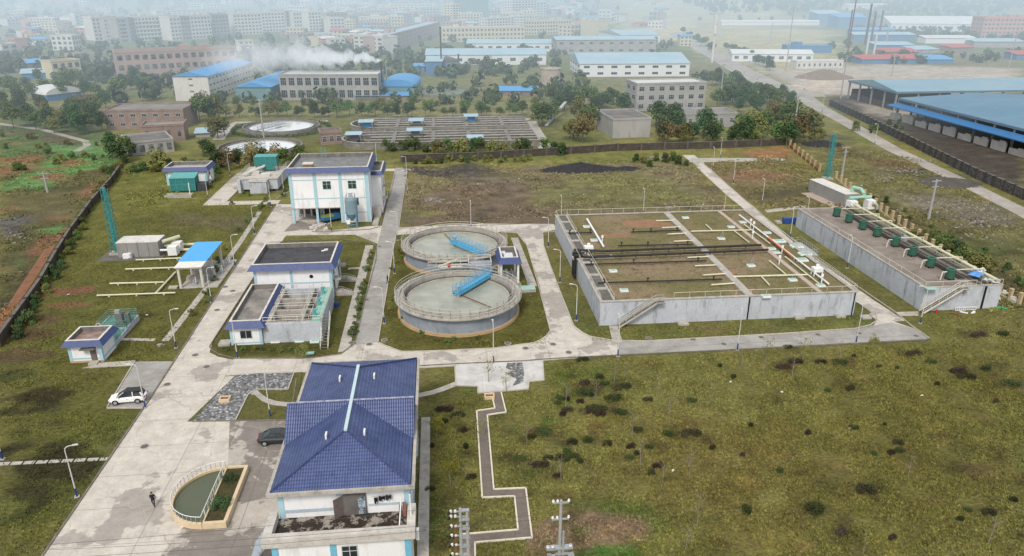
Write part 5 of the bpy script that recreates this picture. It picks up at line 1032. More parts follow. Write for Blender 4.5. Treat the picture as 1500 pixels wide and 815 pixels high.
# grit chamber with teal machine
gt = thing('grit_chamber', 'grey stepped concrete grit chamber on piers with pipes on top', 'chamber', (-52.3,189.5,0))
q = MB(); q.box(-52,-42.2,190.6,204,.6,3.3); q.box(-48.8,-44.6,188.4,190.6,.05,3.1); q.box(-52,-51.3,189.5,190.59,0,3.2); part('wall', q, GREYW, gt, world=True)
q = MB(); q.box(-52.2,-42.0,190.4,204.2,3.3,3.42); q.box(-49,-44.4,188.2,190.39,3.1,3.25); part('deck', q, M('pale_deck', (.50,.49,.46), (.34,.33,.30), .6, .7), gt, world=True)
for x in (-51.9,-49.2,-44.3,-42.9): q = MB(); q.box(x,x+.6,190.8,191.4,0,.6); part('pier', q, CONCD, gt, world=True)
q = MB(); q.rail([(-52,190.5,3.42),(-42.2,190.5,3.42),(-42.2,204,3.42)],1.1,1.5,.05,1); q.rail([(-52,190.5,3.42),(-52,204,3.42)],1.1,1.5,.05,1); q.rail([(-48.9,188.3,3.25),(-44.5,188.3,3.25)],1,1.2,.05,1); part('railing', q, CREAM, gt, world=True)
q = MB(); q.tube([(-51,192.5,4.0),(-47,197.5,4.9),(-45,203,5.5)],.35,8); q.cb(-49,196,3.42,2.2,3,.9,.3); q.cb(-45.5,193,3.42,2.4,2,.7); q.cone((-50.2,194,3.4),(-48.6,201,5.2),.25,.25,8); part('screw_press', q, M('pale_machine', (.58,.57,.53), (.35,.34,.32), .9), gt, world=True)
tb = thing('teal_glass_box', 'teal glazed equipment box standing on the grit chamber', 'equipment box', (-49.2,196,3.42))
q = MB(); q.box(0,5.6,2.2,5.6,1.5,3.9); q.box(1.6,4.9,2.15,2.19,.5,1.5); part('box_wall', q, GREENT, tb); q = MB(); q.box(-.1,5.7,2.1,5.7,3.9,4.0); part('top', q, M('pale_teal_roof', (.11,.33,.33)), tb)
q = MB()
for x in (0,1.4,2.8,4.2,5.6): q.box(x-.06,x+.06,2.08,2.14,1.5,3.9)
part('frame', q, M('teal_light', (.08,.30,.30)), tb)
for a, b_ in ((.2,2.4),(5.4,2.4),(.2,5.4),(5.4,5.4)): q = MB(); q.box(a-.08,a+.08,b_-.08,b_+.08,0,1.5); part('leg', q, STEEL, tb)
# ================================================================ street lamps
LPOLE = M('lamp_white', (.54,.54,.52), (.44,.44,.42), 1, .4, .5)
def make_lamp():
    t = thing('street_lamp', 'lamp', 'street lamp', (0,0,0), 0, 'white street lamps')
    q = MB(); q.cyl(0,0,1.1,5.7,.072,.05,8); part('pole', q, LPOLE, t)
    q = MB(); q.tube([(0,0,5.7),(.04,0,5.95),(.18,0,6.12),(.42,0,6.2),(.8,0,6.22)],.05,7); part('arm', q, LPOLE, t)
    q = MB(); q.add([(.75,-.1,6.2),(1.3,-.14,6.2),(1.3,.14,6.2),(.75,.1,6.2),(.75,-.07,6.3),(1.25,-.1,6.28),(1.25,.1,6.28),(.75,.07,6.3)],[(0,3,2,1),(4,5,6,7),(0,1,5,4),(1,2,6,5),(2,3,7,6),(3,0,4,7)]); part('lamp_head', q, LPOLE, t)
    q = MB(); q.cyl(0,0,0,1.1,.10,.09,8); part('base_sleeve', q, M('lamp_navy', (.02,.05,.20)), t)
    q = MB(); q.cb(0,0,0,.5,.5,.08); part('footing', q, CONC, t); return t
lamp0 = make_lamp(); lamps = []
for i,(px,py,rz,lab) in enumerate(((113,728,15,'street lamp on the left lawn nearest the stepping slabs'),(4,673,180,'street lamp cut by the left picture edge'),(213,598,0 if 0 else 170,'street lamp beside the parked white SUV'),(310,620-0,0,''),(258,510,10,'street lamp beside the slabs north of the car park'),(310,443,10,'street lamp west of the long low white hall, by the main road'),(344,384+6,10,'street lamp east of the blue canopy'),(373,343,10,'street lamp by the footpath level with the black roofed hall'),
  (337,257,10,'street lamp left of the grit chamber road'),(397,303,200,'street lamp south east of the grit chamber'),(416,283,20,'street lamp left of the tall white building'),(486,340,90,'street lamp before the open ground floor'),(597,285,170,'upper lamp on the centre road right of the tall building'),(583,352,170,'street lamp at the crossing north of the rear clarifier'),
  (348,525,90,'street lamp before the window of the long low hall'),(396,611,100,'street lamp on the lawn beside the curved path'),(578,401,170,'upper street lamp between centre road and front clarifier'),(563,474,170,'lower street lamp between centre road and front clarifier'),(723,532,90,'street lamp south of the front clarifier by the paved square'),
  (905,522,90,'street lamp nearest the foot of the planted tank stair'),(1080,513,70,'street lamp south of the planted tank, middle of the front road'),(1254,502,110,'street lamp south east of the planted tank on the front road'),(844,470,160,'lowest of three lamps along the west wall of the planted tank'),(820,414,160,'middle of three lamps along the west wall of the planted tank'),(803,362,160,'uppermost of three lamps along the west wall of the planted tank'),
  (1157,350,80,'lamp between the planted tank and the fan tank, upper'),(1241,393,80,'lamp between the planted tank and the fan tank, lower'),(1348,474,150,'lamp at the foot of the fan tank stair'),(1180,330,90,'lamp at the back left corner of the fan tank'),(1074,269,90,'lamp on the right of the diagonal road, farthest back'),(1116,300,90,'lamp on the right of the diagonal road, nearer the fan tank'),
  (942,316,90,'middle of three lamps behind the planted tank'),(822,328,90,'left of three lamps behind the planted tank'),(1060,316,90,'right of three lamps behind the planted tank'),(690,336,90,'lamp behind the rear clarifier'),(596,262,190,'lamp at the top of the centre road'),(1044,248,90,'lamp at the far bend of the diagonal road'),(305,292,90,'lamp beside the small north west building'),(1055,232,90,'tall lamp by the back wall near the diagonal road'),(540+12,243,90,'lamp behind the tall white building'))):
    if not lab: continue
    x, y = P(px,py); o = lamp0 if not lamps else dup(lamp0, (x,y,0), R(rz), lab, None)
    if not lamps: o.location = (x,y,0); o.rotation_euler.z = R(rz); o['label'] = lab
    lamps.append(o)
# ================================================================ utility poles and wires at the bottom
def utility_pole(loc, h, lab, kind=0):
    t = thing('utility_pole', lab, 'utility pole', loc); q = MB(); q.cyl(0,0,0,h,.20,.12,12); part('pole', q, M('pole_concrete', (.34,.34,.33), (.25,.25,.24), 1), t)
    CER = M('insulator', (.70,.70,.68), rough=.3)
    if kind == 0:      # twin poles with many tie insulators on the left side
        q = MB(); q.cyl(.55,0,0,h-.3,.2,.13,12); part('pole', q, M('pole_concrete', (.34,.34,.33)), t)
        q = MB()
        for i in range(9): z = h-.15-i*.9; q.box(-.12,.72,-.16,.16,z-.1,z)
        part('clamp_band', q, STEEL, t)
        q = MB(); q.cone((-.42,0,h-9),(-.42,0,h-1.5),.1,.1,8); part('cable_pipe', q, RUST, t)
        for i in range(6):
            z = h-.3-(0 if i == 0 else .5 if i == 1 else .5+(i-1)*.95); a = MB(); a.bar((-.8,0,z),(.6,0,z),.09); part('crossarm', a, STEEL, t)
            for dx in (-.75,-.4):
                q = MB(); q.cyl(dx,-.05,z,z+.22,.05,.05,8); q.cyl(dx,-.05,z+.05,z+.10,.12,.12,10); q.cyl(dx,-.05,z+.14,z+.2,.1,.1,10); part('insulator', q, CER, t)
            q = MB(); q.cone((-.5,0,z),(-.95,-.15,z+.1),.05,.05,6); q.cone((-1.0,-.2,z-.05),(-.85,-.2,z+.15),.08,.08,6); part('fuse', q, BLK, t)
    else:
        for z, w_ in ((h-.25,1.35),(h-1.9,1.4)):
            a = MB(); a.box(-w_/2,w_/2,-.06,.06,z-.06,z+.06); part('crossarm', a, STEEL, t)
            for dx in (-w_/2+.04,-.28,w_/2-.04): q = MB(); q.cyl(dx,0,z+.06,z+.16,.05,.05,8); q.cyl(dx,0,z+.14,z+.30,.12,.08,10); part('insulator', q, CER, t)
        a = MB(); a.box(-1.15,1.1,-.25,.25,h-4.9,h-4.75); a.box(-1.1,1.1,-.3,-.2,h-5.4,h-5.2); part('platform', a, STEEL, t)
        for dx in (-1.0,-.6,.9): q = MB(); q.cyl(dx,-.1,h-4.75,h-4.5,.05,.05,8); q.cyl(dx,-.1,h-4.65,h-4.5,.14,.1,10); part('insulator', q, CER, t)
        q = MB(); q.cyl(.25,-.2,0,h-3.0,.09,.09,8); part('cable_pipe', q, STEEL, t); q = MB(); q.cb(.9,-.35,h-6.0,.5,.35,.7); q.cb(-.6,-.35,h-6.1,.3,.3,.9); part('switch_box', q, M('box_grey', (.30,.33,.34)), t)
    return t
def at_h(px, py, z): return (*P(px, py, z), 0)
utility_pole(at_h(674,745,11), 11, 'twin concrete utility pole with stacked white insulators left of the kinked path', 0)
utility_pole(at_h(822,733,11), 11, 'single concrete utility pole with two crossarms right of the kinked path', 1)
for i,(a,b_) in enumerate((((60,793),(600,752)),((90,799),(605,775)),((75,812),(604,783)))):
    A_ = P3(*a,9.0); B_ = P3(*b_,9.3); e = (Vector(B_)-Vector(A_)); A2 = Vector(A_)-e*1.2; B2 = Vector(A_)+e*1.35; q = MB(); pts = []
    for j in range(15): f = j/14; p = A2.lerp(B2,f); p.z -= 1.2*4*f*(1-f)-.8; pts.append(p)
    q.tube(pts,.018,4); solo('overhead_wire', q, DARKM, ['upper','middle','lower'][i]+' thin black wire crossing above the yard at the bottom left', 'wire', group='overhead wires')
# ================================================================ cars
def car(loc, rz, lab, paint, roofp, suv=True, name='parked_car'):
    t = thing(name, lab, 'car', loc, rz)
    L, Wd, H = (4.4,1.84,1.62) if suv else (4.65,1.80,1.44)
    # sections along x: x, half width, z low, z belt
    S = [(-L/2,.62,.48,.80),(-L/2+.12,.78,.34,.92),(-L/2+.45,.88,.28,1.0),(-1.1,.91,.26,1.02),(0,.92,.26,.98),(1.0,.91,.26,.95),(L/2-.75,.88,.28,.86 if suv else .78),(L/2-.3,.80,.30,.74 if suv else .66),(L/2,.60,.40,.60)]
    if not suv: S = [(a,b_,c,d-.06) for a,b_,c,d in S]
    m = MB(); vs = []; k_ = 8
    for x, w_, z0, z1 in S: vs += [(x,-w_*.85,z0),(x,-w_,z0+.12),(x,-w_,z1-.18),(x,-w_*.88,z1),(x,w_*.88,z1),(x,w_,z1-.18),(x,w_,z0+.12),(x,w_*.85,z0)]
    fs = [(i*k_+j,(i+1)*k_+j,(i+1)*k_+(j+1) % k_,i*k_+(j+1) % k_) for i in range(len(S)-1) for j in range(k_)]+[tuple(range(k_)),tuple(range(len(S)*k_-1,(len(S)-1)*k_-1,-1))]
    m.add(vs, fs); part('body', m, paint, t, smooth=False)
    zb = .98 if suv else .92; top = H
    pr = ([(-2.02,zb-.04),(-1.75,top-.12),(-1.2,top),(.2,top),(1.25,zb-.06)] if suv else [(-1.75,zb-.06),(-.95,top-.05),(-.5,top),(.35,top-.02),(1.3,zb-.12)])
    g = MB(); n = len(pr); vs = [(x,-(.80 if z < zb+.1 else .62),z) for x,z in pr]+[(x,(.80 if z < zb+.1 else .62),z) for x,z in pr]
    g.add(vs, [(i,i+1,i+1+n,i+n) for i in range(n-1)]+[tuple(range(n-1,-1,-1)),tuple(range(n,2*n))]); part('window_glass', g, GLASS, t)
    a = pr[1] if suv else pr[1]; r = MB(); r.box(pr[1][0]+(.0 if suv else .05),pr[3][0]-.05,-.60,.60,top+.002,top+.03); part('roof', r, roofp, t)
    for x in (pr[2][0]+.35,): 
        for s_ in (-1,1): q = MB(); q.bar((x,s_*.80,zb),(x+.02,s_*.63,top),.09,.05); part('pillar', q, paint, t)
    for s_ in (-1,1): q = MB(); q.bar((pr[0][0],s_*.81,zb),(pr[1][0],s_*.635,pr[1][1]),.16,.05); q.bar((pr[3][0],s_*.635,top),(pr[4][0],s_*.81,pr[4][1]),.07,.05); part('pillar', q, paint, t)
    for x in (-L/2+.85,L/2-.88):
        for s_ in (-1,1):
            w_ = MB(); w_.cone((x,s_*.70,.34),(x,s_*.925,.34),.345,.345,20); o = part('wheel', w_, BLK, t)
            q = MB(); q.cone((x,s_*.926,.34),(x,s_*.935,.34),.22,.20,14); part('rim', q, STEEL, o)
            q = MB(); q.ring(0,0,.345,.40,0,.02,20,0,math.pi); q.v = [(x+v[0],s_*(.905+v[2]),.34+v[1]) for v in q.v]; part('wheel_arch', q, BLK, t)
    for s_ in (-1,1):
        q = MB(); q.cb(L/2-.14,s_*.58,.58,.2,.34,.12); part('headlight', q, M('headlight', (.7,.72,.75), rough=.2), t)
        q = MB(); q.cb(-L/2+.06,s_*.62,.74,.14,.36,.14); part('tail_light', q, M('tail_red', (.35,.02,.02), rough=.3), t)
        q = MB(); q.cb(.85,s_*.96,zb-.02,.16,.16,.12); part('mirror', q, paint, t)
        q = MB(); q.cb(-.1,s_*.925,.72,.14,.02,.03); q.cb(-1.0,s_*.925,.74,.14,.02,.03); part('door_handle', q, roofp, t)
    q = MB(); q.cb(-L/2-.01,0,.55,.03,.44,.14); part('number_plate', q, DBLUE, t); q = MB(); q.cb(L/2-.03,0,.36,.08,1.1,.14); part('grille', q, BLK, t)
    return t
CARW = M('car_white', (.80,.81,.82), (.80,.81,.82), .5, 0, .25, spec=.5, fine=0); CARB = M('car_dark', (.020,.028,.032), (.020,.028,.032), .5, 0, .2, spec=.6, fine=0); CARK = M('car_black_roof', (.012,.014,.016), rough=.2)
x, y = P(189,588); car((x,y,.05), math.pi+R(4), 'white compact SUV with black roof parked at the edge of the apron', CARW, CARK)
x, y = P(409,647); car((x,y,.06), R(2), 'dark saloon car parked against the west side of the office', CARB, CARB, False)
# little blue cargo truck under the building
x, y = P(484,325); t = thing('cargo_truck', 'small blue truck with a green tarpaulin load parked under the tall building', 'truck', (x,y,.06), R(35))
q = MB(); q.cb(1.5,0,.5,1.3,1.6,1.35); q.cb(1.6,0,1.85,1.0,1.4,.12); part('cab', q, M('truck_blue', (.03,.14,.30)), t); q = MB(); q.cb(2.12,0,1.15,.05,1.35,.5); part('windscreen', q, GLASS, t)
q = MB(); q.cb(-.6,0,.6,2.8,1.7,.7); part('cargo_bed', q, M('truck_blue', (.03,.14,.30)), t); q = MB(); q.add([(-2,-.85,1.31),(.8,-.85,1.31),(.8,.85,1.31),(-2,.85,1.31),(-1.8,-.2,1.8),(.6,-.1,1.9),(.6,.3,1.85),(-1.8,.3,1.75)],[(0,1,5,4),(1,2,6,5),(2,3,7,6),(3,0,4,7),(4,5,6,7)]); part('tarpaulin', q, M('olive_tarp', (.12,.17,.05)), t)
for a in (-1.5,1.5):
    for s_ in (-1,1): q = MB(); q.cone((a,s_*.6,.35),(a,s_*.85,.35),.35,.35,14); part('wheel', q, BLK, t)
# blue skid near fan tank
x, y = P(1161,327); t = thing('dosing_skid', 'low deep blue skid with a drum left of the fan tank', 'machine', (x,y,0)); q = MB(); q.cb(0,0,.1,4.6,1.1,1.2); part('skid_body', q, DBLUE, t); q = MB(); q.cyl(.2,-.8,0,.9,.42,.42,12); part('drum', q, DBLUE, t); q = MB(); q.cb(-3.2,.4,0,1.2,1.4,.4); part('pale_block', q, SLAB, t)
# ================================================================ people (one continuous skinned body each)
def person(loc, rz, lab, jacket, pants, stride=.25):
    J = {'pel':(0,0,.92),'ch':(0,.0,1.25),'nk':(0,0,1.46),'hd':(0,.02,1.60),'tp':(0,.02,1.72),
         'shl':(-.19,0,1.40),'ell':(-.26,-.04,1.13),'hal':(-.25,.10,.88),'shr':(.19,0,1.40),'elr':(.26,-.10,1.14),'har':(.24,-.06,.88),
         'hpl':(-.10,0,.88),'knl':(-.11,.10,.50),'anl':(-.11,.22*stride*3,.09),'tol':(-.11,.22*stride*3+.17,.05),'hpr':(.10,0,.88),'knr':(.11,.02,.49),'anr':(.11,-.26*stride*3,.12),'tor':(.11,-.26*stride*3+.15,.05)}
    Rd = dict(pel=.15,ch=.165,nk=.06,hd=.10,tp=.075,shl=.075,ell=.05,hal=.04,shr=.075,elr=.05,har=.04,hpl=.10,knl=.065,anl=.045,tol=.04,hpr=.10,knr=.065,anr=.045,tor=.04)
    E_ = [('pel','ch'),('ch','nk'),('nk','hd'),('hd','tp'),('ch','shl'),('shl','ell'),('ell','hal'),('ch','shr'),('shr','elr'),('elr','har'),('pel','hpl'),('hpl','knl'),('knl','anl'),('anl','tol'),('pel','hpr'),('hpr','knr'),('knr','anr'),('anr','tor')]
    ks_ = list(J); m = bpy.data.meshes.new('body'); m.from_pydata([J[k_] for k_ in ks_], [(ks_.index(a),ks_.index(b_)) for a,b_ in E_], [])
    ob_ = bpy.data.objects.new('tmp', m); col.objects.link(ob_); sk = ob_.modifiers.new('s','SKIN'); su = ob_.modifiers.new('u','SUBSURF'); su.levels = 2; su.render_levels = 2
    for i, k_ in enumerate(ks_): m.skin_vertices[0].data[i].radius = (Rd[k_],)*2
    m.skin_vertices[0].data[0].use_root = True
    dg = bpy.context.evaluated_depsgraph_get(); me2 = bpy.data.meshes.new_from_object(ob_.evaluated_get(dg)); bpy.data.objects.remove(ob_)
    for mt in (M('skin', (.42,.26,.18)), jacket, pants, BLK): me2.materials.append(mt)
    for p in me2.polygons:
        c = p.center; p.material_index = 0 if c.z > 1.47 or (abs(c.x) > .19 and c.z < .93) else 1 if c.z > .88 else 2 if c.z > .11 else 3; p.use_smooth = True
    t = thing('person', lab, 'person', loc, rz); me2.name = 'body'; link('body', me2, t)
    h = MB(); n = 10
    for j in range(4):
        a0, a1 = j*.4, (j+1)*.4
        h.cone((0,-.005,1.64+.105*math.sin(a0)),(0,-.005,1.64+.105*math.sin(a1)),.115*math.cos(a0),max(.01,.115*math.cos(a1)),n,0,False)
    part('hair', h, BLK, t); return t
x, y = P(226,742); person((x,y,.06), R(185), 'person in dark jacket and trousers walking on the main road', M('navy_jacket', (.015,.018,.028), rough=.9), M('dark_trousers', (.014,.014,.018), rough=.9))
x, y = P(568,416); person((x,y,.08), R(90), 'person in black standing beside the centre road west of the front clarifier', M('black_coat', (.012,.012,.014), rough=.9), M('dark_trousers', (.014,.014,.018)))

# ================================================================ manhole covers on the roads
for i,(px,py) in enumerate(sorted(((303,538),(318,455),(330,421),(341,427),(556,362),(537,440),(522,473),(541,505),(563,499),(515,503),(770,511),(744,504),(810,505),(833,517),(950,496),(1015,498),(1060,505),(1115,495),(1198,491),(1258,489),(212,655),(286,521),(245,564),(1342,493)))):
    q = MB(); q.cyl(0,0,0,.03,.42,.42,14); q.ring(0,0,.42,.52,0,.022,14,mi=1); solo('manhole_cover', q, [CONCD, CONC], 'dark round manhole cover, %s from the left on the plant roads' % ordn(i), 'manhole', (*P(px,py), .075), 0, 'manhole covers')
# ================================================================ vegetation prototypes
def leafmat(name, c1, c2):
    m, nt, b, pos = base(name, .8, 0, .15)
    oi = node(nt, 'ShaderNodeObjectInfo'); f = nz(nt, pos, .9, 3, .7)
    k = mixc(nt, ramp(nt, f, .3, .7), c1, c2); hs = node(nt, 'ShaderNodeHueSaturation'); nt.links.new(k, hs.inputs['Color'])
    h = node(nt, 'ShaderNodeMapRange'); h.inputs[3].default_value = .475; h.inputs[4].default_value = .52; nt.links.new(oi.outputs['Random'], h.inputs[0]); nt.links.new(h.outputs[0], hs.inputs['Hue'])
    v = node(nt, 'ShaderNodeMapRange'); v.inputs[3].default_value = .7; v.inputs[4].default_value = 1.35; nt.links.new(oi.outputs['Random'], v.inputs[0]); nt.links.new(v.outputs[0], hs.inputs['Value'])
    nt.links.new(hs.outputs[0], b.inputs['Base Color']); return m
LEAF = leafmat('leaf_green', (.115,.165,.050), (.055,.095,.030)); LEAFD = leafmat('leaf_dark', (.068,.118,.044), (.034,.064,.027)); LEAFY = leafmat('leaf_yellow', (.24,.22,.02), (.13,.15,.02)); LEAFO = leafmat('leaf_olive', (.18,.18,.055), (.10,.115,.035)); WEEDM = leafmat('weed_dark', (.050,.050,.024), (.026,.026,.013)); LEAFR = leafmat('leaf_rusty', (.17,.13,.055), (.09,.08,.04))
BARK = M('bark', (.16,.13,.10), (.09,.07,.05), 3, .8, .95); PALEBARK = M('pale_bark', (.24,.21,.17), (.15,.13,.11), 3)
def leaves(mb, cx, cy, cz, rx, ry, rz, n, s, rs, flat=0):
    """n leaf-sized faces spread through an ellipsoid, denser at its surface"""
    for _ in range(n):
        while True:
            v = Vector((rs.uniform(-1,1), rs.uniform(-1,1), rs.uniform(-1,1)))
            if .15 < v.length <= 1: break
        v = v.normalized()*(v.length**.45); p = Vector((cx+v.x*rx, cy+v.y*ry, cz+v.z*rz))
        a = Vector((rs.uniform(-1,1), rs.uniform(-1,1), rs.uniform(-1,1)*(1-flat))).normalized(); nrm = (v*.8+Vector((rs.uniform(-.7,.7), rs.uniform(-.7,.7), rs.uniform(-.2,.9)))).normalized()
        u = nrm.cross(a).normalized()*s*rs.uniform(.6,1.3); w_ = nrm.cross(u).normalized()*s*rs.uniform(.5,1.0)
        mb.add([p-u, p+w_*.6, p+u, p-w_*.6], [(0,1,2,3)])
def tree_mesh(seed, h, r, dens, leaf, mat, trunk=.35, lobes=10, wide=1.0):
    rs = random.Random(seed); c = MB(); t = MB(); t.cone((0,0,-.1),(0,0,h*.62),.045*h*.5,.02*h*.5,7)
    for i in range(lobes):
        a = rs.uniform(0,6.28); zz = h*(trunk+.12+(.86-trunk-.12)*(i+.5)/lobes); q = math.sin(min(1,(zz/h-trunk+.12)/(1-trunk))*math.pi)**.6; rr = r*q*rs.uniform(.25,.75)*wide
        x, y = rr*math.cos(a), rr*math.sin(a); lr = r*rs.uniform(.34,.58)
        leaves(c, x, y, zz, lr, lr, lr*.72, dens, leaf, rs); t.cone((0,0,h*rs.uniform(.25,.5)),(x,y,zz),.018*h*.4,.006*h*.4,5)
    return t.mesh('trunk', BARK), c.mesh('crown', mat)
PROTO = {'round': [tree_mesh(s_, 6, 2.5, 85, .30, LEAF) for s_ in (1,2,3)], 'dark': [tree_mesh(s_, 7.5, 3.0, 95, .34, LEAFD, .2, 13) for s_ in (4,5,6)], 'olive': [tree_mesh(s_, 6, 2.7, 85, .3, LEAFO, .2) for s_ in (7,8)],
         'bush': [tree_mesh(s_, 2.0, 1.25, 90, .17, mt, -.1, 7) for s_, mt in ((9,LEAF),(10,LEAFD),(11,LEAFO))], 'rusty': [tree_mesh(12, 6, 2.6, 80, .3, LEAFR, .2)], 'planter': [tree_mesh(15, 1.3, .8, 160, .07, LEAFD, -.1, 9)], 'shrub': [tree_mesh(s_, .9, .55, 70, .09, mt, -.2, 6) for s_, mt in ((13,LEAF),(14,LEAFO))]}
def tree_at(x, y, h, kind, lab, group=None, name='tree', cat='tree'):
    ms = PROTO[kind]; tm, cm = ms[rnd.randrange(len(ms))]; bh = {'round':6,'dark':7.5,'olive':6,'bush':2.0,'rusty':6,'shrub':.9,'planter':1.3}[kind]; s_ = h/bh
    t = thing(name, lab, cat, (x,y,0), rnd.uniform(0,6.28), group); t.scale = (s_*rnd.uniform(.85,1.2),)*2+(s_,)
    link('trunk' if name == 'tree' else 'stem', tm, t); link('crown' if name == 'tree' else 'foliage', cm, t); return t
def band(pts, phrase, group, name='tree', cat='tree', word=None):
    """pts: (px,py,h,kind); ordinals run from left to right in the photograph"""
    pts = sorted(pts); word = word or name
    kw = {'round':'green','dark':'dark','olive':'olive','bush':'low','rusty':'rusty','shrub':'small'}
    for i,(px,py,h,kind) in enumerate(pts):
        x, y = P(px,py); tree_at(x, y, h, kind, '%s %s, %s from the left %s' % (kw[kind], word, ordn(i), phrase), group, name, cat)
def rr_(a, b_): return rnd.uniform(a, b_)
def scat(x0, x1, f, n, hs, kinds, jit=4): return [(x0+(x1-x0)*(i+rr_(.1,.9))/n, f((i+.5)/n)+rr_(-jit,jit), rr_(*hs), rnd.choice(kinds)) for i in range(n)]
band(scat(330,790, lambda t: 172-1*t, 34, (4.2,7), ['round','round','olive','dark'], 1.6), 'in the orchard row behind the old basins', 'orchard row behind the old basins')
band(scat(335,800, lambda t: 162, 20, (4,6.5), ['round','olive'], 1.5), 'in the second orchard row, nearer the factories', 'second orchard row')
band([t for t in scat(100,330, lambda t: 176+8*t, 40, (6,10.5), ['dark','dark','round','olive','rusty'], 20) if not (150 < t[0] < 284 and t[1] > 163)], 'in the dense wood around the brick ruins', 'trees around the brick ruins')
band(scat(0,135, lambda t: 178, 22, (5,9), ['dark','round','olive'], 20), 'in the scrub beyond the vegetable fields', 'trees beyond the vegetable fields')
band(scat(0,220, lambda t: 135, 26, (6,10), ['dark','round'], 14), 'in the wood below the far farmhouses', 'trees below the far farmhouses')
band([t for t in scat(785,1165, lambda t: 196+4*t, 60, (6,11), ['dark','round','dark','olive','rusty'], 17) if not (870 < t[0] < 960 and t[1] < 209) and not (990 < t[0] < 1085 and t[1] < 195) and not (795 < t[0] < 830 and t[1] > 180)], 'in the thick wood behind the boundary wall', 'thick wood behind the boundary wall')
band([t for t in scat(800,1130, lambda t: 158, 44, (6,10), ['dark','round'], 8) if not (920 < t[0] < 1045)], 'in the grove around the grey three storey block', 'grove around the grey block')
band(scat(1040,1160, lambda t: 120+40*t, 26, (5,9), ['dark','round'], 8), 'along the west side of the main highway', 'trees west of the highway')
band(scat(1130,1200, lambda t: 178+24*t, 14, (4,8), ['dark','round','bush'], 10), 'in the scrub near the lone concrete pole', 'trees near the concrete pole')
band(scat(1000,1045, lambda t: 52+25*t, 10, (6,9), ['dark','round'], 2), 'left of the far end of the highway', 'trees left of the far highway')
band(scat(1060,1130, lambda t: 70+34*t, 14, (5,8), ['dark','round'], 1.5), 'in the hedge right of the far highway', 'trees right of the far highway')
band([(165,234,9,'dark'),(178,238,7,'dark'),(190,232,7,'round'),(232,248,6,'bush'),(322,247,6,'dark'),(336,250,7,'rusty'),(352,246,6,'dark'),(372,252,9,'rusty'),(386,250,7,'dark'),(405,250,8,'rusty'),(418,251,7,'round'),(440,247,7,'round'),(310,235,6,'dark'),(300,225,5,'dark')], 'between the old round tanks and the grit chamber', 'trees in front of the old round tanks')
band(scat(560,660, lambda t: 222, 8, (3,5), ['round','bush'], 2)+scat(640,830, lambda t: 226, 12, (3,6), ['round','bush','dark'], 2), 'along the near edge of the old basins', 'small trees before the old basins')
# bushes
band(scat(600,780, lambda t: 240-4*t, 16, (1.4,2.4), ['bush'], 2)+scat(920,1010, lambda t: 240, 9, (1.6,3), ['bush'], 5), 'at the foot of the back boundary wall', 'bushes at the back wall', 'bush', 'bush')
band(scat(1365,1440, lambda t: 355+45*t, 22, (2,3.4), ['bush'], 7), 'in the green thicket behind the fan tank', 'thicket behind the fan tank', 'bush', 'bush')
band(scat(1275,1500, lambda t: 300+120*t, 26, (.8,1.8), ['bush'], 16), 'scattered over the waste ground east of the piers', 'scattered waste ground bushes', 'bush', 'bush')
band(scat(150,330, lambda t: 248, 24, (1.4,3), ['bush'], 9), 'in the yellowish scrub north west of the lawn', 'north west scrub', 'bush', 'bush')
band(scat(0,175, lambda t: 225+12*t, 20, (1.2,2.6), ['bush'], 26), 'dotted among the vegetable fields', 'bushes among the fields', 'bush', 'bush')
band([(100-62*i/23*1.55+rr_(-7,7)+22, 330+165*i/23, rr_(1.0,2.2), 'bush') for i in range(24)]+[(160-50*i/9+rr_(-5,5), 265+70*i/9, rr_(1.2,2.4), 'bush') for i in range(10)], 'growing along the dark western wall', 'bushes along the western wall', 'bush', 'bush')
band([(1240+rr_(0,90),187+rr_(-6,12),rr_(1.5,2.5),'bush') for i in range(12)], 'between the dusty road and the stone wall', 'bushes on the dusty road verge', 'bush', 'bush')
SH = [(543,372),(541,380),(540,387),(537,397),(533,417),(531,424),(530,430),(528,441),(527,448),(525,455),(523,466),(520,480),(518,488),(516,493)]
band([(a,b_,rr_(1.0,1.4),'shrub') for a, b_ in SH], 'in the clipped row beside the centre road', 'clipped shrubs by the centre road', 'shrub', 'shrub')
band([(a,b_,rr_(.9,1.4),'shrub') for a, b_ in ((362,328),(371,318),(381,306),(388,296),(350,340),(330,366),(322,385),(318,398),(314,412),(304,432),(300,445),(282,462))], 'along the west edge of the main road', 'shrubs along the main road', 'shrub', 'shrub')
band([(a,b_,rr_(.8,1.3),'shrub') for a, b_ in ((357,284),(365,287),(391,291),(415,288),(418,281),(422,275),(385,303),(393,303),(340,300),(310,275),(305,263),(352,272))], 'around the grit chamber lawns', 'shrubs around the grit chamber', 'shrub', 'shrub')
band([(a,b_,rr_(.5,.9),'shrub') for a, b_ in ((325,512),(333,514),(345,512),(356,513),(372,514),(385,513),(399,514),(412,515),(425,513),(438,514),(450,512))], 'in the weedy strip before the filter basin', 'shrubs before the filter basin', 'shrub', 'shrub')
band([(605,478,.9,'shrub'),(618,490,.8,'shrub'),(590,470,.9,'shrub'),(640,500,.7,'shrub'),(655,503,.8,'shrub'),(665,498,.7,'shrub'),(700,497,.7,'shrub'),(715,503,.7,'shrub'),(790,465,.9,'shrub'),(577,440,.8,'shrub'),(573,455,.9,'shrub'),(580,385,1.2,'shrub'),(586,372,1.3,'shrub'),(592,378,1.1,'shrub'),(575,395,.8,'shrub')], 'on the grass ring around the clarifiers', 'shrubs around the clarifiers', 'shrub', 'shrub')
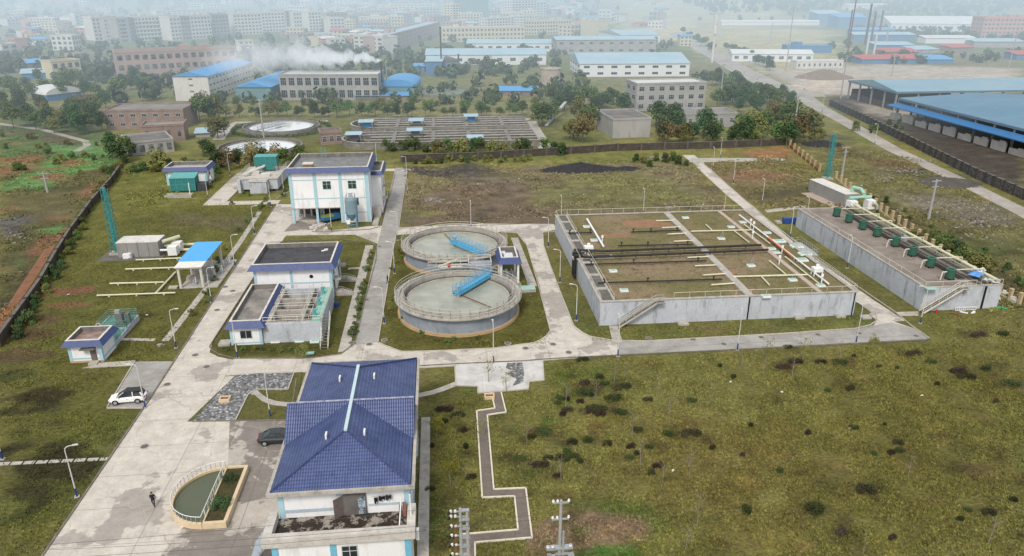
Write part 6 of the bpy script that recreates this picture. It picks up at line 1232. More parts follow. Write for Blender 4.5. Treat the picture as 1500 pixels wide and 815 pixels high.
for i,(px,py,s_) in enumerate(((338,706,1.3),(322,742,1.55))):
    x, y = P(px,py,.55); t = tree_at(x, y, s_, 'planter', ['smaller rear dark round shrub in the pool planter','larger front dark round shrub in the pool planter'][i], 'planter shrubs', 'shrub', 'shrub'); t.location.z = .5
# saplings on the front lawn
def sapling(seed, h, leafy, mat):
    rs = random.Random(seed); t = MB(); t.cone((0,0,0),(.1,0,h*.6),.05,.03,6); t.cone((.1,0,h*.6),(.05,.08,h),.03,.01,5); c = MB()
    for i in range(16):
        z = h*rs.uniform(.35,.95); a = rs.uniform(0,6.28); L = h*.22*rs.uniform(.5,1.2); e = (L*math.cos(a), L*math.sin(a), z+L*.9); t.cone((.08,0,z), e, .014, .006, 4)
        if leafy: leaves(c, e[0], e[1], e[2], .42, .42, .34, int(22*leafy), .11, rs)
    return t.mesh('trunk', PALEBARK), (c.mesh('crown', mat) if leafy else None)
SP = [sapling(21,3.4,0,None), sapling(22,3.0,0,None), sapling(23,3.2,.35,LEAFY), sapling(24,3.0,1.6,LEAFY), sapling(25,2.8,2.2,LEAFO)]
spl = sorted([(914,556,0),(965,580,1),(873,592,0),(926,642,1),(969,714,0),(938,682,1),(1021,772,0),(1004,806,1),(1447,797,0),(1118,553,1),(1278,518,3),(1122,529,2),(1176,528,2),(1230,527,1),(660,712,3),(640,642,3),(668,634,4),(697,655,2),(1264,812,2),(772,655,1),(822,705,1),(900,560,1),(1085,540,1),(1160,553,1),(828,600,0),(1040,590,0),(980,620,1),(1330,700,1),(716,560,2),(742,575,2),(710,640,2),(1010,700,0),(800,770,2)])
for i,(px,py,k_) in enumerate(spl):
    x, y = P(px,py); t = thing('sapling', '%s sapling, %s from the left on the front lawn' % (('bare','bare','sparse yellow','bright yellow green','olive green')[k_], ordn(i)), 'sapling', (x,y,0), rr_(0,6), 'saplings on the front lawn'); t.scale = (rr_(.8,1.15),)*3
    link('trunk', SP[k_][0], t)
    if SP[k_][1]: link('crown', SP[k_][1], t)
q = thing('sapling', 'yellow sapling beside the front road, left of the office roof', 'sapling', (*P(444,532),.1)); link('trunk', SP[4][0], q); link('crown', SP[4][1], q)
pl = thing('planter_box', 'square cream planter at the south edge of the paved square', 'planter', (*P(717,583),0)); m_ = MB(); m_.box(-.65,.65,-.5,-.35,0,.45); m_.box(-.65,.65,.35,.5,0,.45); m_.box(-.65,-.5,-.35,.35,0,.45); m_.box(.5,.65,-.35,.35,0,.45); part('planter_wall', m_, PCR, pl); m_ = MB(); m_.box(-.5,.5,-.35,.35,0,.3); part('planter_soil', m_, RUST, pl)
pl2 = dup(pl, (*P(330,588),.1), 0, 'square cream planter in the middle of the slate bed')
# dark weed clumps, real low growth on the lawns
WP = []
for s_, mt in ((31,WEEDM),(32,leafmat('weed_brown', (.075,.055,.040), (.038,.028,.020))),(33,leafmat('weed_green', (.06,.085,.026), (.030,.046,.016)))):
    rs = random.Random(s_); c = MB()
    for k_ in range(12): leaves(c, rs.uniform(-.62,.62), rs.uniform(-.62,.62), .16, .4, .36, .26, 75, .085, rs)
    WP.append(c.mesh('weed_clump', mt))
wl = sorted([(853,528,1.2,.6),(855,562,1,.6),(887,563,1,.6),(912,568,1.6,.8),(900,584,1.8,.8),(876,601,2,.9),(910,606,1.3,.6),(1015,588,1,.6),(1012,636,1.6,.8),(980,638,1,.5),(1145,538,1.4,.7),(1165,531,1.3,.6),(1202,531,1.1,.4),(1232,531,1.6,.4),(1155,509,1.1,.4),(1252,628,.9,.5),(1335,518,1.8,.7),(1365,531,1.3,.5),(1400,544,1.6,.6),(1415,553,1.6,.5),(1445,541,1.2,.5),(1485,563,1.6,.8),(1315,649,.8,.6),(1318,661,.9,.5),(1268,719,1.3,.9),(1195,746,1.4,1.0),(1095,749,.7,.8),(1230,781,.9,.6),(1448,753,.9,.5),(860,576,1.8,1),(830,601,1,.7),(800,633,1.3,1),(838,649,.8,.5),(862,647,.9,.5),(752,673,1.3,.8),(790,681,1.3,.7),(840,669,1.2,.6),(770,691,1,.5),(780,641,.9,.5),(740,706,.8,.4),(1245,571,.8,.4),(1430,491,2,.8),(690,700,.8,.5),(650,600,1.5,.8),(690,575,1.2,.6),(720,625,.7,.5),(670,610,1.2,.7),(705,765,.8,.5),(760,765,1,.5),(1470,490,1.6,.6)])
wl = sorted(wl+[(rr_(815,965), rr_(535,700), rr_(.5,.95), rr_(.4,.7)) for _ in range(24)]+[(rr_(630,830), rr_(590,720), rr_(.4,.8), rr_(.3,.6)) for _ in range(12) if 1]+[(rr_(980,1490), rr_(515,800), rr_(.35,.7), rr_(.25,.45)) for _ in range(20)]); wl = [w_ for w_ in wl if not any(abs(P(w_[0],w_[1])[0]-z_[0]) < 1.6 and 56 < P(w_[0],w_[1])[1] < 85 for z_ in zig[:6])][:99]
for i,(px,py,a,b_) in enumerate(wl):
    o = link('weed_clump', WP[(0,2,1,2,0,1,2)[i % 7]], None); o.location = P3(px,py); o.scale = (a*.85,max(b_*1.1,a*.55),rr_(.8,1.5)); o.rotation_euler.z = rr_(-.4,.4); tag(o, 'dark low weed clump, %s from the left on the front lawn' % ordn(i), 'weeds', 'weed clumps on the front lawn')
# ================================================================ grass tufts (stuff) coloured like the soil below
def excl(x, y, b_): 
    k_ = np.ones(x.shape, bool)
    for x0,x1,y0,y1 in b_: k_ &= ~((x > x0) & (x < x1) & (y > y0) & (y < y1))
    return k_
BX = [(-38.8,-27,30,100),(-31.8,-2.2,30,80.8),(-31,0.8,80,100.6),(-40.6,-33.5,95,180),(-32,-17,100,130),(-14,-10,96,215),(-16.2,-14.3,97,146),(-9,13,100,147),(0.5,72.6,91.8,97.5),(15.8,21.5,97,156),(23.5,68,102.8,149.8),(77,91,103,149),(.4,13.5,84,93),(66,73,93,104),(-46,-33,84,97.3),(-54,-48,95,112),(-66,-50,140,149),(-48,-40,123,140),(-10,26,149,158),(-24,-20,62,70)]
rs = np.random.RandomState(5); xx = []; yy = []
for x0,x1,y0,y1,n in ((-3,75,46,92,110000),(-72,-38.8,46,110,26000),(75,108,80,103,9000),(-14,70,97,102,6000),(-75,-40,110,180,14000),(-32,24,97,150,9000)):
    x = rs.uniform(x0,x1,n); y = rs.uniform(y0,y1,n); xx.append(x); yy.append(y)
x = np.concatenate(xx); y = np.concatenate(yy); k_ = excl(x, y, BX)
zc = np.array(zig); 
for i in range(len(zc)-1):
    a = zc[i]; e = zc[i+1]-a; t_ = np.clip(((x-a[0])*e[0]+(y-a[1])*e[1])/(e@e),0,1); k_ &= np.hypot(x-a[0]-t_*e[0], y-a[1]-t_*e[1]) > .75
x = x[k_]; y = y[k_]; d_ = fbm(x, y, 3.0, 61, 3); k_ = d_ > rs.uniform(.25,.6,x.size); x = x[k_]; y = y[k_]; n = x.size
ix = np.clip(np.searchsorted(xs, x), 0, nx-1); iy = np.clip(np.searchsorted(ys, y), 0, ny-1); cc = C[iy*nx+ix]*rs.uniform(.8,1.75,(n,1))*np.stack([rs.uniform(.86,1.06,n), np.ones(n), rs.uniform(.7,1,n)], 1)
ang = rs.uniform(0,np.pi,n); w_ = rs.uniform(.08,.18,n); h_ = rs.uniform(.07,.22,n); V = np.empty((n,3,3))
V[:,0] = np.stack([x-w_*np.cos(ang), y-w_*np.sin(ang), np.zeros(n)], 1); V[:,1] = np.stack([x+w_*np.cos(ang), y+w_*np.sin(ang), np.zeros(n)], 1); V[:,2] = np.stack([x+rs.uniform(-.15,.15,n), y+rs.uniform(.0,.2,n), h_], 1)
g = bpy.data.meshes.new('grass'); g.vertices.add(3*n); g.vertices.foreach_set('co', V.ravel()); g.loops.add(3*n); g.loops.foreach_set('vertex_index', np.arange(3*n)); g.polygons.add(n); g.polygons.foreach_set('loop_start', np.arange(0,3*n,3)); g.update(calc_edges=True)
ca = g.attributes.new('soil', 'FLOAT_COLOR', 'POINT'); ca.data.foreach_set('color', np.repeat(np.concatenate([cc, np.ones((n,1))], 1), 3, 0).ravel())
m_, nt, b, pos = base('grass_blades', .9, 0, .1); at = node(nt, 'ShaderNodeAttribute', attribute_name='soil'); nt.links.new(at.outputs['Color'], b.inputs['Base Color']); g.materials.append(m_)
o = link('grass', g); tag(o, 'short tufted grass growing over the lawns of the plant', 'grass', None, 'stuff')
# ================================================================ old plant behind the wall
OLDC = M('old_concrete', (.24,.23,.21), (.13,.125,.115), .5, .8, .9, stain=(.07,.065,.06), streak=True)
for cx, cy, r, lab in ((-57.8,243,13.2,'nearer of the two old round settling tanks with a painted white sky reflection'),(-58.0,279.5,13.8,'farther of the two old round settling tanks, ringed by a hedge')):
    t = thing('settling_tank', lab, 'tank', (cx,cy,0), 0, 'old round settling tanks'); q = MB(); q.ring(0,0,r-.5,r,0,1.5,56); q.ring(0,0,r-2.2,r-2.0,.2,1.35,56); part('tank_wall', q, OLDC, t)
    q = MB(); q.disc(0,0,.9,r-2.2,56); part('water', q, M('sky_reflection_water', (.70,.72,.72), (.62,.64,.65), .05, .6, .08, spec=.6, fine=0), t)  # white sky reflection on the water is painted into its pale base colour
    q = MB(); q.disc(0,0,.8,r-.52,56); part('channel_floor', q, CONCD, t)
    a = R(62); c, s_ = math.cos(a), math.sin(a); f = lambda u, o_, z: (u*c-o_*s_, u*s_+o_*c, z)
    q = MB(); q.bar(f(-r,0,1.9), f(1.5,0,1.9), 1.6, .2); part('bridge', q, STEEL, t); q = MB(); q.rail([f(-r,.8,2),f(1.5,.8,2)],1.1,2,.07,1); q.rail([f(-r,-.8,2),f(1.5,-.8,2)],1.1,2,.07,1); part('railing', q, STEEL, t)
hd = MB(); rs_ = random.Random(3)
for i in range(120): a = 6.283*i/120; leaves(hd, -58+17*math.cos(a), 279.5+16.5*math.sin(a), .6, .9, .9, .6, 26, .3, rs_)
solo('hedge', hd, LEAFD, 'dark clipped hedge ringing the farther old round tank', 'hedge')
q = MB(); q.cyl(0,0,0,2.8,2.1,2.1,20); q.cyl(0,0,2.8,3.3,2.1,.6,20); solo('storage_tank', q, M('cream_tank', (.58,.54,.48), (.42,.38,.33), .8), 'round cream water tank in front of the old round tanks', 'tank', (*P(394,240),0))
for i,(y0,lab) in enumerate(((239.5,'near old oxidation ditch with rounded ends and dark channels'),(267,'far old oxidation ditch with rounded ends and dark channels'))):
    t = thing('oxidation_ditch', lab, 'basin', (0,y0,0), 0, 'old oxidation ditches'); D_ = 19.0; x0_, x1_ = -23.0, 14.0
    x1_ = 32.0; yc_ = y0+D_/2; PC_ = M('pale_worn_coping', (.40,.385,.35), (.24,.23,.21), .6, .8)
    for off_ in (0,4.7):
        r = D_/2-off_; q = MB(); q.ring(x0_,yc_,r-.35,r,0,2.2,20,math.pi/2,math.pi*1.5); q.box(x0_,x1_,yc_+r-.35,yc_+r,0,2.2); q.box(x0_,x1_,yc_-r,yc_-r+.35,0,2.2); part('ditch_wall', q, OLDC, t, world=True)
        q = MB(); q.box(x0_,x1_,yc_-r-.2,yc_-r+.45,2.2,2.36); q.box(x0_,x1_,yc_+r-.45,yc_+r+.2,2.2,2.36); q.ring(x0_,yc_,r-.45,r+.2,2.2,2.36,20,math.pi/2,math.pi*1.5); part('coping', q, PC_, t, world=True)
    q = MB(); q.box(x0_,x1_,yc_-.2,yc_+.2,0,2.2); q.box(x1_,x1_+.4,yc_-D_/2,yc_+D_/2,0,2.2); part('middle_wall', q, OLDC, t, world=True)
    q = MB(); q.box(x0_,x1_,yc_-.5,yc_+.5,2.2,2.37); part('coping', q, PC_, t, world=True)
    q = MB(); q.prism([(x0_+(D_/2-.4)*math.cos(a), yc_+(D_/2-.4)*math.sin(a)) for a in np.linspace(math.pi/2,math.pi*1.5,14)]+[(x1_,yc_-D_/2+.4),(x1_,yc_+D_/2-.4)],0,.9); part('water', q, M('ditch_water', (.030,.026,.020), (.026,.030,.018), .2, .8, .35), t, world=True)
    q = MB(); q.rail([(x0_,yc_-D_/2+.2,2.3),(x1_,yc_-D_/2+.2,2.3)],1.0,4,.06,0); q.rail([(x0_,yc_+D_/2-.2,2.3),(x1_,yc_+D_/2-.2,2.3)],1.0,4,.06,0); part('railing', q, M('old_rail', (.42,.40,.36)), t, world=True)
    for xx_ in (-16,-3,9,22): q = MB(); q.box(xx_,xx_+1.3,y0+.3,y0+D_-.3,2.2,2.4); part('cross_walk', q, OLDC, t, world=True)
for i,(px,py) in enumerate(((519,209),(537,190),(608,203),(610,188),(690,181),(696,214))):
    t = thing('basin_kiosk', ordn(i)+' blue roofed kiosk from the left on the old basins', 'kiosk', (*P(px,py,1.5),2.2), 0, 'blue roofed kiosks'); q = MB(); q.add([(-2.7,-2,2.2),(2.7,-2,2.2),(2.7,2,2.6),(-2.7,2,2.6),(-2.7,-2,2.1),(2.7,-2,2.1)],[(0,1,2,3),(4,5,1,0)]); part('kiosk_roof', q, M('faded_blue_roof', (.33,.45,.53), (.26,.38,.47)), t)
    q = MB(); q.box(-1.2,1.6,-.2,1.6,0,2.2); part('kiosk_wall', q, BLUET if i in (1,4) else M('kiosk_grey', (.2,.22,.22)), t)
    for a, b_ in ((-2.4,-1.7),(2.4,-1.7),(2.4,1.7),(-2.4,1.7)): q = MB(); q.box(a-.15,a+.15,b_-.15,b_+.15,0,2.15); part('post', q, OLDC, t)
# ================================================================ buildings beyond
FW = {'w':M('far_white', (.60,.59,.56), (.48,.47,.45), .12, .6, .9, stain=(.34,.33,.31), streak=True), 'g':M('far_grey', (.36,.355,.34), (.27,.265,.255), .15, .7, .9, stain=(.18,.175,.17), streak=True), 'p':M('far_pink', (.40,.31,.28), (.33,.26,.24), .12, .6, .9), 'y':M('far_cream', (.55,.50,.36), (.48,.43,.33), .15), 'b':M('far_brick', (.29,.21,.175), (.19,.145,.125), .4, .8, .95, fine=.25), 's':M('salmon', (.52,.27,.22), (.46,.24,.2), .2), 'bl':M('far_blue_wall', (.08,.20,.36), (.07,.16,.3), .2), 'lw':M('sheet_white', (.66,.68,.69), (.58,.60,.62), .3, .4), 't':M('far_teal', (.16,.28,.30), (.12,.2,.22), .3)}
FR = {'blue':M('far_blue_roof', (.09,.30,.56), (.07,.25,.5), .1, .5, .6), 'lb':M('far_pale_blue_roof', (.34,.46,.52), (.26,.38,.46), .08, .7, .6), 'gr':M('far_grey_roof', (.25,.24,.23), (.15,.145,.14), .15, .8, .9), 'red':M('far_red_roof', (.42,.10,.09), (.33,.11,.10), .2), 'wh':M('far_white_roof', (.58,.59,.59), (.44,.45,.46), .1), 'dk':M('far_dark_roof', (.11,.105,.10), (.2,.19,.18), .2, .8, .9)}
DWIN = M('far_window_dark', (.03,.04,.05), (.26,.28,.28), .45, .8, .3)
nb_ = [0]
def bld(name, lab, A, B, hpx, dep, wall, roof, rows=0, cols=0, kind='flat', sep=False, side=0, group=None, cat='building', wh=.55, ww=.55, pitch=.16, doors=False, balc=False):
    a = Vector(P(*A)); b_ = Vector(P(*B)); W = (b_-a).length; rz = math.atan2(b_.y-a.y, b_.x-a.x); H = hgt((A[0]+B[0])/2, (A[1]+B[1])/2, hpx)
    z0 = float(hillz(np.array([a.x]), np.array([a.y]))[0]); t = thing(name, lab, cat, (a.x,a.y,z0), rz, group); m = MB(); m.box(0,W,0,dep,-3,H)
    if rows:
        fh = H/rows; cw = W/cols
        for r_ in range(rows):
            for c_ in range(cols):
                z = r_*fh+fh*(1-wh)*.55; x = c_*cw+cw*(1-ww)/2; w_, h_ = cw*ww, fh*wh
                if sep: window(t, w_, h_, (x+w_/2,-.003,z), 'F', bars=2)
                else: m.add([(x,-.06,z),(x+w_,-.06,z),(x+w_,-.06,z+h_),(x,-.06,z+h_)],[(0,1,2,3)],1)
            if balc and r_: m.box(cw*.3,W-cw*.3,-.7,-.08,r_*fh-.1,r_*fh+.5)
        if side:
            n = side; cw = dep/n; s_ = 1 if a.x < 0 else -1
            for r_ in range(rows):
                for c_ in range(n):
                    z = r_*fh+fh*(1-wh)*.55; y = c_*cw+cw*.25; w_, h_ = cw*.5, fh*wh
                    if sep: window(t, w_, h_, ((W+.003) if s_ > 0 else -.003, y+w_/2, z), 'R' if s_ > 0 else 'L', bars=1)
                    else:
                        X = W+.06 if s_ > 0 else -.06; q4 = [(X,y,z),(X,y+w_,z),(X,y+w_,z+h_),(X,y,z+h_)]; m.add(q4 if s_ > 0 else q4[::-1],[(0,1,2,3)],1)
    part('wall', m, [FW[wall], DWIN], t); r = MB(); o_ = .5
    if kind == 'flat':
        e = max(.35, H*.035); r.box(-.15,W+.15,-.15,.25,H,H+e*2); r.box(-.15,W+.15,dep-.25,dep+.15,H,H+e*2); r.box(-.15,.25,.25,dep-.25,H,H+e*2); r.box(W-.25,W+.15,.25,dep-.25,H,H+e*2); r.box(.25,W-.25,.25,dep-.25,H+.01,H+.2,1)
        if W*dep > 250 and not sep:
            for _ in range(2): xx_ = rr_(.15,.8)*W; yy_ = rr_(.3,.7)*dep; r.box(xx_,xx_+min(5,W*.15),yy_,yy_+min(4,dep*.3),H+.2,H+2.6)
        part('roof', r, [FW[wall], FR[roof]], t)
    elif kind == 'gable':
        h2 = dep*pitch; r.add([(-o_,-o_,H),(W+o_,-o_,H),(W+o_,dep/2,H+h2),(-o_,dep/2,H+h2),(W+o_,dep+o_,H),(-o_,dep+o_,H)],[(0,1,2,3),(3,2,4,5),(0,3,5),(1,4,2)])
        part('roof', r, FR[roof], t)
    elif kind == 'gabley':
        h2 = W*pitch; r.add([(-o_,-o_,H),(W+o_,-o_,H),(W/2,-o_,H+h2),(W+o_,dep+o_,H),(-o_,dep+o_,H),(W/2,dep+o_,H+h2)],[(0,1,2),(0,2,5,4),(1,3,5,2),(3,4,5)]); part('roof', r, FR[roof], t)
    elif kind == 'arch':
        n = 10; vs = []
        for i in range(n+1): a_ = math.pi*i/n; vs += [(W/2-(W/2+.4)*math.cos(a_),-.4,H+W*.2*math.sin(a_)),(W/2-(W/2+.4)*math.cos(a_),dep+.4,H+W*.2*math.sin(a_))]
        r.add(vs,[(2*i,2*i+2,2*i+3,2*i+1) for i in range(n)]+[tuple(range(0,2*n+1,2))]); part('roof', r, FR[roof], t)
    elif kind == 'mono': r.add([(-o_,-o_,H),(W+o_,-o_,H),(W+o_,dep+o_,H+dep*.12),(-o_,dep+o_,H+dep*.12),(-o_,dep+o_,H-.5),(W+o_,dep+o_,H-.5),(-o_,-o_,H-.2),(W+o_,-o_,H-.2)],[(0,1,2,3),(6,7,1,0)]); part('roof', r, FR[roof], t)
    return t, W, H
B = bld
B('brick_building','long roofless brick building with a row of dark windows amid trees',(157,190),(272,188),26,16,'b','gr',2,7,sep=True,wh=.32,ww=.42)
B('brick_annex','small brick annex with one lower roof in front of the long brick building',(210,209),(272,206),22,9,'b','gr',1,4,wh=.4,ww=.3)
B('ruined_shed','collapsing dark shed with broken roof beside the brick annex',(190,229),(256,222),17,14,'g','dk',1,5,wh=.6)
B('metal_shed','small shed with pale turquoise roof right of the brick ruins',(287,202),(308,201),7,6,'g','lb',kind='mono')
B('pump_station','brick pump house left of the old oxidation ditches',(471,213),(502,211),16,8,'b','dk',1,3,sep=True,wh=.5)
B('painted_factory','cream block with bright blue gable roof left of the blue barn',(258,148),(309,148),36,62,'w','blue',4,1,'gabley',wh=.25,ww=.12,side=14,pitch=.13)
B('blue_barn','dark walled barn with bright blue roof left of the grey ruin',(347,148),(398,148),20,48,'t','blue',kind='gabley',pitch=.14)
B('factory_ruin','pale grey two storey factory with big empty windows behind smoke',(412,147),(556,147),36,16,'g','wh',2,12,sep=True,wh=.62,ww=.68,side=3)
B('arched_barn','blue arched roof barn right of the grey factory ruin',(557,143),(608,143),16,26,'t','blue',kind='arch')
B('low_shed','long low blue roof before the arched barn',(521,147),(606,147),7,6,'b','blue',kind='mono')
B('brick_factory','long pink three storey brick factory behind the cream and blue block',(176,122),(350,112),42,18,'p','gr',3,15,sep=False,wh=.5,ww=.62)
B('grey_block','grey three storey office block with green glass windows in the grove',(931,163),(1032,160),38,14,'g','wh',3,7,sep=True,wh=.48,ww=.5,side=2)
B('white_cube','grey white cube building with patchy flat roof behind the wall',(897,203),(952,201),26,20,'g','dk',0,0,sep=True)
B('low_grey_house','low grey house with a row of small windows half hidden by trees',(1003,188),(1078,186),19,12,'g','gr',1,5,sep=True,wh=.35,ww=.3)
B('warehouse','white warehouse with pale blue roof and two rows of windows',(849,113),(1009,112),19,44,'lw','lb',2,8,'gable',sep=True,wh=.35,ww=.42,pitch=.10,side=4)
B('factory_hall','long white hall with pale blue roof left of the round water tank',(624,96),(800,95),15,30,'lw','lb',1,9,'gable',wh=.3,ww=.4,pitch=.1)
B('factory_hall','long pale hall directly behind the white hall left of the water tank',(684,76),(808,76),12,30,'lw','lb',1,9,'gable',wh=.3,ww=.45,pitch=.08)
B('factory_hall','pale hall with small windows behind the white warehouse',(815,80),(960,79),21,30,'g','lb',2,10,'gable',wh=.3,ww=.4,pitch=.06)
B('red_roof_hall','hall with two red roof bands behind the white warehouse',(892,78),(957,77),15,14,'p','red',2,7,'mono',wh=.4,ww=.6)
B('blue_roof_hall','pale hall with turquoise roof at the near side of the open fields',(910,66),(966,65),14,60,'lw','lb',1,4,'gable',pitch=.05)
B('yellow_school','long cream yellow school with rows of openings behind the halls',(648,62),(768,60),20,14,'y','wh',3,22,wh=.5,ww=.55)
B('brick_house','low brick house with blue roof left of the water tank foot',(728,140),(788,140),7,9,'b','blue',1,4,'mono',wh=.4,ww=.3)
B('boiler_shed','sooty blue shed with tall chimney behind the round pond',(624,110),(648,110),20,14,'bl','lb',kind='mono'); B('boiler_shed','grey lean-to right of the sooty blue boiler shed',(605,106),(622,106),9,8,'bl','blue',kind='mono')
B('boiler_hall','dark smoke stained roof hall beside the tall chimney',(646,108),(672,107),17,14,'t','dk',kind='arch')
B('blue_shed','pair of farm sheds with bright blue walls, the left one',(32,117),(74,115),9,12,'bl','lb',kind='mono'); B('blue_shed','lower blue shed behind the bright blue farm shed',(40,100),(75,97),7,12,'b','blue',kind='mono')
B('grey_barn','low barn with curved white roof in the wood at the left',(70,149),(120,143),9,14,'bl','wh',kind='arch')
B('farm_house','three storey cream farmhouse at the far left edge',(7,87),(30,84),20,10,'w','gr',3,2,sep=False,side=3)
B('farm_house','tall cream farmhouse above the blue farm sheds',(78,74),(109,74),21,12,'w','gr',3,4,side=3); B('farm_house','wide tan farmhouse right of the bright blue shed',(80,117),(122,113),25,12,'y','gr',2,4,side=2)
B('farm_house','small pinkish farmhouse behind the wide tan one',(112,92),(129,90),12,9,'p','gr',2,2); B('farm_house','long farm building with pale roof left of the apartment rows',(12,38),(34,36),9,14,'w','wh',2,4)
B('farm_house','low orange and white terrace left of the apartment rows',(46,40),(92,36),10,12,'s','wh',2,8); B('farm_house','grey white house stepping up to the apartment rows',(92,38),(110,36),9,14,'w','gr',2,4); B('farm_house','white corner house left of the first apartment block',(112,37),(136,34),13,14,'w','wh',3,4,side=2)
B('farm_house','lone small white farmhouse amid fields above the blue sheds',(38,55),(57,53),8,9,'w','wh',2,3)
ap = [('six storey grey apartment block at the left end of the long row',(140,60),(157,59),33,16,'w',6,3),('brownish six storey apartment block second in the long row',(158,62),(175,62),34,18,'g',6,4),('plain grey apartment slab third in the long row',(176,63),(192,62),34,30,'g',6,1),('dark balconied apartment block fourth in the long row',(193,62),(201,61),34,16,'g',6,3),('wide cream balconied apartment block, fifth in the long row',(202,61),(252,58),34,14,'w',6,10),
 ('grey apartment block sixth in the long row',(253,60),(268,59),33,16,'w',6,3),('narrow bluish apartment block seventh in the long row',(269,59),(282,58),33,16,'g',6,3),('pale apartment block with red roof edge, eighth in the long row',(283,58),(312,56),33,15,'w',6,6),('dim grey apartment block ninth in the long row',(314,55),(338,53),31,15,'g',6,5),('dim block at the right end of the long row',(345,52),(385,50),30,15,'w',6,8),
 ('pale six storey block right of the long row, left neighbour',(376,48),(418,46),28,14,'w',6,9),('grey six storey block right of the long row, second neighbour',(421,46),(430,45),28,18,'g',6,2),('pale apartment block with blue awning',(432,46),(452,45),27,14,'w',5,5),('bright apartment block beside the blue awning block',(454,46),(472,45),27,14,'w',6,4),('grey brown block behind the bright slim block',(480,42),(510,40),21,14,'g',5,6),
 ('bright slim six window block in front of the grey brown rows',(485,52),(506,51),24,14,'w',5,4),('brownish long block behind the angled factory, left',(512,38),(550,36),14,12,'p',4,8),('brownish long block behind the angled factory, right',(552,36),(604,33),13,12,'g',4,12),('small white house before the bright slim block',(484,74),(507,73),16,10,'w',3,3),('pale house pair behind the smoke plume',(468,68),(486,66),13,12,'y',2,3),('tan house with red roof behind the smoke',(438,64),(462,62),12,12,'g',3,4),
 ('cream ten storey tower in the far centre',(664,36),(676,35),28,14,'y',8,3),('teal netted tower under scaffolding in the far centre',(674,34),(716,33),31,20,'t',0,0),('white block right of the netted tower',(714,44),(748,42),16,14,'w',4,8),('white eight storey block with cross balconies at centre top',(750,30),(786,28),27,14,'w',7,8),('pale block right of the eight storey block',(786,28),(800,27),22,14,'w',6,3),('cream long block with window bands in front of the eight storey block',(774,52),(836,50),20,12,'y',4,16),
 ('cream stepped block right of the long banded one',(836,54),(862,52),16,16,'y',3,5),('plain tan block with shaded side beside the turquoise roof',(871,55),(890,54),23,22,'y',0,0),('grey low block left of the netted tower',(630,40),(660,38),14,14,'g',4,6),('pale low block before the netted tower',(748,38),(768,37),12,14,'w',4,4),('far hazy row of flats over the angled factory',(560,20),(640,18),12,14,'w',4,14),('far hazy flats above the apartment rows, left',(340,14),(420,12),12,14,'w',4,14),('far hazy flats above the apartment rows, right',(430,14),(520,13),12,14,'w',4,16),('far hazy pale roofs over the long row',(230,26),(330,22),9,14,'w',3,14),('hazy flats at the top centre left',(530,10),(600,9),9,14,'g',4,12),('hazy tower at the top centre',(688,8),(712,8),11,16,'w',5,4),('hazy wide flats at the top centre right',(730,14),(760,14),8,14,'w',3,6),('pale house before the dim end of the long row',(352,76),(372,75),15,10,'w',3,3)]
for lab,a,b_,h_,d_,w_,r_,c_ in ap: B('apartment_block',lab,a,b_,h_,d_,w_,'red' if 'red' in lab else 'gr',r_,c_,side=3 if r_ else 0,group='apartment blocks of the town',wh=.5,ww=.6,balc='balcon' in lab)
t,_,_ = B('angled_factory','long four storey factory with pale blue roof running back into the town',(519,76),(562,80),24,14,'w','lb',4,5,side=0,wh=.45,ww=.6)
B('angled_factory_wing','pinkish rear wing of the angled factory under a pale roof',(563,79),(645,51),21,16,'p','lb',4,16,wh=.45,ww=.6)
B('long_low_shed','very long low white shed in the brown field at the top right',(1057,38),(1200,38),5,12,'lw','wh',0,0,'gable'); B('long_low_shed','white shed with wide windows right of the highway',(1072,90),(1190,91),11,16,'lw','wh',1,9,'gable',wh=.4,ww=.5)
B('blue_works','blue roofed works hall at the top right, left half',(1196,36),(1232,36),14,30,'bl','lb',kind='mono'); B('blue_works','blue roofed works hall at the top right, right half',(1226,42),(1268,42),16,30,'bl','blue',kind='mono')
B('blue_works','low blue wall behind the white gatehouse',(1152,78),(1218,78),10,12,'bl','lb',0,0); B('white_gatehouse','low white gatehouse row with small windows at the gravel yard',(1166,101),(1234,100),10,8,'w','wh',1,9,wh=.4,ww=.35)
B('big_grey_warehouse','huge grey roofed warehouse at the top right',(1304,46),(1436,47),11,60,'lw','wh',1,14,'gable',wh=.3,ww=.4,pitch=.12); B('salmon_factory','salmon pink five storey factory at the right edge',(1436,57),(1520,57),30,20,'s','gr',5,14,wh=.45,ww=.6,side=3)
for i,(a,b_,h_,w_,r_) in enumerate((((1248,52),(1312,52),8,'bl','blue'),((1250,60),(1340,60),9,'bl','lb'),((1282,74),(1338,74),8,'bl','lb'),((1262,94),(1352,93),7,'bl','red'),((1292,84),(1345,84),8,'b','red'),((1358,94),(1396,94),7,'bl','blue'),((1355,64),(1430,64),8,'lw','wh'),((1393,76),(1426,75),6,'b','red'),((1426,70),(1500,70),9,'g','lb'),((1340,78),(1375,77),5,'g','lb'),((1488,88),(1515,88),8,'bl','red'),((1240,26),(1300,25),8,'w','wh'))):
    B('works_shed',['rearmost blue roofed','second blue roofed','pale blue roofed','front red roofed','rear red roofed','bright blue roofed','large pale roofed','small maroon roofed','long grey and pale blue','small turquoise roofed','right edge red roofed','farthest white roofed'][i]+' shed in the smoky works at the top right',a,b_,h_,14,w_,r_,kind='mono',group='sheds of the smoky works')
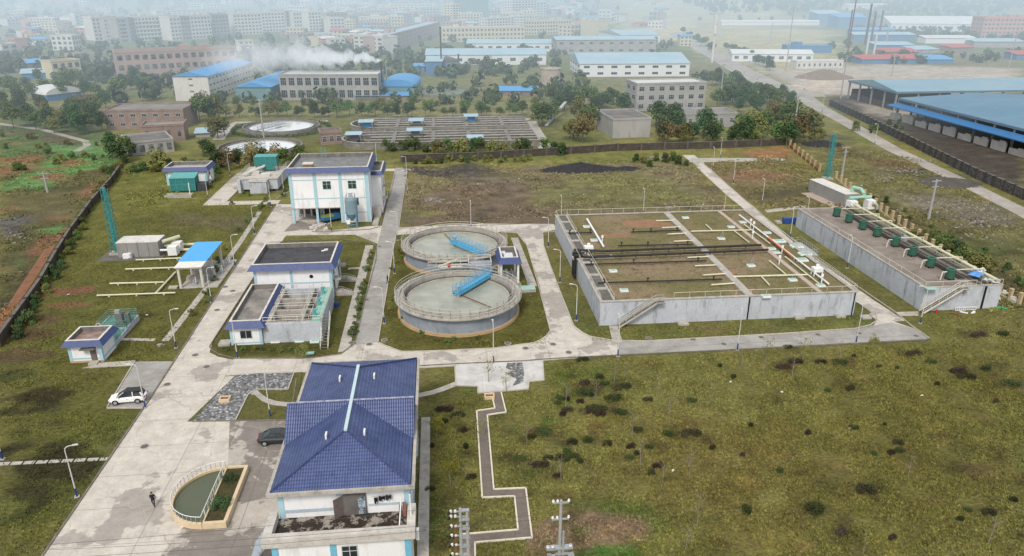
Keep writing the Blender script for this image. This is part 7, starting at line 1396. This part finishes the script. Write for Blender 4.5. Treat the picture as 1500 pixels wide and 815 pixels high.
# cylinder tank, pavilion, masts, chimneys, pond
q = MB(); x, y = P(806,127); q.cyl(0,0,0,hgt(806,127,26),5.1,5.1,28); q.ring(0,0,4.9,5.4,hgt(806,127,26),hgt(806,127,27.5),28); solo('water_tank', q, M('rusty_white_tank', (.45,.41,.36), (.34,.26,.2), .3, .8, .8, streak=True, stain=(.25,.13,.07)), 'round rusty white water tank behind the grove', 'water tank', (x,y,0))
t = thing('garden_pavilion', 'little pavilion with pink red roof in the grove', 'pavilion', (*P(873,156),0)); q = MB(); q.cyl(0,0,2.6,4.6,4.2,.2,6); part('pavilion_roof', q, FR['red'], t)
for k_ in range(6): a = k_*1.047; q = MB(); q.cyl(3*math.cos(a),3*math.sin(a),0,2.6,.15,.15,6); part('column', q, CREAM, t)
q = MB(); q.bar((*P(800,186),.5),(*P(828,166),4.5),1.2,.5); solo('conveyor_ramp', q, M('ramp_grey', (.42,.42,.4)), 'pale sloping ramp roof at the left edge of the wood', 'ramp')
t = thing('water_tower', 'slender white tower with thick upper shaft beside the highway', 'tower', (*P(1043,92),0)); H = hgt(1043,92,70); q = MB(); q.cyl(0,0,0,H*.6,.8,.8,12); part('lower_shaft', q, FW['w'], t); q = MB(); q.cyl(0,0,H*.6,H,1.5,1.5,12); part('upper_shaft', q, FW['w'], t); q = MB(); q.bar((-5,0,H+.3),(5,0,H+1),.4); q.bar((-2,0,H),(-5,0,H+1.5),.3); part('antenna_arms', q, STEEL, t)
def stack(px, py, hpx, r, lab, mat, name='factory_chimney'):
    H = hgt(px,py,hpx); t = thing(name, lab, 'chimney' if 'chimney' in name else 'pole', (*P(px,py),0)); q = MB(); q.cyl(0,0,0,H,r,r*.8,10); part('shaft', q, mat, t); q = MB(); q.cyl(0,0,H,H+.25,r*1.05,r*1.05,10); part('rim', q, mat, t); return t, H
DKS = M('sooty_steel', (.06,.05,.05), (.12,.07,.06), .5)
stack(647,108,68,.5,'tall dark thin chimney beside the sooty blue boiler shed',DKS); tsm, HS = stack(561,143,52,.45,'slim dark chimney that gives off the white smoke plume',DKS); stack(568,140,40,.3,'thinner grey chimney right of the smoking one',STEEL); stack(672,104,24,.6,'short dark chimney by the white hall',DKS)
for px,py,h_,r_,lab in ((1267,66,60,1.1,'left of three thick dark chimneys in the works'),(1276,60,42,1.0,'middle of three thick dark chimneys in the works'),(1287,56,40,1.0,'right of three thick dark chimneys in the works'),(1240,70,55,.7,'brown thin chimney left of the three dark ones')): stack(px,py,h_,r_,lab,DKS)
stack(1268,84,32,.8,'white chimney at the front of the works',FW['w']); stack(1279,84,33,.8,'pale twin chimney right of the white one',FW['w']); stack(1298,62,18,1.0,'short grey chimney among the works sheds',FW['g']); stack(1240,88,88,.5,'tall thin red brown mast behind the gravel yard',RUST,'mast')
def upole(px, py, hpx, lab):
    H = hgt(px,py,hpx); t = thing('concrete_pole', lab, 'utility pole', (*P(px,py),0), R(12)); q = MB(); q.cyl(0,0,0,H,.32,.2,8); part('pole', q, M('pole_concrete', (.34,.34,.33)), t); q = MB(); q.box(-1.3,1.3,-.1,.1,H-.5,H-.3); q.box(-.9,.9,-.1,.1,H-1.8,H-1.6); part('crossarm', q, STEEL, t)
for a in ((1151,103,92,'tall concrete pole left of the white gatehouse'),(1231,145,64,'tall concrete pole standing on the gravel yard'),(1162,199,60,'concrete pole at the edge of the thick wood'),(1477,103,60,'tall concrete pole before the right edge trees'),(1306,112,30,'short white pole behind the blue canopies'),(1360,321,58,'concrete pole on the waste ground behind the piers'),(1233,258,44,'concrete pole right of the east teal chimney'),(70,282,30,'lone pole among the vegetable fields'),(1054,158,64,'pole beside the highway hedge'),(1128,64,30,'short pole right of the slender white tower'),(387,205,60,'thin mast beside the near old round tank'),(388,262,0,'')):
    if a[3]: upole(*a)
for i,(px,py) in enumerate(((1204,165),(1281,213),(1109,118),(1090,108),(1120,100),(1098,92),(1153,140),(1178,132))): 
    o = dup(lamp0, (*P(px,py),0), R(200), ordn(i)+' street lamp counted in the list along the outer roads', 1.15)
    o['label'] = ['street lamp on the bend of the dusty road','street lamp on the dusty road near the stone wall','street lamp left of the highway, nearer','street lamp left of the highway, farther','street lamp right of the highway, nearer','street lamp right of the highway, farther','street lamp where the dusty road leaves the highway','street lamp at the corner of the gravel yard'][i]
q = MB(); q.disc(0,0,.3,15,40); q.ring(0,0,14.7,15.4,0,1,40,mi=1); solo('round_pond', q, [M('pond_green', (.17,.20,.14), (.13,.17,.12), .1), OLDC], 'round walled green pond right of the arched blue barn', 'pond', (*P(650,136),0))
# ---- open sided blue sheds
def canopy(lab, x0, x1, y0, y1, he, hr, axis, cols):
    t = thing('open_shed', lab, 'shed', (x0,y0,0)); q = MB()
    if axis == 'x': ym = (y0+y1)/2; q.add([(x0,y0,he),(x1,y0,he),(x1,ym,hr),(x0,ym,hr),(x0,y1,he),(x1,y1,he),(x0,y0,he-1),(x1,y0,he-.8)],[(0,1,2,3),(3,2,5,4),(0,3,4)])
    else: xm_ = (x0+x1)/2; q.add([(x0,y0,he),(x0,y1,he),(xm_,y1,hr),(xm_,y0,hr),(x1,y0,he),(x1,y1,he)],[(0,3,2,1),(3,4,5,2),(0,4,3),(1,2,5)])
    part('roof', q, (M('faded_blue_sheet', (.125,.235,.325), (.10,.20,.29), .05, .9, .6, stain=(.17,.27,.33), stamt=.6) if axis == 'y' else M('pale_blue_sheet', (.23,.35,.42), (.17,.30,.38), .05, .9, .6, stain=(.30,.36,.36), stamt=.7)), t, world=True)
    q = MB(); q.box(x0-.1,x1,y0-.15,y0-.02,he-.8,he); q.box(x0-.15,x0-.02,y0-.15,y1,he-.8,he); part('eave_beam', q, M('shed_beam', (.14,.22,.28)), t, world=True)
    for (x, y) in cols: q = MB(); q.box(x-.3,x+.3,y-.3,y+.3,0,he-.3); part('column', q, M('shed_column', (.26,.26,.25)), t, world=True)
canopy('rear open shed with faded blue roof across the yard at the right', 190, 300, 297, 336, 8, 10.6, 'x', [(190.5+9.5*i,297.5) for i in range(9)]+[(190.5,306),(190.5,316),(190.5,326),(190.5,335)]+[(200+9.5*i,335) for i in range(7)])
canopy('front open shed with faded blue roof over dark coal at the right edge', 181, 247, 185, 281, 7.9, 9.4, 'y', [(181.5,281-9*i) for i in range(11)]+[(190+10*i,280.5) for i in range(5)]+[(214,281-9*i) for i in range(10)])
q = MB(); q.add([(176.5,185,5.2),(181,185,6),(181,281,6),(176.5,281,5.2),(176.5,185,4.9),(176.5,281,4.9)],[(0,1,2,3),(0,3,5,4)]); solo('lean_to_roof', q, M('strong_blue_sheet', (.04,.16,.36)), 'narrow bright blue lean-to roof along the front open shed', 'roof')
for i in range(11): q = MB(); h_ = 2.4+.5*math.sin(i*2.1); q.box(0,.5,0,6.6,0,h_); q.box(.05,.45,.5,3,h_,h_+.5); solo('barrier_wall', q, M('white_barrier', (.48,.47,.44), (.3,.29,.27), .4), ordn(i)+' pale coal barrier wall from the back under the front open shed', 'wall', (178.5,274-8.2*i,0), 0, 'pale coal barrier walls')
q = MB(); q.box(191,240,333,333.6,0,4.5); q.box(191,191.5,298,333,0,2.6); solo('dark_yard_wall', q, DKS, 'soot black wall under the rear open shed', 'wall')
def heap(lab, px, py, rx, ry, h, mat, seed, name='coal_pile', n=26, cat='pile'):
    x, y = P(px,py); rs = random.Random(seed); m = MB(); vs = []
    for j in range(n+1):
        for i in range(n+1):
            u, v = 2*i/n-1, 2*j/n-1; d = math.hypot(u,v); vs.append((u*rx, v*ry, max(-.05, h*(1-d)*(.75+.5*noise_(u*3+seed,v*3))+rs.uniform(-.08,.08)*h*(d < 1))))
    m.add(vs, [(j*(n+1)+i,j*(n+1)+i+1,(j+1)*(n+1)+i+1,(j+1)*(n+1)+i) for j in range(n) for i in range(n)]); solo(name, m, mat, lab, cat, (x,y,.02))
def noise_(a, b_): return float(fbm(np.array([a+50]), np.array([b_+50]), 1.0, 9, 3)[0])
COAL = M('coal', (.018,.018,.021), (.04,.04,.045), 1.2, .7, .8, fine=.4, bump=.8)
heap('low black coal pile on the empty lot before the back wall', 850,249,12,4.5,2.1,COAL,1); heap('small black coal heap right of the low coal pile', 918,248,4.5,2.5,1.0,COAL,2)
heap('coal heap deep under the front open shed', 1460,190,14,14,4.5,COAL,5); heap('second coal heap under the front open shed towards the back', 1400,166,9,12,3.5,COAL,6)
heap('earth mound on the gravel yard', 1207,114,17,12,5,M('earth_heap', (.22,.17,.13), (.16,.12,.09), .2),7,'earth_mound'); heap('dark spoil heap on the waste ground near the east chimney', 1205,212,7,5,1.4,COAL,8); heap('dark spoil bank left of the concrete pole', 1392,268,8,6,1.2,M('spoil', (.06,.055,.05), (.1,.09,.08), .4, .8),9)
def rubble(lab, px, py, r, n, mat, s=.5, seed=1):
    x, y = P(px,py); rs = random.Random(seed); m = MB()
    for _ in range(n): a = rs.uniform(0,6.28); d = r*rs.random()**.7; q = s*rs.uniform(.25,1.0); m.cb(d*math.cos(a), d*math.sin(a)*.8, 0, q*1.3, q, q*.6*(1.4-d/r), rs.uniform(0,3))
    solo('rubble_heap', m, mat, lab, 'rubble', (x,y,0), 0, None, 'stuff')
RB = M('pale_rubble', (.30,.28,.25), (.14,.13,.115), 1, .8)
for i,(px,py,r,n) in enumerate(((632,294,3.2,60),(955,233,3.5,60),(980,305,1.5,14),(1322,252,7,70),(1345,236,6,50),(1392,300,10,80),(1430,325,9,60),(1300,262,6,36),(1345,310,7,30),(1450,350,8,24),(20,350,5,30),(232,508,1.0,5))): rubble('pale broken rubble, spot %s in order of the site walk' % ORD[i], px, py, r, n, RB, .5, i+3)
for i,(px,py) in enumerate(((700,270),(760,262),(855,285),(1030,300),(1215,300),(1262,272),(215,462),(100,432),(1145,575),(1350,580),(1070,560),(985,690),(1245,628))):
    x, y = P(px,py); q = MB(); q.cb(0,0,0,.3,.2,.06,i); q.cb(.1,.05,.01,.18,.18,.09,i*2); q_ = ['on the empty lot, upper left','on the empty lot below the coal','in the middle of the empty lot','at the right of the empty lot','near the fan tank back corner','left of the grey sheet box','on the west lawn by the low pipes','near the red soil on the west lawn','front lawn, near the road centre','front lawn at the right','front lawn close to the front road','front lawn left of centre','front lawn right of centre'][i]
    solo('litter', q, M('litter_white', (.7,.7,.68)), 'bit of white litter lying '+q_, 'litter', (x,y,.02))
# ---- small houses filling the hazy town
hl = sorted([(rr_(0,1000), rr_(9,74)) for _ in range(230)]); hl = [h for h in hl if not (140 < h[0] < 400 and h[1] > 26) and not (170 < h[0] < 350) and not (600 < h[0] < 980 and h[1] > 46)]; hl = sorted(rnd.sample(hl, min(len(hl),140)))
cnt_ = {}
for i,(px,py) in enumerate(hl):
    h_ = rr_(6,13)*(.5+py/90); w_ = rr_(10,26)*(.5+py/120); c_ = rnd.choice('wwggyyps'); cnt_[c_] = cnt_.get(c_,-1)+1; fl = max(1,round(h_/4.5)); B('town_house', 'small %s town house, %s of its colour from the left' % ({'w':'white','g':'grey','y':'cream','p':'pinkish','s':'salmon'}[c_], ordn(cnt_[c_])), (px,py),(px+w_,py-rr_(-1,1)), h_, rr_(9,14), c_, rnd.choice(['gr','wh','dk','lb','red']) if rnd.random() < .7 else 'blue', fl, max(2,int(w_/5)), rnd.choice(['flat','flat','mono','gable']), group='small houses of the town', wh=.5, ww=.5)
bl_ = sorted([(rr_(0,1000), rr_(10,50)) for _ in range(150)]); bl_ = [h for h in bl_ if not (125 < h[0] < 400 and h[1] > 20) and not (600 < h[0] and h[1] > 40) and not (880 < h[0])][:75]; cnt_ = {}
for px,py in bl_:
    k_ = .45+py/70; h_ = rr_(11,18)*k_; w_ = rr_(16,40)*k_; c_ = rnd.choice('wwggy'); cnt_[c_] = cnt_.get(c_,-1)+1; B('town_block', 'hazy %s town block, %s of its colour from the left' % ({'w':'white','g':'grey','y':'cream'}[c_], ordn(cnt_[c_])), (px,py),(px+w_,py-rr_(0,1)), h_, rr_(10,16), c_, rnd.choice(['gr','gr','wh','red']), max(3,round(h_/4.3)), max(3,int(w_/4.2)), group='hazy blocks of the town', wh=.5, ww=.58, side=3, balc=rnd.random() < .4)
# ---- low scrub (stuff) over the rough ground
def scrub(name, lab, polys, N, seed, r0, r1, cols):
    rs = np.random.RandomState(seed); X = []; Y = []
    for pl, n in polys:
        pw = np.array([P(*p) for p in pl]); x = rs.uniform(pw[:,0].min(),pw[:,0].max(),n*3); y = rs.uniform(pw[:,1].min(),pw[:,1].max(),n*3); k_ = sdist(x, y, [tuple(p) for p in pw]) < 0; k_ &= fbm(x, y, 9, seed+3) > rs.uniform(.38,.6,x.size); X.append(x[k_][:n]); Y.append(y[k_][:n])
    x = np.concatenate(X); y = np.concatenate(Y); K = len(x); n = 16; R_ = rs.uniform(r0,r1,K)**1.0; d = rs.normal(size=(K,n,3)); d /= np.linalg.norm(d,axis=2,keepdims=True); d[:,:,2] = abs(d[:,:,2])*.7
    p = np.stack([x,y,np.zeros(K)],1)[:,None]+d*R_[:,None,None]*rs.uniform(.4,1.1,(K,n,1)); e1 = np.cross(d, rs.normal(size=(K,n,3))); e1 /= np.linalg.norm(e1,axis=2,keepdims=True); e2 = np.cross(d,e1); sz = R_[:,None,None]*.36
    V = np.stack([p-e1*sz,p+e2*sz*.8,p+e1*sz,p-e2*sz*.8],2).reshape(-1,3); g = bpy.data.meshes.new(name); nq = len(V)//4; g.vertices.add(len(V)); g.vertices.foreach_set('co',V.ravel()); g.loops.add(len(V)); g.loops.foreach_set('vertex_index',np.arange(len(V))); g.polygons.add(nq); g.polygons.foreach_set('loop_start',np.arange(0,len(V),4)); g.update(calc_edges=True)
    gi = np.clip(np.searchsorted(ys,y),0,ny-1)*nx+np.clip(np.searchsorted(xs,x),0,nx-1); cc = (np.array(cols)[rs.randint(0,len(cols),K)]*.28+C[gi]*.95)*rs.uniform(.95,1.8,(K,1)); ca = g.attributes.new('soil','FLOAT_COLOR','POINT'); ca.data.foreach_set('color', np.repeat(np.concatenate([cc,np.ones((K,1))],1),4*n,0).ravel()); g.materials.append(bpy.data.materials['grass_blades']); tag(link(name,g),lab,'scrub',None,'stuff')
scrub('lot_scrub','low yellow green and mauve weeds over the empty lot behind the tanks',[([(600,330),(592,245),(1010,232),(1070,305),(815,318)],5200)],0,71,.12,.55,[(.13,.125,.045),(.10,.08,.06),(.16,.155,.05),(.075,.085,.03),(.15,.125,.085),(.085,.06,.052)])
scrub('waste_scrub','tangled low weeds over the waste ground east of the piers',[([(1170,200),(1330,228),(1500,325),(1500,450),(1290,305)],4600)],0,72,.12,.55,[(.14,.13,.05),(.07,.085,.03),(.10,.08,.05),(.17,.15,.085)])
scrub('farm_scrub','rough green and brown growth over the fields west of the dark wall',[([(0,185),(160,215),(175,262),(60,410),(0,500)],6500),([(190,240),(330,235),(300,300),(180,310)],1500)],0,73,.15,.6,[(.075,.125,.035),(.10,.095,.04),(.06,.08,.03),(.14,.12,.06),(.05,.12,.035)])
scrub('slope_scrub','dry brown grass clumps around the fan tank and the diagonal road',[([(1030,240),(1150,225),(1270,300),(1120,308)],2200),([(1370,390),(1500,425),(1500,480),(1460,470)],900)],0,74,.2,.6,[(.12,.11,.045),(.10,.075,.05),(.075,.08,.03)])
# ---- distant woodland (stuff): many small leaf clumps over the far country
rs = np.random.RandomState(12); N = 9000; u = rs.uniform(0,1,N); yy = 330+1900*u**1.5; xx = rs.uniform(-.80,.95,N)*yy+0
k_ = fbm(xx, yy, 130, 88) > .47; xx = xx[k_]; yy = yy[k_]
px_ = np.array([proj(a, b_, 0) for a, b_ in zip(xx, yy)])
ok = ~((px_[:,0] > 985) & (px_[:,0] < 1215) & (px_[:,1] > 40) & (px_[:,1] < 100)) & ~((px_[:,0] > 1090) & (px_[:,1] > 95)) & ~((px_[:,0] > 1180) & (px_[:,1] > 60) & (rs.rand(len(px_)) < .6)) & ~((px_[:,0] > 880) & (px_[:,0] < 1250) & (px_[:,1] > 12) & (px_[:,1] < 60) & (rs.rand(len(px_)) < .85)) & ~((px_[:,0] > 330) & (px_[:,0] < 1010) & (px_[:,1] > 112) & (px_[:,1] < 168) & (rs.rand(len(px_)) < .8))
ok &= ~((px_[:,1] < 78) & (px_[:,0] < 1000) & (rs.rand(len(px_)) < .68)); xx = xx[ok]; yy = yy[ok]; n = 26; T = []
hx = np.concatenate([rs.uniform(430,1700,2600), rs.uniform(-900,2200,2000)]); hy = np.concatenate([rs.uniform(1150,1750,2600), rs.uniform(1600,2600,2000)]); ph = np.array([proj(a, b_, 0) for a, b_ in zip(hx, hy)]); hm = hillz(hx, hy)
kk = hm > 7; xx = np.concatenate([xx, hx[kk]]); yy = np.concatenate([yy, hy[kk]]); K = len(xx); zz = hillz(xx, yy)
R_ = rs.uniform(2.0,4.2,K)*(1+np.clip((yy-1000)/900,0,1.2)); cen = np.stack([xx, yy, zz+R_*.9], 1)
d = rs.normal(size=(K,n,3)); d /= np.linalg.norm(d, axis=2, keepdims=True); p = cen[:,None]+d*R_[:,None,None]*rs.uniform(.5,1.05,(K,n,1))
e1 = rs.normal(size=(K,n,3)); e1 = np.cross(d, e1); e1 /= np.linalg.norm(e1, axis=2, keepdims=True); e2 = np.cross(d, e1); sz = R_[:,None,None]*.42
V = np.stack([p-e1*sz, p+e2*sz*.8, p+e1*sz, p-e2*sz*.8], 2).reshape(-1,3); nq = len(V)//4
g = bpy.data.meshes.new('distant_woodland'); g.vertices.add(len(V)); g.vertices.foreach_set('co', V.ravel()); g.loops.add(len(V)); g.loops.foreach_set('vertex_index', np.arange(len(V))); g.polygons.add(nq); g.polygons.foreach_set('loop_start', np.arange(0,len(V),4)); g.update(calc_edges=True)
g.materials.append(M('far_foliage', (.075,.105,.042), (.038,.058,.026), .08, .9, .95, fine=.4)); tag(link('distant_woodland', g), 'scattered far woodland and scrub between the town and the hills', 'woodland', None, 'stuff')
# ---- smoke from the slim chimney: soft homogeneous puffs, thinner and wider downwind
def puff_mesh(seed, r):
    import bmesh
    bm = bmesh.new(); bmesh.ops.create_icosphere(bm, subdivisions=3, radius=1); o_ = Vector((seed*3.7, seed*1.3, 0))
    for v in bm.verts: n = v.co.normalized(); k_ = 1+.42*noise.noise(n*1.6+o_)+.22*noise.noise(n*3.7+o_); v.co = n*k_*r
    me = bpy.data.meshes.new('puff'); bm.to_mesh(me); bm.free(); return me
x, y = P(561,143); smk = thing('smoke_plume', 'white smoke drifting left from the slim chimney', 'smoke', (x,y,HS+.3)); smk['kind'] = 'stuff'; rs = random.Random(8); fpos = 0.0
for i in range(46):
    f = i/45; r = .55+6.2*f**.85; d_ = .62*math.exp(-4.4*f)+.008; mt = bpy.data.materials.new('smoke'); mt.use_nodes = True; nt = mt.node_tree; nt.nodes.clear(); out = node(nt, 'ShaderNodeOutputMaterial')
    ab = node(nt, 'ShaderNodeVolumeAbsorption'); ab.inputs['Color'].default_value = (0,0,0,1); ab.inputs['Density'].default_value = d_; em = node(nt, 'ShaderNodeEmission'); em.inputs['Color'].default_value = (.80,.85,.89,1); em.inputs['Strength'].default_value = d_; ad = node(nt, 'ShaderNodeAddShader'); nt.links.new(ab.outputs[0], ad.inputs[0]); nt.links.new(em.outputs[0], ad.inputs[1]); nt.links.new(ad.outputs[0], out.inputs['Volume'])  # emission gives the puffs the daylight that real smoke would scatter
    me = puff_mesh(i, r*rs.uniform(.7,1.15)); me.materials.append(mt); o = link('puff', me, smk); o.location = (-72*f**1.25+rs.uniform(-.4,.4)*r, rs.uniform(-.5,.5)*r, .3+2.2*math.sin(f*3)+rs.uniform(-.45,.45)*r); o.rotation_euler = (rs.uniform(0,6),rs.uniform(0,6),0); o.scale = (1.3,1,.8)
# ================================================================ haze, sky, sun, camera
def haze_box(name, x0, x1, y0, y1, z0, z1, dens, colr):
    m = bpy.data.materials.new(name); m.use_nodes = True; nt = m.node_tree; nt.nodes.clear()
    out = node(nt, 'ShaderNodeOutputMaterial'); ab = node(nt, 'ShaderNodeVolumeAbsorption'); em = node(nt, 'ShaderNodeEmission'); ad = node(nt, 'ShaderNodeAddShader')
    ab.inputs['Color'].default_value = (0,0,0,1); ab.inputs['Density'].default_value = dens
    em.inputs['Color'].default_value = c4(colr); em.inputs['Strength'].default_value = dens  # haze glows by itself, standing in for in-scattered skylight
    nt.links.new(ab.outputs[0], ad.inputs[0]); nt.links.new(em.outputs[0], ad.inputs[1]); nt.links.new(ad.outputs[0], out.inputs['Volume'])
    b = MB(); b.box(x0, x1, y0, y1, z0, z1); return struct(name, b, m)
haze_box('haze', -4000, 4400, 230, 6400, -2, 95, .00115, (.62,.75,.835))
w = bpy.data.worlds.new('World'); bpy.context.scene.world = w; w.use_nodes = True
nt = w.node_tree; sky = node(nt, 'ShaderNodeTexSky', sky_type='NISHITA'); sky.sun_disc = False
SUN_EL, SUN_ROT = R(48), R(200)
sky.sun_elevation = SUN_EL; sky.sun_rotation = SUN_ROT; sky.air_density = 1.0; sky.dust_density = 4.0; sky.ozone_density = 1.0
bg = nt.nodes['Background']; bg.inputs['Strength'].default_value = .163
mx = node(nt, 'ShaderNodeMix', data_type='RGBA'); mx.inputs[0].default_value = .6; nt.links.new(sky.outputs[0], mx.inputs[6]); mx.inputs[7].default_value = (6.6,6.5,6.3,1); nt.links.new(mx.outputs[2], bg.inputs[0])
sl = bpy.data.lights.new('sun', 'SUN'); sl.energy = 2.3; sl.angle = R(13); sl.color = (1,.95,.88)
so = bpy.data.objects.new('sun', sl); col.objects.link(so)
d = Vector((math.cos(SUN_EL)*math.sin(SUN_ROT), math.cos(SUN_EL)*math.cos(SUN_ROT), math.sin(SUN_EL)))
so.rotation_euler = d.to_track_quat('Z', 'Y').to_euler(); so.location = (0, 0, 80)
cd = bpy.data.cameras.new('camera'); cd.sensor_width = 36; cd.lens = FPX/1500*36; cd.clip_end = 12000; cd.clip_start = .5
co = bpy.data.objects.new('camera', cd); col.objects.link(co); co.location = (0, 0, CAMH); co.rotation_euler = (math.pi/2-PITCH, 0, -YAW)
s = bpy.context.scene; s.camera = co
s.view_settings.view_transform = 'Standard'; s.view_settings.look = 'None'; s.view_settings.exposure = 0; s.view_settings.gamma = 1
s.cycles.volume_bounces = 0; s.cycles.max_bounces = 6; s.cycles.diffuse_bounces = 2; s.cycles.transparent_max_bounces = 16
